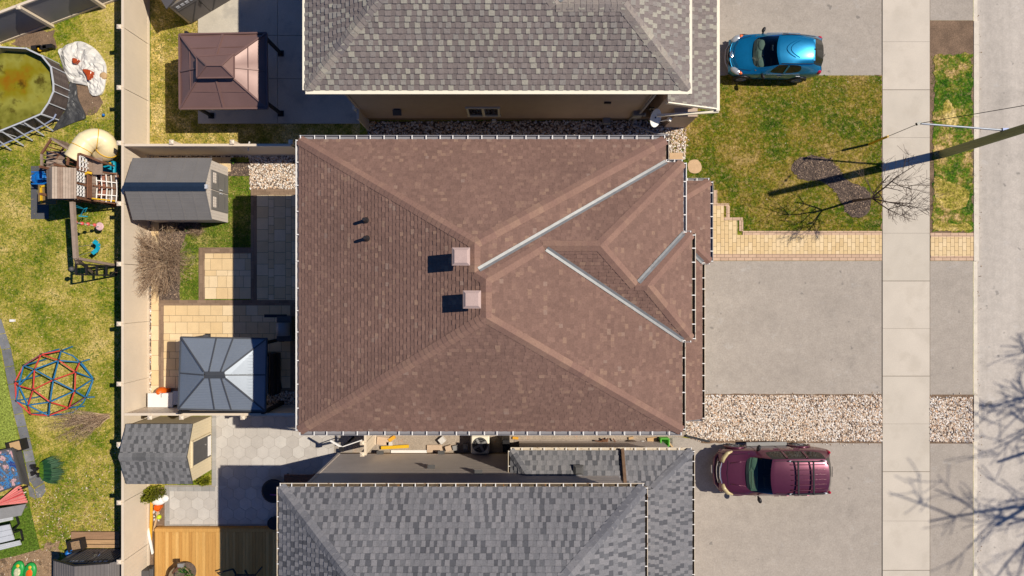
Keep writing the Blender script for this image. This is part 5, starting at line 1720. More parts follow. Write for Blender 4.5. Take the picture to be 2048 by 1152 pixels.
tag(mb.build('black_tarp', M['tarpblack']), 'black plastic sheet on the ground between the pool wall and the slide', 'tarp')
mb = MB()
for x, y in ((98, 94), (86, 97), (75, 96)): mb.box(P(x, y, .12), (.4, .16, .22), rz=.1)
tag(mb.build('pool_pump', M['black']), 'black pool pump against the upper end of the pool', 'pump')
mb = MB(); mb.smooth = True; mb.ball(P(79, 99, .15), .09); tag(mb.build('toy_ball', M['yellow']), 'small yellow ball beside the black pool pump', 'ball')
mb = MB(); mb.smooth = True; mb.ball(P(207, 230, .08), .06); tag(mb.build('toy_ball', M['bluep']), 'tiny blue ball lying on the grass near the back fence', 'ball')
mb = MB(); mb.box(P(25, 641, .06), (.18, .1, .1)); tag(mb.build('cup', M['white']), 'small white cup lying on the grass between dome and swing', 'cup')
mb = MB(); mb.smooth = True; mb.lathe([(.06, .01), (.14, .03), (.16, .08), (.13, .12), (.05, .13)], P(209, 153), 12); tag(mb.build('rubber_ring', M['card']), 'small tan ring on the grass beside the white tarp', 'ring')

# wooden playset with tube slide
def playset():
    t = thing('wooden_playset', 'weathered wooden playset with plank roof, railings and cream tube slide', 'playset', P(150, 370))
    W, Bn = M['oldwood'], M['brownwood']
    rnd = random.Random(2)
    # roof: planks
    zr, ze = 3.05, 2.55
    r0, r1 = P(104, 333, zr), P(104, 397, zr)
    e0, e1 = P(153, 336, ze), P(153, 397, ze)
    w0, w1 = P(92, 341, ze + .1), P(95, 398, ze + .1)
    mb = MB()
    for a0, a1, b0, b1, n in ((r0, r1, e0, e1, 9), (r0, r1, w0, w1, 4)):
        for i in range(n):
            f0, f1 = i / n, (i + 1) / n - .02
            q = [a0.lerp(b0, f0), a1.lerp(b1, f0), a1.lerp(b1, f1), a0.lerp(b0, f1)]
            mb.add(q + [p - Vector((0, 0, .03)) for p in q], [(0, 1, 2, 3), (7, 6, 5, 4), (0, 4, 5, 1), (1, 5, 6, 2), (2, 6, 7, 3), (3, 7, 4, 0)], (rnd.uniform(.4, 1), 0, 0))
    mb.build('roof', W, t)
    # deck
    zd = 1.5
    mb = MB()
    a, b = P(152, 340, zd), P(186, 400, zd)
    n = 9
    for i in range(n):
        y = a.y + (b.y - a.y) * (i + .5) / n
        mb.box(((a.x + b.x) / 2 - .4, y, zd), (b.x - a.x + 1.0, abs(b.y - a.y) / n - .012, .04), tint=(rnd.random() * .6, 0, 0))
    mb.build('deck', W, t)
    mb = MB()
    a, b = P(184, 345, zd * .55), P(236, 404, zd * .55)
    for i in range(9):
        x = a.x + (b.x - a.x) * (i + .5) / 9
        mb.box((x, (a.y + b.y) / 2, .78), ((b.x - a.x) / 9 - .03, abs(b.y - a.y), .04), tint=(rnd.random(), 0, 0))
    mb.build('stair_deck', W, t)
    # posts
    for x, y in ((150, 340), (150, 398), (122, 344), (122, 396), (188, 344), (188, 402), (235, 352), (235, 404)):
        mb = MB(); p = P(x, y, 1.2); h_ = 2.35 if x < 160 else (2.2 if x < 200 else 1.2)
        mb.box((p.x, p.y, h_ / 2), (.09, .09, h_)); mb.build('post', Bn, t)
    # white lattice windows of the tower
    def lattice(p0, p1, z0, z1, cols):
        mb = MB()
        p0, p1 = Vector(p0), Vector(p1)
        for i in range(cols + 1):
            q = p0.lerp(p1, i / cols); mb.bar(q + Vector((0, 0, z0)), q + Vector((0, 0, z1)), .05, .04)
        for j in range(4):
            z = z0 + (z1 - z0) * j / 3
            mb.bar(p0 + Vector((0, 0, z)), p1 + Vector((0, 0, z)), .04, .05)
        return mb
    xw = X(152, 2.2) + .1
    for y0, y1 in ((343, 364), (370, 392)):
        mb = lattice((xw, Y(y0, 2.2), 0), (xw, Y(y1, 2.2), 0), 1.9, 2.4, 3); mb.build('window_lattice', M['white'], t)
    mb = MB()
    for y0, y1 in ((340, 343), (364, 370), (392, 398)):
        mb.bar((xw, Y(y0, 2.2), 2.1), (xw, Y(y1, 2.2), 2.1), .04, .9, up=(0, 0, 1))
    mb.bar((xw + .1, Y(341, 1.8), 1.72), (xw + .1, Y(396, 1.8), 1.72), .05, .25); mb.build('wall_panel', Bn, t)
    # second bay with a window, to the north
    a, b = P(157, 306, 2.0), P(183, 325, 2.0)
    mb = MB(); mb.bar(Vector((a.x, a.y, 1.45)), Vector((P(196, 322, 2.0).x, P(196, 322, 2.0).y, 1.45)), .06, 1.0); 
    mb.bar(Vector((a.x, a.y, 1.95)), Vector((a.x - .05, a.y - .75, 1.95)), .08, .1)
    mb.build('bay_wall', Bn, t)
    c = P(172, 330, 1.9)
    mb = MB(); mb.box((c.x, c.y, 1.6), (.5, .6, .05), tint=(.4, 0, 0)); mb.box((c.x + .3, c.y, 1.65), (.35, .66, .05), tint=(.5, 0, 0)); mb.build('bay_floor', W, t)
    mb = lattice((c.x - .1, c.y - .26, 0), (c.x - .1, c.y + .3, 0), 1.55, 2.1, 3); mb.build('window_lattice', M['white'], t)
    # crow's nest railing: slatted half hexagon
    pts = [P(84, 336, 1.9), P(83, 308, 1.9), P(103, 277, 1.9), P(138, 299, 1.9), P(135, 330, 1.9)]
    for i in range(4):
        a, b = pts[i], pts[i + 1]
        mb = MB()
        mb.bar(a, b, .07, .07); mb.bar(a - Vector((0, 0, .85)), b - Vector((0, 0, .85)), .05, .07)
        k = max(2, int((b - a).length / .15))
        for j in range(k + 1):
            q = a.lerp(b, j / k); mb.bar(q, q - Vector((0, 0, .95)), .08, .025, tint=(rnd.random() * .5, 0, 0), up=(b - a))
        mb.build('railing', Bn if i % 2 else W, t)
    mb = MB()
    fl_ = [Vector((p.x, p.y, 0)) for p in pts]
    q = P(112, 318, 1.05)
    for i in range(5): mb.box((q.x, q.y - .45 + i * .17, 1.05), (.75, .155, .04), tint=(rnd.random() * .7, 0, 0))
    mb.build('nest_floor', W, t)
    # walkway between nest and bay, lattice of crossed slats
    mb = MB()
    a, b = P(138, 300, 1.9), P(160, 312, 1.9)
    for i in range(7):
        f = i / 6
        q = a.lerp(b, f); mb.bar(q, q + Vector((.02, -.5, -.4)), .05, .02); mb.bar(q + Vector((0, 0, -.1)), q + Vector((-.18, -.45, -.5)), .05, .02)
    mb.bar(a, b, .06, .07)
    mb.build('walkway_lattice', Bn, t)
    # side rails: brown rope ladder bay on the right
    for y, z in ((404, 1.3), (374, 1.4), (345, 1.4)):
        mb = MB(); mb.bar(P(187, y - 3, z + .2), P(236, y + 4, .7), .05, .09); mb.build('handrail', Bn, t)
    mb = MB()
    for i in range(5):
        x = 192 + i * 10
        z = 1.35 - i * .12
        mb.tube([P(x, 347 + i, z + .05), P(x + 2, 376 + i, z - .05), P(x, 403 + i * .5, z + .05)], .022, 6)
    mb.tube([P(188, 360, 1.4), P(236, 366, .8)], .022, 6); mb.tube([P(188, 388, 1.4), P(236, 392, .8)], .022, 6)
    mb.build('rope_net', M['white'], t)
    mb = MB(); mb.bar(P(184, 397, 1.7), P(230, 402, .8), .05, .05); mb.tube([P(168, 349, 1.8), P(176, 345, 1.85), P(184, 347, 1.8)], .05, 8); mb.build('handle', M['yellow'], t)
    # back plastic side: yellow edged board and small items
    mb = MB(); mb.box((X(95, 1.2), Y(389, 1.2), 1.2), (.72, .78, .05)); mb.build('canopy_board', surf('olive_board', A(126, 104, 66), .7), t)
    mb = MB(); q = P(83, 388, 1.25); mb.bar(P(82, 373, 1.25), P(83, 406, 1.25), .06, .08); mb.bar(P(81, 374, 1.25), P(94, 371, 1.25), .06, .08); mb.build('board_edge', M['yellow'], t)
    # tube slide: helix
    mb = MB(); mb.smooth = True
    path = [(150, 318, 1.62), (161, 300, 1.6), (172, 285, 1.52), (188, 277, 1.4), (204, 280, 1.24), (214, 292, 1.08), (211, 303, .9), (201, 305, .72), (194, 299, .56), (193, 290, .42)]
    pp_ = [P(*v) for v in path]
    fine = []
    for i in range(len(pp_) - 1):
        a0, a1, a2, a3 = pp_[max(0, i - 1)], pp_[i], pp_[i + 1], pp_[min(len(pp_) - 1, i + 2)]
        for j in range(5):
            s = j / 5
            fine.append(.5 * (2 * a1 + (a2 - a0) * s + (2 * a0 - 5 * a1 + 4 * a2 - a3) * s * s + (3 * a1 - a0 - 3 * a2 + a3) * s ** 3))
    rr = [.385 if i % 11 else .405 for i in range(len(fine))]
    mb.tube(fine, rr, 18)
    sl = mb.build('slide_tube', M['slide'], t)
    mb = MB()
    for i in range(6, len(fine) - 3, 11):
        a, b = fine[i], fine[i + 1]
        d = (b - a).normalized()
        u = d.orthogonal().normalized(); v = d.cross(u)
        mb.tube([a + (u * math.cos(q * .35) + v * math.sin(q * .35)) * .395 for q in range(19)], .016, 5)
    mb.tube([P(193, 318, .9), P(205, 330, .85), P(222, 326, .8)], .04, 6)
    mb.build('slide_flange', M['yellow'], sl)
    # swing beam
    zb = 2.25
    mb = MB(); mb.bar(P(145, 404, zb), P(152, 517, zb), .13, .16, tint=(.6, 0, 0)); mb.build('swing_beam', W, t)
    # end frame
    mb = MB()
    mb.bar(P(150, 516, zb), P(232, 531, .0), .1, .1, tint=(.5, 0, 0)); mb.bar(P(150, 516, zb), P(154, 528, 1.9), .08, .08)
    mb.bar(P(152, 517, zb), P(186, 545, .02), .1, .1, tint=(.2, 0, 0))
    mb.build('end_frame', W, t)
    mb = MB()
    a0, a1 = P(152, 528, 2.0), P(232, 533, .1)
    b0, b1 = P(152, 549, 2.0), P(232, 551, .1)
    mb.bar(a0, a1, .06, .06); mb.bar(b0, b1, .06, .06)
    for i in range(5):
        f = i / 4
        mb.bar(a0.lerp(a1, f), b0.lerp(b1, f), .07, .06)
    mb.build('ladder', M['black'], t)
    mb = MB(); mb.smooth = True; mb.ball(P(143, 538, 2.0), .1); mb.build('end_cap', M['darkgrey'], t)
    return t
playset()
# hanging from the beam
zb = 2.2
def hang(name, label, cat, parts, loc):
    t = thing(name, label, cat, loc)
    for nm, mb, m in parts: mb.build(nm, m, t)
hp = P(146, 414, zb)
m1 = MB(); m1.tube([P(147, 413, zb), P(168, 418, 1.5)], .012, 5); m1.tube([P(147, 409, zb), P(165, 416, 1.5)], .012, 5)
m2 = MB(); m2.tube([P(162, 430, 1.15), P(168, 418, 1.4), P(174, 416, 1.42), P(170, 424, 1.25)], .02, 6); m2.bar(P(158, 432, 1.1), P(175, 433, 1.1), .04, .04)
hang('trapeze_bar', 'teal trapeze bar with rings hanging from the swing beam near the roof', 'swing', [('rope', m1, M['teal']), ('bar', m2, M['teal'])], hp)
m1 = MB(); m1.tube([P(144, 444, zb), P(200, 453, .55)], .014, 5)
m2 = MB(); m2.smooth = True
for x, y, z in ((151, 444, 2.0), (164, 447, 1.6), (176, 448, 1.25), (189, 450, .9)): m2.ball(P(x, y, z), .075)
m3 = MB(); m3.lathe([(.05, .0), (.15, .02), (.17, .06), (.14, .09)], P(201, 453, .48), 16)
hang('disc_swing', 'rope swing with coral balls and a round pale pink seat', 'swing', [('rope', m1, M['white']), ('rope_ball', m2, M['pinkred']), ('seat', m3, surf('pale_pink_plastic', A(238, 196, 196), .5))], P(201, 453))
m1 = MB()
m1.tube([P(153, 494, zb), P(186, 489, .62)], .01, 5); m1.tube([P(154, 513, zb), P(186, 502, .62)], .01, 5)
m2 = MB(); pts = [P(187, 482, .66), P(195, 487, .56), P(197, 493, .54), P(194, 500, .56), P(184, 507, .66)]
for a, b in zip(pts, pts[1:]): m2.bar(a, b, .17, .03)
hang('belt_swing', 'teal belt swing hanging alone at the ladder end of the beam', 'swing', [('chain', m1, M['grey']), ('seat', m2, M['teal'])], P(192, 494))
# toys around the playset
t = thing('toddler_slide', 'turquoise plastic toddler chair slide beside the playset and fence', 'toy', P(222, 342))
mb = MB()
c = P(222, 339, .3); mb.box((c.x, c.y, .3), (.62, .5, .12)); mb.box((c.x - .32, c.y - .02, .26), (.3, .34, .08)); mb.build('seat', M['teal'], t, bevel=.03)
mb = MB(); mb.box((c.x, c.y + .26, .42), (.6, .08, .36)); mb.box((c.x, c.y - .26, .42), (.6, .08, .36)); mb.box((c.x + .32, c.y, .46), (.08, .5, .44)); mb.build('side', M['teal'], t, bevel=.03)
t = thing('ride_on_toy', 'bright blue ride-on toy with black wheels at the playset end', 'toy', P(84, 357))
mb = MB(); mb.smooth = True
q = P(80, 357, .5); mb.ball((q.x, q.y, .5), (.36, .3, .18)); mb.ball((q.x + .1, q.y, .62), (.2, .22, .14)); mb.smooth = False
for i in range(4): mb.box((q.x, q.y - .24 + i * .16, .62), (.5, .04, .06))
mb.build('body', M['bluep'], t)
mb = MB()
for dx_ in (-.26, .24):
    for dy_ in (-.3, .3): mb.cyl((q.x + dx_, q.y + dy_ - .04, .14), (q.x + dx_, q.y + dy_ + .04, .14), .14, n=14)
mb.build('wheel', M['black'], t)
mb = MB(); mb.box((q.x - .36, q.y, .4), (.1, .2, .12)); mb.build('headlight', M['white'], t)
mb = MB(); mb.box(P(80, 385, .01), (.74, 2.2, .03)); tag(mb.build('rubber_mat', surf('grey_rubber', A(92, 92, 96), .85, .1)), 'grey rubber mat on the grass under the blue ride-on toy', 'mat')
mb = MB(); mb.box(P(172, 343, .02), (.01, .01, .01)); q = P(193, 330, .9); mb = MB(); mb.box(q, (.34, .5, .05), rz=.2); tag(mb.build('play_rug', surf('pink_fabric', A(206, 150, 168), .8, .2, 8)), 'pink fabric cushion on the playset floor near the turquoise toy', 'cushion')
mb = MB(); mb.box(P(222, 388, .76), (.3, .5, .06)); tag(mb.build('toy_board', M['lilac']), 'white printed board leaning on the playset stair near the fence', 'board')
mb = MB(); mb.box(P(206, 372, .9), (.32, .9, .05)); tag(mb.build('toy_crate', surf('faded_red_plastic', A(172, 112, 92), .6)), 'faded red tray lying under the white rope net', 'tray')
mb = MB(); mb.box(P(227, 409, .06), (.2, .2, .1)); tag(mb.build('toy_block', M['orange']), 'small orange block at the foot of the playset stair', 'toy')
for i, (x, y) in enumerate(((36, 400), (62, 376))):
    pass
# geodesic climbing dome
def dome():
    C = Vector((X(113), Y(764), 0)); Rr = 1.62
    def pt(zx, zy, ground=False):
        px, py = zx * .26042, 580 + zy * .26042
        o, d = Vector((0, 0, H)), (P(px, py, 0) - Vector((0, 0, H))).normalized()
        oc = o - C
        b = oc.dot(d); c = oc.dot(oc) - Rr * Rr
        disc = b * b - c
        if disc <= 0 or ground: return P(px, py, .04)
        p = o + d * (-b - math.sqrt(disc))
        if p.z < .04: p = P(px, py, .04)
        return p
    V = dict(a=(450, 540), b=(580, 630), c=(575, 775), d=(385, 860), e=(255, 765), f=(265, 610), t=(410, 690), g=(315, 495), h=(470, 465), i=(612, 555), j=(718, 682), k=(658, 825), l=(530, 905), m=(375, 965), n=(235, 955), o=(215, 885), p=(145, 735), q=(180, 580), r=(115, 705), s=(125, 850))
    pos = {k: pt(*v) for k, v in V.items()}
    gr = [(470, 470), (560, 505), (640, 575), (718, 682), (690, 770), (640, 865), (560, 940), (375, 968), (235, 955)]
    t = thing('climbing_dome', 'red and blue geodesic climbing dome on the lawn', 'climbing frame', C)
    blue = 'ta tc td tf af cd fg2 ha ai bj jc ck dm do pf fq po om sn2 so ps qp ij jk gq lk'.split()
    red = 'tb te ab bc de ef ga gh gf ib bk2 kl cl ld lm oe ep qg on nm sn rp rs qr bj2'.split()
    for lst in (blue, red):
        for e in lst:
            if len(e) != 2: continue
            A_, B_ = pos[e[0]], pos[e[1]]
            mbx = MB()
            mbx.tube([A_, B_], .027, 8)
            mbx.build('strut', M['bluebar'] if lst is blue else M['redbar'], t)
    for k, p in pos.items():
        if p.z < .1: continue
    gpos = [P(x * .26042, 580 + y * .26042, .03) for x, y in gr]
    for A_, B_ in zip(gpos, gpos[1:]):
        mb = MB(); mb.tube([A_, B_], .026, 6); mb.build('ground_strut', M['bluebar'], t)
    for p in pos.values():
        mb = MB(); mb.smooth = True; mb.ball(p, .05, 8, 6); mb.build('joint', M['blackm'], t)
        for lo in ():
            pass
    # legs from low joints down to the grass
    for k in 'grqsnmlkih':
        p = pos[k]
        if p.z > .25:
            d = Vector((p.x - C.x, p.y - C.y, 0)).normalized()
            mb = MB(); mb.tube([p, Vector((p.x, p.y, 0)) + d * .12], .03, 6); mb.build('leg', M['bluebar'], t)
dome()

# plants -----------------------------------------------------------------
def twig_bush(name, label, c, rx, ry, h, n, seed, m, lean=(0, 0), cat='shrub', r0=.014, sub=3, droop=.1):
    rnd = random.Random(seed)
    t = thing(name, label, cat, (c[0], c[1], 0))
    st, cr = MB(), MB()
    for i in range(n):
        a = rnd.uniform(0, 6.283); s = math.sqrt(rnd.random())
        tip = Vector((c[0] + lean[0] + rx * s * math.cos(a), c[1] + lean[1] + ry * s * math.sin(a), h * rnd.uniform(.55, 1.05) * (1 - .35 * s)))
        b = Vector((c[0] + rnd.uniform(-.1, .1), c[1] + rnd.uniform(-.1, .1), 0))
        m1 = b.lerp(tip, .4) + Vector((rnd.uniform(-.08, .08), rnd.uniform(-.08, .08), .1 * h))
        m2 = b.lerp(tip, .72) + Vector((rnd.uniform(-.1, .1), rnd.uniform(-.1, .1), .05 * h))
        tt = (rnd.random(), 0, 0)
        mb = st if i % 6 == 0 else cr
        mb.tube([b, m1, m2, tip], [r0, r0 * .7, r0 * .45, r0 * .2], 4, False, tt)
        for k in range(sub):
            f = rnd.uniform(.3, .95)
            q = m1.lerp(tip, f)
            d = Vector((rnd.uniform(-1, 1), rnd.uniform(-1, 1), rnd.uniform(-droop, .9))).normalized() * rnd.uniform(.12, .34)
            cr.tube([q, q + d * .5 + Vector((0, 0, .03)), q + d], [r0 * .4, r0 * .3, r0 * .15], 3, False, (rnd.random(), 0, 0))
    st.build('stem', m, t); cr.build('twigs', m, t)
    return t
twig_bush('bare_shrub', 'wide bare brown shrub against the back fence beside the grey shed', P(336, 520), 1.65, 1.6, 1.6, 430, 3, M['twig'], lean=(-.1, -.1), r0=.012, sub=5)
twig_bush('bare_shrub', 'thin olive twigged shrub at the lower edge of the climbing dome', P(216, 832), 1.25, .8, 1.0, 120, 4, M['twig'], lean=(-1.15, -.35), r0=.01, sub=5)
twig_bush('low_shrub', 'small dry shrub close to the grey shed and lawn', P(398, 462), .45, .22, .45, 60, 6, M['twig'], r0=.008)
twig_bush('low_shrub', 'small reddish dead shrub in the bed above the square patio', P(333, 572), .3, .42, .4, 60, 7, M['twig'], r0=.008)
twig_bush('low_shrub', 'dry ornamental grass tuft at the corner of the grey shed', P(350, 455), .3, .25, .5, 70, 8, M['litter'], r0=.008)

def leaf_clump(name, label, c, rx, ry, h, n, seed, m, cat='bush', size=.06, trunk=True):
    rnd = random.Random(seed)
    t = thing(name, label, cat, (c[0], c[1], 0))
    mb = MB()
    for i in range(n):
        u = Vector((rnd.gauss(0, 1), rnd.gauss(0, 1), abs(rnd.gauss(0, 1)))).normalized() * (rnd.random() ** .33)
        lump = .8 + .35 * mnoise.noise(Vector((u.x * 3, u.y * 3, seed)))
        p = Vector((c[0] + u.x * rx * lump, c[1] + u.y * ry * lump, .05 + u.z * h * lump))
        d = Vector((u.x + rnd.uniform(-.5, .5), u.y + rnd.uniform(-.5, .5), u.z + rnd.uniform(.1, .8))).normalized()
        s = d.orthogonal().normalized()
        s = Matrix.Rotation(rnd.uniform(0, 6.28), 3, d) @ s
        L = size * rnd.uniform(.7, 1.6)
        tt = (min(1, max(0, rnd.gauss(.5, .25))), 0, 0)
        mb.add([p, p + d * L * .5 + s * L * .28, p + d * L, p + d * L * .5 - s * L * .28], [(0, 1, 2, 3)], tt)
    mb.build('foliage', m, t)
    if trunk:
        mb = MB(); mb.cyl((c[0], c[1], 0), (c[0], c[1], h * .6), .04, .02, 6); mb.build('trunk', M['bark'], t)
    return t
leaf_clump('conifer_bush', 'yellow green conifer bush at the back fence beside the shingled shed', P(312, 984), .62, .34, .95, 2600, 3, M['conifer'])
leaf_clump('conifer_bush', 'small yellow green bush in the nook at the shingled shed front', P(412, 960), .26, .2, .45, 900, 4, M['conifer'])
leaf_clump('low_plant', 'tiny bright green plant beside the grey shed foundation', P(381, 458), .17, .12, .2, 260, 5, M['leaf'], 'plant', .05, False)
leaf_clump('low_plant', 'tiny bright green plant in the soil bed near the river stones', P(470, 323), .14, .08, .16, 200, 6, M['leaf'], 'plant', .05, False)
# strap leaved plants in black pots
def strap_plant():
    t = thing('potted_strap_plants', 'clump of dark green strap leaves fanning out from black pots', 'plant', P(78, 938))
    rnd = random.Random(4)
    c = P(86, 938)
    mb = MB()
    for i in range(170):
        y0 = c.y + rnd.uniform(-.28, .28)
        a = rnd.uniform(-.32, .32) + (y0 - c.y) * .9
        L = rnd.uniform(.75, 1.15) * (1 - 1.1 * a * a)
        d = Vector((math.cos(a), math.sin(a), 0))
        s = Vector((-d.y, d.x, 0)) * rnd.uniform(.016, .03)
        pts = [Vector((c.x, y0, .1)) + d * (L * f) + Vector((0, 0, .42 * math.sin(math.pi * min(1, f * .8 + .08)) * (L * .8) + rnd.uniform(0, .02))) for f in (0, .3, .62, 1)]
        for k in range(3):
            w0, w1 = (s, s * 1.1) if k == 0 else ((s * 1.1, s * .9) if k == 1 else (s * .9, s * .1))
            tt = (rnd.uniform(.85, 1) if k == 0 else rnd.uniform(0, .55), 0, 0)
            mb.add([pts[k] - w0, pts[k] + w0, pts[k + 1] + w1, pts[k + 1] - w1], [(0, 1, 2, 3)], tt)
    mb.build('leaves', M['leaf'], t)
    for x, y in ((70, 931), (75, 937), (71, 945), (83, 948)):
        mb = MB(); mb.lathe([(.07, .0), (.09, .2), (.095, .2), (.07, .18)], P(x, y), 12); mb.build('pot', M['black'], t)
strap_plant()

# sandbox with painted board, planters, table, umbrella -------------------
def rug_mat():
    m, nt, bs = new_mat('blotchy_print')
    tc = nnode(nt, 'ShaderNodeTexCoord').outputs['Object']
    n1 = noise_n(nt, tc, 3.2, 4, .65)
    c = ramp_n(nt, n1, [(.30, A(30, 60, 140)), (.40, A(60, 140, 200)), (.46, A(96, 96, 104)), (.54, A(210, 180, 178)), (.6, A(226, 160, 165)), (.68, A(120, 150, 120)), (.76, A(236, 226, 216))], 'CONSTANT')
    n2 = noise_n(nt, tc, 9, 3, .7)
    c = mix_n(nt, ramp_n(nt, n2, [(.5, g(0)), (.6, g(.75))]), c, A(98, 98, 104))
    nt.links.new(c, bs.inputs['Base Color'])
    bs.inputs['Roughness'].default_value = .7
    return m
t = thing('activity_table', 'dark framed low table topped with a colourful blotchy print', 'table', P(20, 945))
a, b, c_, d_ = P(-20, 905, .55), P(25, 897, .55), P(44, 968, .55), P(-20, 990, .55)
mb = MB(); mb.add([a, b, c_, d_] + [p - Vector((0, 0, .05)) for p in (a, b, c_, d_)], [(3, 2, 1, 0), (0, 1, 5, 4), (1, 2, 6, 5), (2, 3, 7, 6)]); mb.build('top', rug_mat(), t)
mb = MB()
e0, e1 = P(44, 902, .05), P(60, 972, .05)
mb.add([b + Vector((.02, 0, -.02)), c_ + Vector((.02, 0, -.02)), e1, e0], [(0, 1, 2, 3)]); mb.bar(a, b, .06, .08); mb.bar(b, c_, .06, .08); mb.bar(c_, d_, .06, .08)
mb.build('side_panel', M['darkgrey'], t)
for x, y in ((40, 902), (58, 972)):
    mb = MB(); p = P(x, y); mb.box((p.x - .05, p.y, .25), (.07, .07, .5)); mb.build('leg', M['black'], t)
def planter(label, cx, cy, w, d, h, rz, fill):
    t = thing('planter_box', label, 'planter', (cx, cy, 0))
    mb = MB()
    Rm = Matrix.Rotation(rz, 3, 'Z'); C = Vector((cx, cy, 0))
    for x, y, sx, sy_ in ((0, d / 2, w, .04), (0, -d / 2, w, .04), (w / 2, 0, .04, d), (-w / 2, 0, .04, d)):
        mb.box(C + Rm @ Vector((x, y, h / 2)), (sx, sy_ + (.04 if sx == .04 else 0), h), rz=rz)
    mb.build('box', M['black'], t)
    mb = MB(); mb.box(C + Vector((0, 0, h * .55)), (w - .05, d - .05, .04), rz=rz); mb.build('filling', fill, t)
planter('black planter with cardboard inside, standing at the upper corner of the printed table', X(42), Y(889), .6, .42, .4, .25, M['card'])
planter('black planter filled with dry leaves, standing left of the wooden step', X(163), Y(1084), .55, .42, .45, .2, M['leafy_soil'])
t = thing('beach_umbrella', 'closed pink and red beach umbrella lying beside the printed table', 'umbrella', P(25, 995, .3))
mb = MB()
tip = P(-14, 1012, .45)
for i in range(9):
    f0, f1 = i / 9, (i + 1) / 9
    a, b = P(40 + 18 * f0, 966 + 40 * f0, .5 - .18 * abs(f0 - .5)), P(40 + 18 * f1, 966 + 40 * f1, .5 - .18 * abs(f1 - .5))
    mid = (a + b) / 2 + Vector((0, 0, .07))
    tt = (rnd.uniform(.3, 1) if i != 4 else .1, 0, 0)
    mb.add([tip, a, mid], [(0, 1, 2)], tt); mb.add([tip, mid, b], [(0, 1, 2)], tt)
mb.build('canopy', surf('coral_fabric', (1, 1, 1, 1), .8, .08, 4, tint=[(0, A(226, 60, 66)), (.25, A(244, 136, 130)), (1, A(252, 178, 170))]), t)
mb = MB(); mb.tube([P(-20, 1013, .4), P(52, 984, .45)], .02, 6); mb.build('pole', M['white'], t)
t = thing('picnic_table', 'light grey resin picnic table with two benches on the dark turf', 'picnic table', P(5, 1065))
def slabq(pts, z, th, m, nm):
    q = [P(x, y, z) for x, y in pts]
    mb = MB()
    for i in range(3):
        f0, f1 = i / 3, (i + 1) / 3 - .015
        s = [q[0].lerp(q[3], f0), q[1].lerp(q[2], f0), q[1].lerp(q[2], f1), q[0].lerp(q[3], f1)]
        mb.add(s + [p - Vector((0, 0, th)) for p in s], [(3, 2, 1, 0), (4, 5, 6, 7), (0, 1, 5, 4), (1, 2, 6, 5), (2, 3, 7, 6), (3, 0, 4, 7)])
    mb.build(nm, m, t)
slabq([(-40, 1060), (18, 1049), (28, 1080), (-40, 1096)], .74, .05, M['lightgrey'], 'table_top')
slabq([(-40, 1042), (24, 1030), (25, 1040), (-40, 1054)], .44, .05, M['lightgrey'], 'bench')
slabq([(-40, 1098), (38, 1081), (42, 1090), (-40, 1110)], .44, .05, M['lightgrey'], 'bench')
for dx_ in (0, -46):
    mb = MB()
    mb.bar(P(24 + dx_, 1064, .68), P(38 + dx_, 1048, .1), .06, .06); mb.bar(P(38 + dx_, 1048, .1), P(33 + dx_, 1032, .38), .06, .06)
    mb.bar(P(26 + dx_, 1066, .6), P(42 + dx_, 1060, .05), .06, .06); mb.bar(P(42 + dx_, 1060, .05), P(46 + dx_, 1080, .05), .06, .06); mb.bar(P(46 + dx_, 1080, .05), P(38 + dx_, 1085, .4), .06, .06)
    mb.build('leg_frame', M['black'], t)
mb = MB()
q = [P(-30, 1022, .8), P(52, 1008, .75), P(42, 1031, .7), P(-30, 1044, .75)]
mb.add(q + [p - Vector((0, 0, .03)) for p in q], [(3, 2, 1, 0), (4, 5, 6, 7), (0, 1, 5, 4), (1, 2, 6, 5), (2, 3, 7, 6)])
for x, y in ((0, 1022), (40, 1018)): mb.bar(P(x, y, .72), P(x + 14, y - 4, 0), .05, .05)
tag(mb.build('folding_table', M['grey']), 'folding table with grey top between umbrella and picnic table', 'table')
# soil bags
for i, (x, y, lb) in enumerate(((36, 1141, 'green and yellow soil bag, the one lying closer to the picnic table'), (60, 1144, 'green bag with an orange patch, the one lying closer to the dark shed'))):
    t = thing('soil_bag', lb, 'bag', P(x, y))
    mb = MB(); mb.smooth = True
    c = P(x, y, .1); Rm = Matrix.Rotation(-.25, 3, 'Z')
    mb.ball(c, (.27, .42, .12), 14, 9, rot=Rm); mb.build('sack', surf('green_bag', A(40, 160, 70), .4, .1), t)
    mb = MB(); mb.smooth = True; mb.ball(c + Vector((.02, -.02, .03)), (.19, .28, .105), 12, 8, rot=Rm); mb.build('print', M['orange'] if i else surf('pale_print', A(214, 210, 170), .5, .4, 9), t)
    mb = MB(); mb.smooth = True; mb.ball(c + Rm @ Vector((0, .22, .035)), (.1, .1, .085), 10, 7); mb.build('print_patch', M['yellow'], t)
# wooden step by the fence
t = thing('wooden_step', 'two weathered boards forming a low step at the back fence, above the dark shed', 'step', P(190, 1072))
for y, w in ((1071, .32), (1083, .22), (1091, .16)):
    mb = MB(); mb.box(P(192, y, .08), (2.0, w, .1), tint=(.3 if y == 1071 else .9, 0, 0)); mb.build('board', surf('step_board', (1, 1, 1, 1), .85, .15, 2, 22, .2, stretch=(1, 8, 1), tint=[(0, A(146, 110, 88)), (1, A(196, 158, 116))]), t)
mb = MB(); mb.smooth = True; mb.ball(P(139, 1105, .3), (.14, .14, .2)); tag(mb.build('blue_bucket', M['bluep']), 'small blue bucket behind the dark shed corner', 'bucket')

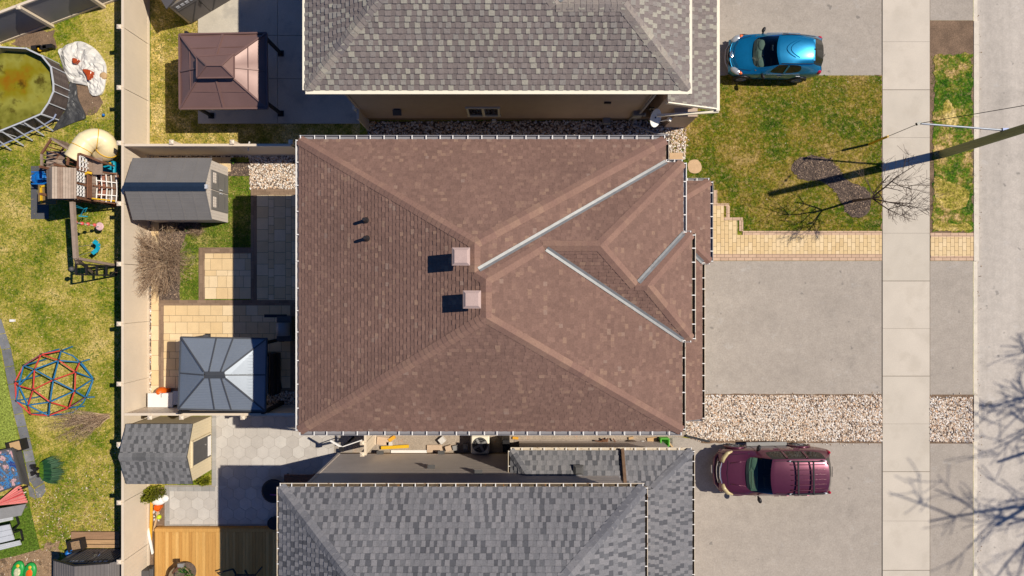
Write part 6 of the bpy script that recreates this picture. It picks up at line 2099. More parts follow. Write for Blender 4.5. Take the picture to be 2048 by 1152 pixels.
# ------------------------------------------------------------------ the lower neighbour's yard
t = thing('wooden_deck', 'fresh yellow wooden deck half in the shadow of the grey house', 'deck', P(430, 1120))
mb = MB(); rnd = random.Random(9)
x = X(311, .25)
x_end = X(556, .25) + .6
ytop = Y(1064, .25)
while x < x_end:
    mb.box((x + .069, ytop - 3, .25), (.13, 6, .035), tint=(rnd.random(), 0, 0)); x += .138
mb.build('boards', M['deckwood'], t)
mb = MB(); mb.box(((X(311, .25) + x_end) / 2, ytop + .075, .25), (x_end - X(311, .25) + .06, .14, .036), tint=(.4, 0, 0)); mb.box((X(311, .25) - .025, ytop - 2.93, .12), (.04, 6.1, .22), tint=(.2, 0, 0)); mb.box(((X(311, .25) + x_end) / 2, ytop + .16, .12), (x_end - X(311, .25), .03, .22), tint=(.1, 0, 0))
mb.build('border_board', M['deckwood'], t)
t = thing('round_planter', 'beige round planter with a green plant and wooden stake on the deck', 'planter', P(370, 1150, .27))
mb = MB(); mb.lathe([(.34, .0), (.44, .42), (.47, .46), (.42, .46), (.4, .38)], P(371, 1146, .27), 24); mb.build('pot', surf('beige_pot', A(150, 130, 104), .8), t)
mb = MB(); mb.cyl(P(371, 1146, .63), P(371, 1146, .65), .4, n=20); mb.build('soil', M['mulch_base'], t)
mb = MB()
for i in range(90):
    a = rnd.uniform(0, 6.28); r = rnd.uniform(0, .25); p = P(368, 1148, .66) + Vector((r * math.cos(a), r * math.sin(a), 0)); d = Vector((math.cos(a), math.sin(a), rnd.uniform(.3, 1.2))).normalized(); s = Vector((-d.y, d.x, 0)) * .03
    mb.add([p, p + d * .12 + s, p + d * .25, p + d * .12 - s], [(0, 1, 2, 3)], (rnd.uniform(.3, 1), 0, 0))
mb.build('leaves', M['leaf'], t)
t = thing('pergola_brace', 'brown wooden brace with a metal shoe rising from the deck at the bottom edge', 'post', P(352, 1145, .27))
mb = MB(); mb.bar(P(332, 1156, .3), P(363, 1130, 1.0), .1, .1); mb.build('beam', M['brownwood'], t)
mb = MB(); mb.box(P(362, 1130, 1.02), (.22, .14, .12)); mb.build('shoe', M['grey'], t)
t = thing('lounge_chair', 'dark folding chair in the shaded part of the wooden deck', 'chair', P(500, 1145, .27))
mb = MB()
for x0_, y0_, x1_, y1_ in ((436, 1146, 466, 1138), (466, 1138, 474, 1152), (490, 1140, 496, 1152), (512, 1148, 524, 1134), (470, 1150, 512, 1150)): mb.bar(P(x0_, y0_, .6), P(x1_, y1_, .7), .05, .05)
for x_, y_ in ((440, 1150), (470, 1152), (496, 1152), (518, 1140)): mb.bar(P(x_, y_, .65), P(x_, y_, .27), .04, .04)
mb.build('frame', M['black'], t)
t = thing('round_chair', 'round dark chair with a pink edge just beyond the grey house eaves', 'chair', P(548, 978))
mb = MB(); mb.lathe([(.3, .0), (.46, .3), (.5, .34), (.44, .36), (.1, .3)], P(553, 977), 22); mb.build('seat', M['black'], t)
mb = MB(); mb.bar(P(540, 989, .4), P(556, 990, .4), .05, .04); mb.build('edge', surf('violet_edge', A(140, 70, 130), .5), t)
mb = MB(); mb.lathe([(.2, .0), (.26, .3), (.27, .32), (.2, .3)], P(553, 1041), 16); tag(mb.build('plant_pot', M['black']), 'small black pot at the grey house wall above the deck', 'pot')
t = thing('patio_bench', 'low wooden bench on the hexagon patio under the grey house eaves', 'bench', P(598, 957))
mb = MB()
for i in range(4): mb.box(P(600, 951 + i * 4, .42), (1.3, .075, .035), tint=(.2, 0, 0))
mb.build('seat', M['brownwood'], t)
for x_ in (-.55, .55):
    mb = MB(); c = P(600, 957, .2); mb.box((c.x + x_, c.y, .2), (.06, .32, .4)); mb.build('leg', M['black'], t)
# scrap by the fence
def lum(label, a, b, w, h, m, name='lumber_board', cat='board', z=.06):
    mb = MB(); mb.bar(P(*a, z), P(*b, z), w, h, tint=(.5, 0, 0)); return tag(mb.build(name, m), label, cat)
lum('orange brown board lying on white rubble beside the fence', (304, 992), (301, 1082), .1, .06, M['lumber'])
lum('thin brown board leaning over the soil by the hexagon patio edge', (318, 1016), (307, 1062), .07, .04, M['card'], z=.1)
lum('long white pipe along the fence near the deck corner, the outer one', (292, 1046), (305, 1108), .06, .05, M['white'], 'white_pipe', 'pipe', .12)
lum('white pipe next to the deck corner, the shorter one', (297, 1056), (306, 1106), .05, .05, M['white'], 'white_pipe', 'pipe', .09)
mb = MB(); mb.smooth = True; mb.ball(P(317, 1000, .16), (.3, .22, .18), 12, 8); mb.ball(P(329, 997, .2), (.18, .16, .1)); tag(mb.build('plastic_bag', M['white']), 'white plastic bag beside the yellow green conifer bush', 'bag')
mb = MB(); mb.lathe([(.11, 0), (.14, .22), (.15, .24), (.13, .24), (.12, .16)], P(321, 1012), 18); tag(mb.build('orange_pot', M['orange']), 'round orange pot on the rubble by the hexagon patio', 'pot')
mb = MB(); mb.smooth = True; mb.ball(P(318, 1034, .1), .1); tag(mb.build('yellow_ball', surf('lime_ball', A(206, 222, 40), .5)), 'lime yellow ball near the deck corner', 'ball')
mb = MB(); mb.box(P(290, 1145, .3), (.62, .4, .6)); mb.box(P(302, 1146, .62), (.16, .34, .04)); tag(mb.build('storage_crate', M['darkgrey'], bevel=.02), 'dark grey crate between the back fence and the deck', 'crate')

# ------------------------------------------------------------------ passage between the brown and grey houses
t = thing('air_conditioner', 'square beige outdoor air conditioner with a round fan under the gutter', 'air conditioner', P(960, 893))
c = P(960, 890, .75)
mb = MB(); mb.box((c.x, c.y, .38), (.74, .74, .72)); mb.build('cabinet', M['cream'], t, bevel=.05)
mb = MB(); mb.cyl((c.x, c.y, .735), (c.x, c.y, .752), .31, n=28); mb.build('fan_well', M['black'], t)
mb = MB()
for k in range(4):
    a = k * math.pi / 2 + .5; mb.bar((c.x, c.y, .765), (c.x + .3 * math.cos(a), c.y + .3 * math.sin(a), .765), .09, .01)
mb.cyl((c.x, c.y, .75), (c.x, c.y, .785), .06, n=14)
for r in (.12, .2, .28): mb.tube([(c.x + r * math.cos(q * .28), c.y + r * math.sin(q * .28), .79) for q in range(24)], .006, 4)
mb.build('fan_grille', M['grey'], t)
def slab_item(name, label, cat, px, py, w, d, h, rz, m, z=.012):
    mb = MB(); c = P(px, py, z + h / 2); mb.box(c, (w, d, h), rz=rz); return tag(mb.build(name, m), label, cat)
slab_item('paving_slab', 'large tan paving slab lying beside the gate between the houses', 'slab', 766, 882, .5, .32, .06, -.1, M['paver_tan'])
slab_item('paving_slab', 'orange brown slab leaning by the gutter near the gate', 'slab', 784, 877, .3, .14, .1, .6, M['lumber'])
slab_item('paving_slab', 'small pale slab next to the yellow board', 'slab', 779, 888, .24, .18, .06, .1, M['lilac'])
slab_item('yellow_board', 'bright yellow board on the gravel between the houses', 'board', 790, 894, 1.15, .13, .05, .06, M['yellow'], .1)
slab_item('white_plank', 'long white plank lying along the grey house wall', 'plank', 818, 903, 1.5, .12, .04, 0, M['white'], .03)
slab_item('paving_slab', 'broad tan slab lying against the grey house wall', 'slab', 869, 897, .62, .3, .08, 0, M['paver_tan'])
slab_item('concrete_block', 'tilted grey concrete block beside the broad tan slab', 'block', 884, 880, .24, .24, .2, .7, M['lilac'])
slab_item('concrete_block', 'grey concrete block lying closest to the air conditioner', 'block', 897, 896, .24, .22, .18, .3, M['paver_tan'])
slab_item('concrete_block', 'dark block in the shadow left of the air conditioner', 'block', 911, 895, .22, .2, .2, .2, M['grey'])
slab_item('concrete_block', 'bluish block in the shadow touching the air conditioner side', 'block', 931, 893, .2, .22, .2, 0, M['grey'])
slab_item('wood_offcut', 'orange wood offcut on the slabs right of the air conditioner', 'offcut', 1031, 876, .24, .1, .06, -.1, M['lumber'], .03)
slab_item('wood_offcut', 'tan wood offcut under the gutter near the green bin', 'offcut', 1262, 876, .2, .1, .06, .2, M['card'], .03)
slab_item('cardboard_sheet', 'cream cardboard sheet under the gutter beside the green bin', 'cardboard', 1304, 879, .4, .18, .05, .1, M['card'], .03)
for lb, x_, y_ in (('white stone closest to the gutter, left of the green bin', 1285, 884), ('white stone in the middle of three beside the bin', 1289, 888), ('round white stone nearest to the low grey roof', 1297, 890)):
    mb = MB(); mb.smooth = True; mb.ball(P(x_, y_, .08), (.1, .06, .06)); tag(mb.build('white_stone', M['lilac']), lb, 'stone', 'white stones by the green bin')
t = thing('green_bin', 'bright green open plastic bin under the brown house gutter', 'bin', P(1327, 881))
mb = MB(); c = P(1326, 881, 0)
for x_, y_, sx, sy_ in ((0, .15, .36, .03), (0, -.15, .3, .03), (.17, 0, .03, .3), (-.17, 0, .03, .3)): mb.box((c.x + x_, c.y + y_, .2), (sx, sy_, .34))
mb.box((c.x, c.y, .05), (.34, .3, .04)); mb.build('tub', M['green'], t)
mb = MB(); mb.bar((c.x - .12, c.y - .2, .36), (c.x + .12, c.y - .2, .36), .03, .03); mb.build('handle', M['green'], t)
lum('pale timber edging beside the green bin', (1337, 884), (1347, 897), .06, .12, M['card'], 'timber_edging', 'edging')
t = thing('broken_chair', 'broken brown chair frame lying on the passage slabs', 'chair', P(1207, 882))
mb = MB()
for a, b in (((1196, 884), (1216, 878)), ((1200, 887), (1214, 880)), ((1204, 877), (1218, 887)), ((1190, 881), (1204, 884)), ((1216, 876), (1214, 886)), ((1226, 877), (1232, 886))): mb.bar(P(*a, .15), P(*b, .22), .045, .045)
mb.build('frame', M['brownwood'], t)
mb = MB(); mb.smooth = True; mb.ball(P(1262, 889, .1), (.35, .2, .14)); tag(mb.build('leaf_heap', M['mulch_base']), 'dark heap of leaves on the passage slabs left of the white stones', 'heap')
mb = MB(); mb.box(P(1012, 886, .5), (.3, .5, 1.0)); tag(mb.build('black_bin', M['black'], bevel=.03), 'black waste bin in the shadow beside the air conditioner', 'bin')
t = thing('clothes_post', 'dark post with two white arms at the corner of the grey house', 'post', P(690, 893))
zt = 1.9
mb = MB(); b_ = P(683, 897, zt); mb.cyl((b_.x, b_.y, 0), (b_.x, b_.y, zt), .05); mb.box((b_.x, b_.y, zt), (.16, .16, .16)); mb.build('pole', M['black'], t)
for a in ((661, 881), (724, 880)):
    mb = MB(); mb.bar(P(*a, zt + .05), P(683, 894, zt + .05), .07 if a[0] < 680 else .035, .06); mb.build('arm', M['white'], t)
mb = MB(); mb.tube([P(676, 868, .2), P(676, 892, .2)], .03, 8); mb.tube([P(676, 868, .2), P(676, 868, 5.6)], .04, 8)
mb.build('downspout', M['gut'], house)
e_ = MB(); e_.bar(P(1371, 871, .05), P(1419, 883, .05), .08, .1); tag(e_.build('drain_pipe', M['black']), 'black drain pipe edging the river stones at the maroon vehicle', 'pipe')
mb = MB(); q = blob(pxpoly([(1375, 330), (1381, 321), (1394, 320), (1402, 330), (1401, 342), (1390, 347), (1378, 343)]), 4); mb.prism(ragged(q, .2, .006, 3), -.02, .04)
tag(mb.build('stepping_stone', M['step']), 'round tan stepping stone in the front lawn beside the brown roof corner', 'stepping stone')
slab_item('stepping_stone', 'square tan stepping stone at the end of the river stones', 'stepping stone', 1352, 314, .55, .34, .05, 0, M['step'], .01)
# ------------------------------------------------------------------ cars
def subsurf_split(name_prefix, verts, faces, fmat, levels=2, creases=None):
    """subdivide a control cage and return {material index: (verts, faces)}"""
    me = bpy.data.meshes.new('cage')
    me.from_pydata(verts, [], faces)
    me.polygons.foreach_set('material_index', fmat)
    for k in range(max(fmat) + 1): me.materials.append(None)
    if creases:
        ca = me.attributes.new('crease_edge', 'FLOAT', 'EDGE')
        key = {tuple(sorted(e.vertices)): e.index for e in me.edges}
        for (a, b), c in creases.items():
            i = key.get(tuple(sorted((a, b))))
            if i is not None: ca.data[i].value = c
    me.update()
    o = link(bpy.data.objects.new('cage', me))
    s = o.modifiers.new('s', 'SUBSURF'); s.levels = levels; s.render_levels = levels
    bpy.context.view_layer.update()
    ev = o.evaluated_get(bpy.context.evaluated_depsgraph_get())
    m2 = ev.to_mesh()
    vs_ = [v.co.copy() for v in m2.vertices]
    groups = {}
    for p in m2.polygons: groups.setdefault(p.material_index, []).append(list(p.vertices))
    ev.to_mesh_clear()
    bpy.data.objects.remove(o, do_unlink=True)
    out = {}
    for k, fs in groups.items():
        used = sorted({i for f in fs for i in f}); mp = {i: j for j, i in enumerate(used)}
        out[k] = ([vs_[i] for i in used], [[mp[i] for i in f] for f in fs])
    return out

def car(name, label, cat, loc, rz, L, stations, glass_faces, paint, wheels, wr, ww, sx_=1.0):
    """stations: lists of (x, half width, z) for 8 rows from sill to roof centre; nose at x = 0, heading -x"""
    t = thing(name, label, cat, loc)
    T = Matrix.Translation(Vector(loc)) @ Matrix.Rotation(rz, 4, 'Z') @ Matrix.Diagonal(Vector((sx_, 1, 1, 1))) @ Matrix.Translation(Vector((-L / 2, 0, 0)))
    ns, nr = len(stations), 8
    # ring order: right rows 0..7 then left rows 6..0
    ring = [(r, -1) for r in range(nr)] + [(r, 1) for r in range(nr - 2, -1, -1)]
    n = len(ring)
    verts, faces, fm = [], [], []
    for st in stations:
        for r, s in ring: verts.append((st[r][0], st[r][1] * s, st[r][2]))
    for i in range(ns - 1):
        for j in range(n - 1):
            rr = min(ring[j][0], ring[j + 1][0])
            faces.append((i * n + j, i * n + j + 1, (i + 1) * n + j + 1, (i + 1) * n + j)); fm.append(glass_faces.get((i, rr), 0))
        faces.append((i * n + n - 1, i * n, (i + 1) * n, (i + 1) * n + n - 1)); fm.append(0)   # underside
    # ends: an inset ring and a closing face
    for i, sx in ((0, -1), (ns - 1, 1)):
        b = i * n
        c = Vector((sum(verts[b + j][0] for j in range(n)) / n, 0, sum(verts[b + j][2] for j in range(n)) / n))
        k = len(verts)
        for j in range(n):
            v = Vector(verts[b + j]); q = c.lerp(v, .62); verts.append((q.x + sx * .05, q.y, q.z))
        for j in range(n):
            j2 = (j + 1) % n
            faces.append((b + j, k + j, k + j2, b + j2) if sx > 0 else (b + j2, k + j2, k + j, b + j)); fm.append(0)
        faces.append([k + j for j in range(n)] if sx < 0 else [k + j for j in range(n - 1, -1, -1)]); fm.append(0)
    cre = {}
    gl = {}
    for f, m_ in zip(faces, fm):
        for a, b in zip(f, list(f[1:]) + [f[0]]):
            gl.setdefault(tuple(sorted((a, b))), []).append(m_)
    for e, ms in gl.items():
        if len(set(ms)) > 1: cre[e] = .75
    parts = subsurf_split(name, verts, faces, fm, 3, cre)
    names = {0: ('body', paint), 1: ('windshield', M['carglass']), 2: ('side_window', M['carglass_dark']), 3: ('rear_window', M['carglass_dark'])}
    for k, (vs_, fs) in parts.items():
        if k == 2:      # left and right windows are separate panes
            comp = {}
            par = list(range(len(vs_)))
            def find(a):
                while par[a] != a: par[a] = par[par[a]]; a = par[a]
                return a
            for f in fs:
                for a in f[1:]: par[find(a)] = find(f[0])
            for f in fs: comp.setdefault(find(f[0]), []).append(f)
            lst = list(comp.values())
        else: lst = [fs]
        for fl in lst:
            mb = MB(); mb.M = T; mb.smooth = True
            used = sorted({i for f in fl for i in f}); mp = {i: j for j, i in enumerate(used)}
            mb.add([vs_[i] for i in used], [[mp[i] for i in f] for f in fl])
            o = mb.build(names[k][0], names[k][1], t)
            if k == 0:
                body = o
    for x, s in wheels:
        w = stations[3][1][1]
        mb = MB(); mb.M = T; mb.cyl((x, s * (w - ww), wr), (x, s * (w + .012), wr), wr, n=24); wh = mb.build('wheel', M['black'], t)
        mb = MB(); mb.M = T
        mb.cyl((x, s * (w + .008), wr), (x, s * (w + .02), wr), wr * .66, n=20)
        rim = mb.build('rim', M['grey'], wh)
        mb = MB(); mb.M = T
        for q in range(5):
            a = q * 2 * math.pi / 5
            mb.bar((x, s * (w + .024), wr), (x + wr * .6 * math.cos(a), s * (w + .024), wr + wr * .6 * math.sin(a)), .06, .012)
        mb.build('spoke', M['brass'], wh)
        mb = MB(); mb.M = T
        mb.tube([(x + (wr + .045) * math.cos(math.pi * q / 12), s * (w - .0), wr + .01 + (wr + .045) * math.sin(math.pi * q / 12)) for q in range(13)], .04, 6)
        mb.build('wheel_arch', M['black'], t)
    return t, T, body

def cpart(t, T, name, m, fn, bevel=0, smooth=False):
    mb = MB(); mb.M = T; mb.smooth = smooth
    fn(mb)
    return mb.build(name, m, t, bevel=bevel)

M['carglass'] = glass_mat('windscreen_glass', (.62, .72, .68, 1))
M['carglass_dark'] = glass_mat('tinted_glass', dark=(.012, .013, .011, 1))
M['bluepaint'] = paint_mat('metallic_blue_paint', A(14, 134, 186), .3, .55)
M['maroon'] = paint_mat('maroon_paint', A(104, 46, 68), .32, .45)
M['dash'] = surf('dashboard', A(140, 150, 142), .7, .08, 6)
M['seatm'] = surf('car_seat_cloth', A(150, 156, 146), .85, .1, 8)
M['amber'] = surf('amber_lens', A(236, 110, 50), .25, .05)
M['lens'] = surf('clear_lens', A(200, 204, 206), .12, .08, 8, metal=.4)
M['redlens'] = surf('red_lens', A(196, 36, 66), .2, .05)

# blue hatchback
Lb = 3.86
SB = [
 [(.30, .60, .24), (.16, .64, .36), (.10, .66, .54), (.17, .64, .66), (.24, .56, .72), (.16, .42, .74), (.10, .24, .75), (.08, 0, .755)],
 [(.45, .74, .2), (.40, .81, .34), (.40, .83, .58), (.46, .80, .76), (.48, .72, .82), (.42, .52, .85), (.36, .28, .87), (.34, 0, .875)],
 [(.98, .78, .19), (.98, .845, .33), (.98, .85, .62), (1.02, .83, .87), (1.16, .765, .935), (1.02, .64, .965), (.92, .34, .985), (.89, 0, .99)],
 [(1.45, .80, .19), (1.45, .845, .33), (1.45, .85, .62), (1.45, .845, .90), (1.48, .80, .955), (1.86, .60, 1.41), (1.74, .32, 1.475), (1.71, 0, 1.485)],
 [(2.16, .80, .19), (2.16, .845, .33), (2.16, .85, .63), (2.16, .848, .93), (2.16, .805, .98), (2.22, .615, 1.44), (2.22, .34, 1.51), (2.22, 0, 1.525)],
 [(2.80, .80, .20), (2.80, .845, .34), (2.80, .85, .64), (2.84, .835, .96), (2.86, .785, 1.02), (2.78, .60, 1.425), (2.84, .34, 1.50), (2.86, 0, 1.515)],
 [(3.35, .76, .24), (3.38, .82, .38), (3.42, .83, .66), (3.45, .79, .98), (3.42, .72, 1.06), (3.16, .56, 1.38), (3.22, .32, 1.45), (3.24, 0, 1.46)],
 [(3.62, .66, .28), (3.72, .70, .40), (3.76, .72, .64), (3.74, .70, .90), (3.72, .63, .98), (3.66, .52, 1.06), (3.72, .3, 1.08), (3.74, 0, 1.085)],
]
GB = {(2, 5): 1, (2, 6): 1, (3, 4): 2, (4, 4): 2, (6, 5): 3, (6, 6): 3}
bl = P(1547, 108); bl = Vector((10.66, 9.42, 0))
bt, bT, bbody = car('blue_hatchback', 'metallic blue hatchback parked on the driveway beside the front lawn', 'car', bl, R(-1.2), Lb, SB, GB, M['bluepaint'],
    [(.72, 1), (.72, -1), (3.0, 1), (3.0, -1)], .3, .2)
cpart(bt, bT, 'cabin_floor', M['black'], lambda mb: (mb.box((2.1, 0, .6), (2.2, 1.4, .3)), mb.box((3.0, 0, .85), (.8, 1.2, .5))))
cpart(bt, bT, 'dashboard', M['dash'], lambda mb: (mb.box((1.22, 0, .90), (.36, 1.24, .08)), mb.ball((1.3, -.36, .93), (.16, .24, .06)), mb.ball((1.3, .34, .93), (.15, .24, .06))), smooth=True)
for s in (-1, 1):
    cpart(bt, bT, 'seat', M['black'], lambda mb: (mb.box((1.95, s * .36, .78), (.5, .5, .2)), mb.box((2.15, s * .36, 1.0), (.14, .5, .5))), bevel=.04)
    hl = cpart(bt, bT, 'headlight', M['lens'], lambda mb: mb.ball((.36, s * .655, .735), (.25, .13, .085), 14, 10, rot=Matrix.Rotation(s * .5, 3, 'Z')), smooth=True)
    cpart(hl, bT, 'turn_signal', M['amber'], lambda mb: mb.ball((.52, s * .735, .765), (.1, .075, .06), 12, 8, rot=Matrix.Rotation(s * .4, 3, 'Z')), smooth=True)
    cpart(bt, bT, 'taillight', M['redlens'], lambda mb: mb.ball((3.62, s * .68, .88), (.12, .08, .14), 12, 8), smooth=True)
    def mir(mb):
        mb.ball((1.36, s * .94, .98), (.07, .12, .075), 12, 8, rot=Matrix.Rotation(s * -.45, 3, 'Z'))
        mb.bar((1.34, s * .80, .93), (1.36, s * .9, .95), .06, .04)
    cpart(bt, bT, 'mirror', M['black'], mir, smooth=True)
    for x in (1.98, 2.74):
        cpart(bt, bT, 'door_handle', M['bluepaint'] if x < 0 else M['brass'], lambda mb: mb.bar((x, s * .858, .83), (x + .17, s * .858, .83), .022, .03))
    cpart(bt, bT, 'door_seam', M['black'], lambda mb: (mb.tube([(1.32, s * .848, .34), (1.32, s * .852, .62), (1.40, s * .838, .9)], .006, 4), mb.tube([(2.17, s * .847, .33), (2.17, s * .853, .62), (2.17, s * .846, .94)], .006, 4)))
    cpart(bt, bT, 'pillar', M['bluepaint'], lambda mb: mb.bar((2.18, s * .808, 1.0), (2.22, s * .648, 1.42), .07, .02, up=(0, s, .4)))
    cpart(bt, bT, 'side_strip', M['brass'], lambda mb: mb.tube([(1.5, s * .826, .945), (2.16, s * .832, .97), (2.82, s * .816, 1.0)], .011, 5))
    cpart(bt, bT, 'roof_ditch', M['blackm'], lambda mb: mb.tube([(1.92, s * .565, 1.45), (2.25, s * .575, 1.487), (2.8, s * .565, 1.472), (3.25, s * .53, 1.405)], .012, 5))
cpart(bt, bT, 'cowl', M['black'], lambda mb: [mb.bar((1.0 + abs(y) ** 2 * .22, y, .985 - abs(y) * .04), (1.0 + abs(y + .1) ** 2 * .22, y + .1, .985 - abs(y + .1) * .04), .11, .03) for y in [-.7 + .1 * k for k in range(14)]])
for y0, y1 in ((-.52, .05), (.1, .62)):
    cpart(bt, bT, 'wiper', M['black'], lambda mb: mb.bar((1.06 + .1 * abs(y0), y0, 1.02), (1.12 + .1 * abs(y1), y1, 1.03), .02, .02))
cpart(bt, bT, 'grille', M['black'], lambda mb: mb.tube([(.16, -.42, .66), (.05, -.2, .665), (.03, 0, .667), (.05, .2, .665), (.16, .42, .66)], .045, 6))
cpart(bt, bT, 'bumper_lip', M['lightgrey'], lambda mb: mb.tube([(.13, -.5, .5), (.0, -.25, .5), (-.01, 0, .5), (.0, .25, .5), (.13, .5, .5)], .022, 6))
cpart(bt, bT, 'emblem', M['brass'], lambda mb: (mb.tube([(.15 + .05 * math.cos(q * .4), .13 * math.sin(q * .4), .79 + .005 * math.cos(q * .4)) for q in range(17)], .012, 5), mb.bar((.12, -.08, .785), (.17, .08, .795), .02, .02)))
def arc(mb, r, x0, z0):
    pts = []
    for k in range(15):
        a = math.pi / 2 + math.pi * k / 14
        y = r * math.sin(a - math.pi / 2 + math.pi / 2 * 0)  # placeholder
    ys = [-.33 + .66 * k / 16 for k in range(17)]
    for y in ys:
        x = x0 + 1.1 * (y / .33) ** 2 * r
        pts.append((x, y, z0(x) - .012 * (y / .3) ** 2 - .0))
    mb.tube(pts, .014, 5)
zroof = lambda x: 1.513 + .006 * (1 - ((x - 2.3) / .5) ** 2)
for x0, r in ((2.1, .32), (2.26, .32)):
    cpart(bt, bT, 'roof_rib', M['bluepaint'], lambda mb: arc(mb, r, x0, zroof))
cpart(bt, bT, 'hood_seam', M['black'], lambda mb: (mb.tube([(.42, -.56, .855), (.28, -.3, .85), (.24, 0, .852), (.28, .3, .85), (.42, .56, .855)], .007, 4), mb.tube([(.42, -.60, .85), (.9, -.70, .94)], .007, 4), mb.tube([(.42, .60, .85), (.9, .70, .94)], .007, 4)))
cpart(bt, bT, 'antenna', M['black'], lambda mb: (mb.ball((3.22, .02, 1.475), (.04, .025, .02)), mb.tube([(3.22, .02, 1.48), (3.38, -.01, 1.56)], .007, 5)))
cpart(bt, bT, 'spoiler', M['bluepaint'], lambda mb: mb.box((3.2, 0, 1.425), (.1, .86, .025)), bevel=.012)
cpart(bt, bT, 'rear_wiper', M['black'], lambda mb: (mb.bar((3.74, -.12, 1.1), (3.8, -.02, 1.06), .02, .02)))
cpart(bt, bT, 'room_mirror', M['lens'], lambda mb: mb.box((1.62, .1, 1.28), (.03, .22, .07)))
cpart(bt, bT, 'fog_light', M['lens'], lambda mb: [mb.ball((.3, s * .6, .42), (.06, .05, .05)) for s in (-1, 1)], smooth=True)

# maroon off-roader with a roof rack
Lm = 4.8
SM = [
 [(.34, .70, .34), (.18, .76, .48), (.12, .79, .68), (.20, .78, .88), (.26, .70, .95), (.16, .52, .98), (.10, .3, .99), (.08, 0, .995)],
 [(.50, .84, .3), (.46, .90, .46), (.46, .93, .72), (.50, .90, .96), (.54, .83, 1.02), (.46, .60, 1.06), (.42, .32, 1.08), (.40, 0, 1.085)],
 [(1.20, .88, .28), (1.20, .93, .44), (1.20, .94, .76), (1.24, .91, 1.04), (1.36, .855, 1.09), (1.20, .72, 1.12), (1.10, .4, 1.14), (1.07, 0, 1.145)],
 [(1.75, .88, .28), (1.75, .93, .44), (1.75, .94, .78), (1.75, .93, 1.06), (1.78, .885, 1.11), (2.06, .69, 1.62), (1.96, .38, 1.69), (1.93, 0, 1.70)],
 [(2.60, .88, .28), (2.60, .93, .44), (2.60, .94, .78), (2.60, .93, 1.08), (2.60, .89, 1.13), (2.64, .72, 1.67), (2.64, .4, 1.745), (2.64, 0, 1.76)],
 [(3.50, .88, .29), (3.50, .93, .45), (3.50, .94, .79), (3.50, .93, 1.10), (3.50, .885, 1.15), (3.46, .71, 1.67), (3.50, .4, 1.745), (3.50, 0, 1.76)],
 [(4.25, .86, .32), (4.28, .92, .48), (4.30, .93, .80), (4.30, .91, 1.12), (4.28, .86, 1.17), (4.22, .69, 1.63), (4.34, .4, 1.70), (4.37, 0, 1.71)],
 [(4.58, .76, .36), (4.68, .82, .5), (4.72, .84, .80), (4.68, .82, 1.08), (4.64, .76, 1.14), (4.54, .66, 1.28), (4.60, .38, 1.3), (4.62, 0, 1.305)],
]
GM = {(2, 5): 1, (2, 6): 1, (3, 4): 2, (4, 4): 2, (5, 4): 2, (6, 5): 3, (6, 6): 3}
mt, mT, mbody = car('maroon_suv', 'maroon off-road vehicle with a black roof rack parked below the river stones', 'car', Vector((10.55, -7.40, 0)), R(.8), Lm, SM, GM, M['maroon'],
    [(.93, 1), (.93, -1), (3.68, 1), (3.68, -1)], .36, .24, .955)
cpart(mt, mT, 'cabin_floor', M['black'], lambda mb: mb.box((2.7, 0, .7), (2.8, 1.6, .3)))
cpart(mt, mT, 'dashboard', surf('green_grey_dashboard', A(112, 136, 120), .7, .1, 6), lambda mb: (mb.box((1.44, 0, 1.06), (.4, 1.4, .08)), mb.ball((1.5, .4, 1.09), (.16, .3, .05))), smooth=False)
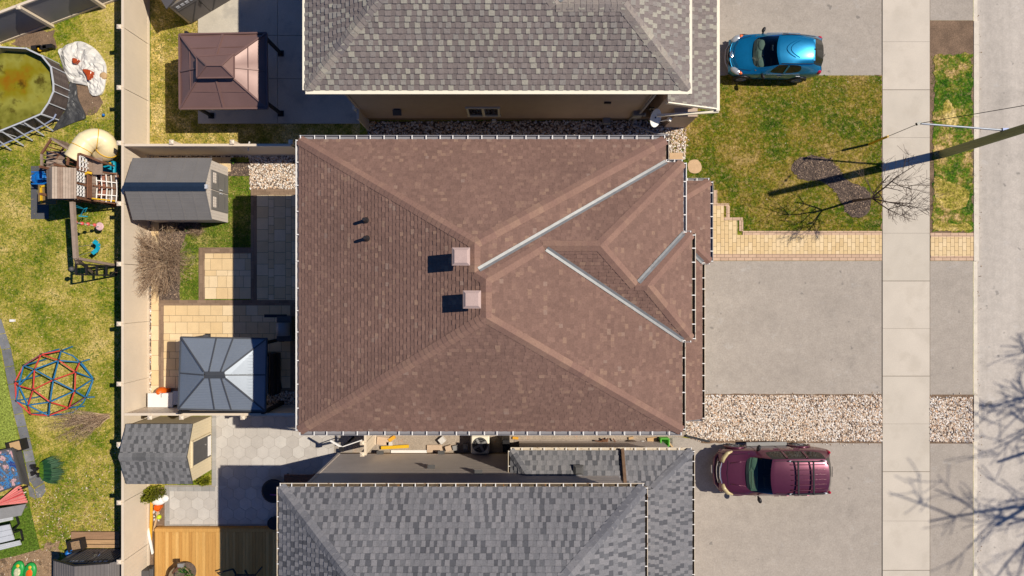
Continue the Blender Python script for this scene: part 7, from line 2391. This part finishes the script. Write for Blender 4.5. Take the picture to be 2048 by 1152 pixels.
for s in (-1, 1):
    cpart(mt, mT, 'seat', M['black'], lambda mb: (mb.box((2.2, s * .4, .9), (.52, .54, .2)), mb.box((2.45, s * .4, 1.15), (.14, .54, .55))), bevel=.04)
    cpart(mt, mT, 'headlight', surf('yellowed_lens', A(206, 186, 140), .2, .06), lambda mb: mb.tube([(.62, s * .87, 1.0), (.42, s * .80, 1.0), (.26, s * .62, .995), (.20, s * .44, .99)], [.03, .075, .085, .07], 10), smooth=True)
    cpart(mt, mT, 'taillight', M['redlens'], lambda mb: mb.ball((4.62, s * .80, 1.0), (.09, .07, .2), 12, 8), smooth=True)
    def mir2(mb):
        mb.ball((1.66, s * 1.04, 1.2), (.085, .13, .1), 12, 8, rot=Matrix.Rotation(s * -.35, 3, 'Z')); mb.bar((1.62, s * .9, 1.12), (1.65, s * 1.0, 1.15), .07, .05)
    cpart(mt, mT, 'mirror', M['black'], mir2, smooth=True)
    cpart(mt, mT, 'running_board', M['grey'], lambda mb: mb.box((2.3, s * 1.0, .4), (1.75, .16, .05)), bevel=.015)
    cpart(mt, mT, 'door_seam', M['black'], lambda mb: [mb.tube([(x, s * .935, .46), (x, s * .944, .78), (x, s * .934, 1.08)], .007, 4) for x in (1.55, 2.6, 3.42)])
    for x in (2.36, 3.2): cpart(mt, mT, 'door_handle', M['maroon'], lambda mb: mb.bar((x, s * .948, .98), (x + .2, s * .948, .98), .03, .04))
    for x in (2.62, 3.46): cpart(mt, mT, 'pillar', M['maroon'], lambda mb: mb.bar((x, s * .895, 1.15), (x + .03, s * .745, 1.62), .09, .02, up=(0, s, .4)))
    rail = cpart(mt, mT, 'roof_rail', M['blackm'], lambda mb: mb.tube([(2.72, s * .64, 1.755), (2.85, s * .64, 1.81), (4.0, s * .63, 1.80), (4.16, s * .63, 1.73)], .028, 8))
    cpart(rail, mT, 'rail_foot', M['lightgrey'], lambda mb: mb.ball((2.74, s * .64, 1.755), (.09, .035, .03)), smooth=True)
    cpart(rail, mT, 'rail_foot', M['lightgrey'], lambda mb: mb.ball((4.12, s * .63, 1.745), (.1, .035, .03)), smooth=True)
    cpart(mt, mT, 'gutter_strip', M['blackm'], lambda mb: mb.tube([(2.14, s * .63, 1.675), (2.64, s * .65, 1.728), (3.5, s * .645, 1.727), (4.2, s * .62, 1.675)], .01, 5))
    cpart(mt, mT, 'hood_crease', M['maroon'], lambda mb: mb.tube([(.52, s * .42, 1.085), (1.1, s * .5, 1.15)], .02, 6), smooth=True)
    cpart(mt, mT, 'fender_flare', M['maroon'], lambda mb: [mb.tube([(x + .44 * math.cos(math.pi * q / 12), s * .95, .37 + .44 * math.sin(math.pi * q / 12)) for q in range(13)], .04, 6) for x in (.93, 3.68)], smooth=True)
for x in (3.0, 3.62):
    cpart(mt, mT, 'crossbar', M['blackm'], lambda mb: mb.bar((x, -.66, 1.84), (x, .66, 1.84), .07, .04), bevel=.012)
for k in range(6):
    y = -.5 + k * .2
    cpart(mt, mT, 'roof_groove', M['maroon'], lambda mb: mb.tube([(2.74, y, 1.748), (2.85, y, 1.764), (3.5, y, 1.766), (4.2, y * .98, 1.735)], .016, 5), smooth=True)
cpart(mt, mT, 'cowl', M['black'], lambda mb: [mb.bar((1.18 + abs(y) ** 2 * .2, y, 1.142 - abs(y) * .035), (1.18 + abs(y + .1) ** 2 * .2, y + .1, 1.142 - abs(y + .1) * .035), .12, .03) for y in [-.8 + .1 * k for k in range(16)]])
for y0, y1 in ((-.6, .1), (.12, .72)):
    cpart(mt, mT, 'wiper', M['black'], lambda mb: mb.bar((1.26 + .1 * abs(y0), y0, 1.18), (1.32 + .1 * abs(y1), y1, 1.19), .02, .02))
gr = cpart(mt, mT, 'grille', M['brass'], lambda mb: (mb.tube([(.18, -.42, .97), (.11, -.2, .985), (.10, 0, .988), (.11, .2, .985), (.18, .42, .97)], .035, 6), mb.tube([(.10, -.42, .8), (.04, -.2, .8), (.03, 0, .8), (.04, .2, .8), (.10, .42, .8)], .035, 6)))
cpart(gr, mT, 'grille_bar', M['black'], lambda mb: (mb.box((.09, 0, .89), (.06, .8, .15))))
cpart(mt, mT, 'bumper', M['maroon'], lambda mb: mb.tube([(.3, -.84, .6), (.03, -.5, .58), (-.03, 0, .58), (.03, .5, .58), (.3, .84, .6)], .08, 8), smooth=True)
cpart(mt, mT, 'plate', M['white'], lambda mb: mb.box((-.12, .05, .58), (.02, .32, .12)))
cpart(mt, mT, 'rear_spoiler', M['maroon'], lambda mb: mb.box((4.25, 0, 1.655), (.14, 1.1, .035)), bevel=.014)
cpart(mt, mT, 'hood_seam', M['black'], lambda mb: (mb.tube([(.48, -.74, 1.04), (1.12, -.80, 1.12)], .008, 4), mb.tube([(.48, .74, 1.04), (1.12, .80, 1.12)], .008, 4), mb.tube([(.42, -.5, 1.06), (.36, 0, 1.075), (.42, .5, 1.06)], .008, 4)))
cpart(mt, mT, 'rear_wiper', M['black'], lambda mb: mb.bar((4.62, -.1, 1.36), (4.64, .3, 1.33), .02, .02))

# ------------------------------------------------------------------ utility pole, its strut and guy wire
pb0 = P(1885, 308)
ph = 9.4
t = thing('utility_pole', 'tall greenish wooden utility pole on the grass verge by the road', 'utility pole', pb0)
mb = MB(); mb.tube([pb0 + Vector((0, 0, -.2)), pb0 + Vector((0, 0, 3)), pb0 + Vector((0, 0, 6.2)), pb0 + Vector((0, 0, ph))], [.175, .165, .145, .12], 18); mb.build('shaft', M['pole'], t)
zs = 3.4
s0, s1 = P(1838, 247, zs), Vector((pb0.x, pb0.y + .16, zs))
mb = MB(); mb.cyl(s0, s1, .034, .038, 10); st = mb.build('strut', M['galv'], t)
mb = MB(); mb.box(s1, (.22, .14, .14)); mb.build('bracket', surf('dark_blue_bracket', A(60, 70, 100), .4, metal=.5), st)
mb = MB(); mb.box(s0 + Vector((-.03, 0, .02)), (.16, .1, .1), rz=.4); mb.build('clamp', M['blackm'], st)
anchor = P(1737, 289)
mb = MB(); mb.tube([anchor, s0], .012, 5)
top = pb0 + Vector((0, .12, 9.0))
mb.tube([s0, top], .012, 5)
gw_ = mb.build('guy_wire', M['wire'], t)
mb = MB(); a_ = s0 - anchor; mb.tube([anchor + a_ * .02, anchor + a_ * .42], .05, 8); mb.build('guard', M['yellow'], gw_)
for f in (.58, .70):
    mb = MB(); q = s0.lerp(top, f); d = (top - s0).normalized(); mb.tube([q - d * .16, q - d * .08, q + d * .08, q + d * .16], [.02, .05, .05, .02], 8); mb.build('insulator', M['wire'], gw_)

# ------------------------------------------------------------------ trees
def bare_tree(name, label, c, h, spread, seed, m, r0=.06, levels=5, fork=.42, lean=(0, 0), cat='tree', kids=(2, 3), minr=.004):
    rnd = random.Random(seed)
    t = thing(name, label, cat, (c[0], c[1], 0))
    tr, cr = MB(), MB()
    tr.smooth = cr.smooth = True
    def grow(mb, p, d, L, r, lv):
        pts = [p]; q = p; dd = d.copy()
        k = 4
        for i in range(k):
            wb = .06 if lv == levels else .16
            dd = (dd + Vector((rnd.uniform(-wb, wb), rnd.uniform(-wb, wb), rnd.uniform(-.03, .09)))).normalized()
            q = q + dd * (L / k); pts.append(q)
        rs_ = [max(minr, r * (1 - .5 * i / k)) for i in range(k + 1)]
        mb.tube(pts, rs_, 8 if lv > 3 else (5 if lv > 1 else 3), False, (rnd.random(), 0, 0))
        if lv == 0: return
        for _ in range(rnd.randint(*kids) + (1 if lv >= levels - 1 else 0)):
            f = rnd.uniform(.45, 1.0) if lv < levels else rnd.uniform(.8, 1.0)
            s = pts[min(k, int(f * k))]
            az = rnd.uniform(0, 6.283)
            side = Vector((math.cos(az), math.sin(az), 0))
            nd = (dd * rnd.uniform(.6, .95) + side * spread * rnd.uniform(.6, 1.15)).normalized()
            grow(cr, s, nd, L * rnd.uniform(.52, .82), max(minr, r * rnd.uniform(.42, .62)), lv - 1)
    grow(tr, Vector((c[0], c[1], -.05)), Vector((lean[0], lean[1], 1)).normalized(), h * fork, r0, levels)
    tr.build('trunk', m, t); cr.build('crown', m, t)
    return t
bare_tree('young_street_tree', 'young leafless tree on the dark mulch bed of the front lawn', P(1706, 402), 5.2, .8, 31, M['bark'], .062, 5, .42, minr=.005)
bare_tree('road_tree', 'large leafless tree across the road that throws its shadow over the kerb', Vector((36.2, -3.9, 0)), 26.0, .85, 52, M['bark'], .42, 6, .36, kids=(2, 3), minr=.018)
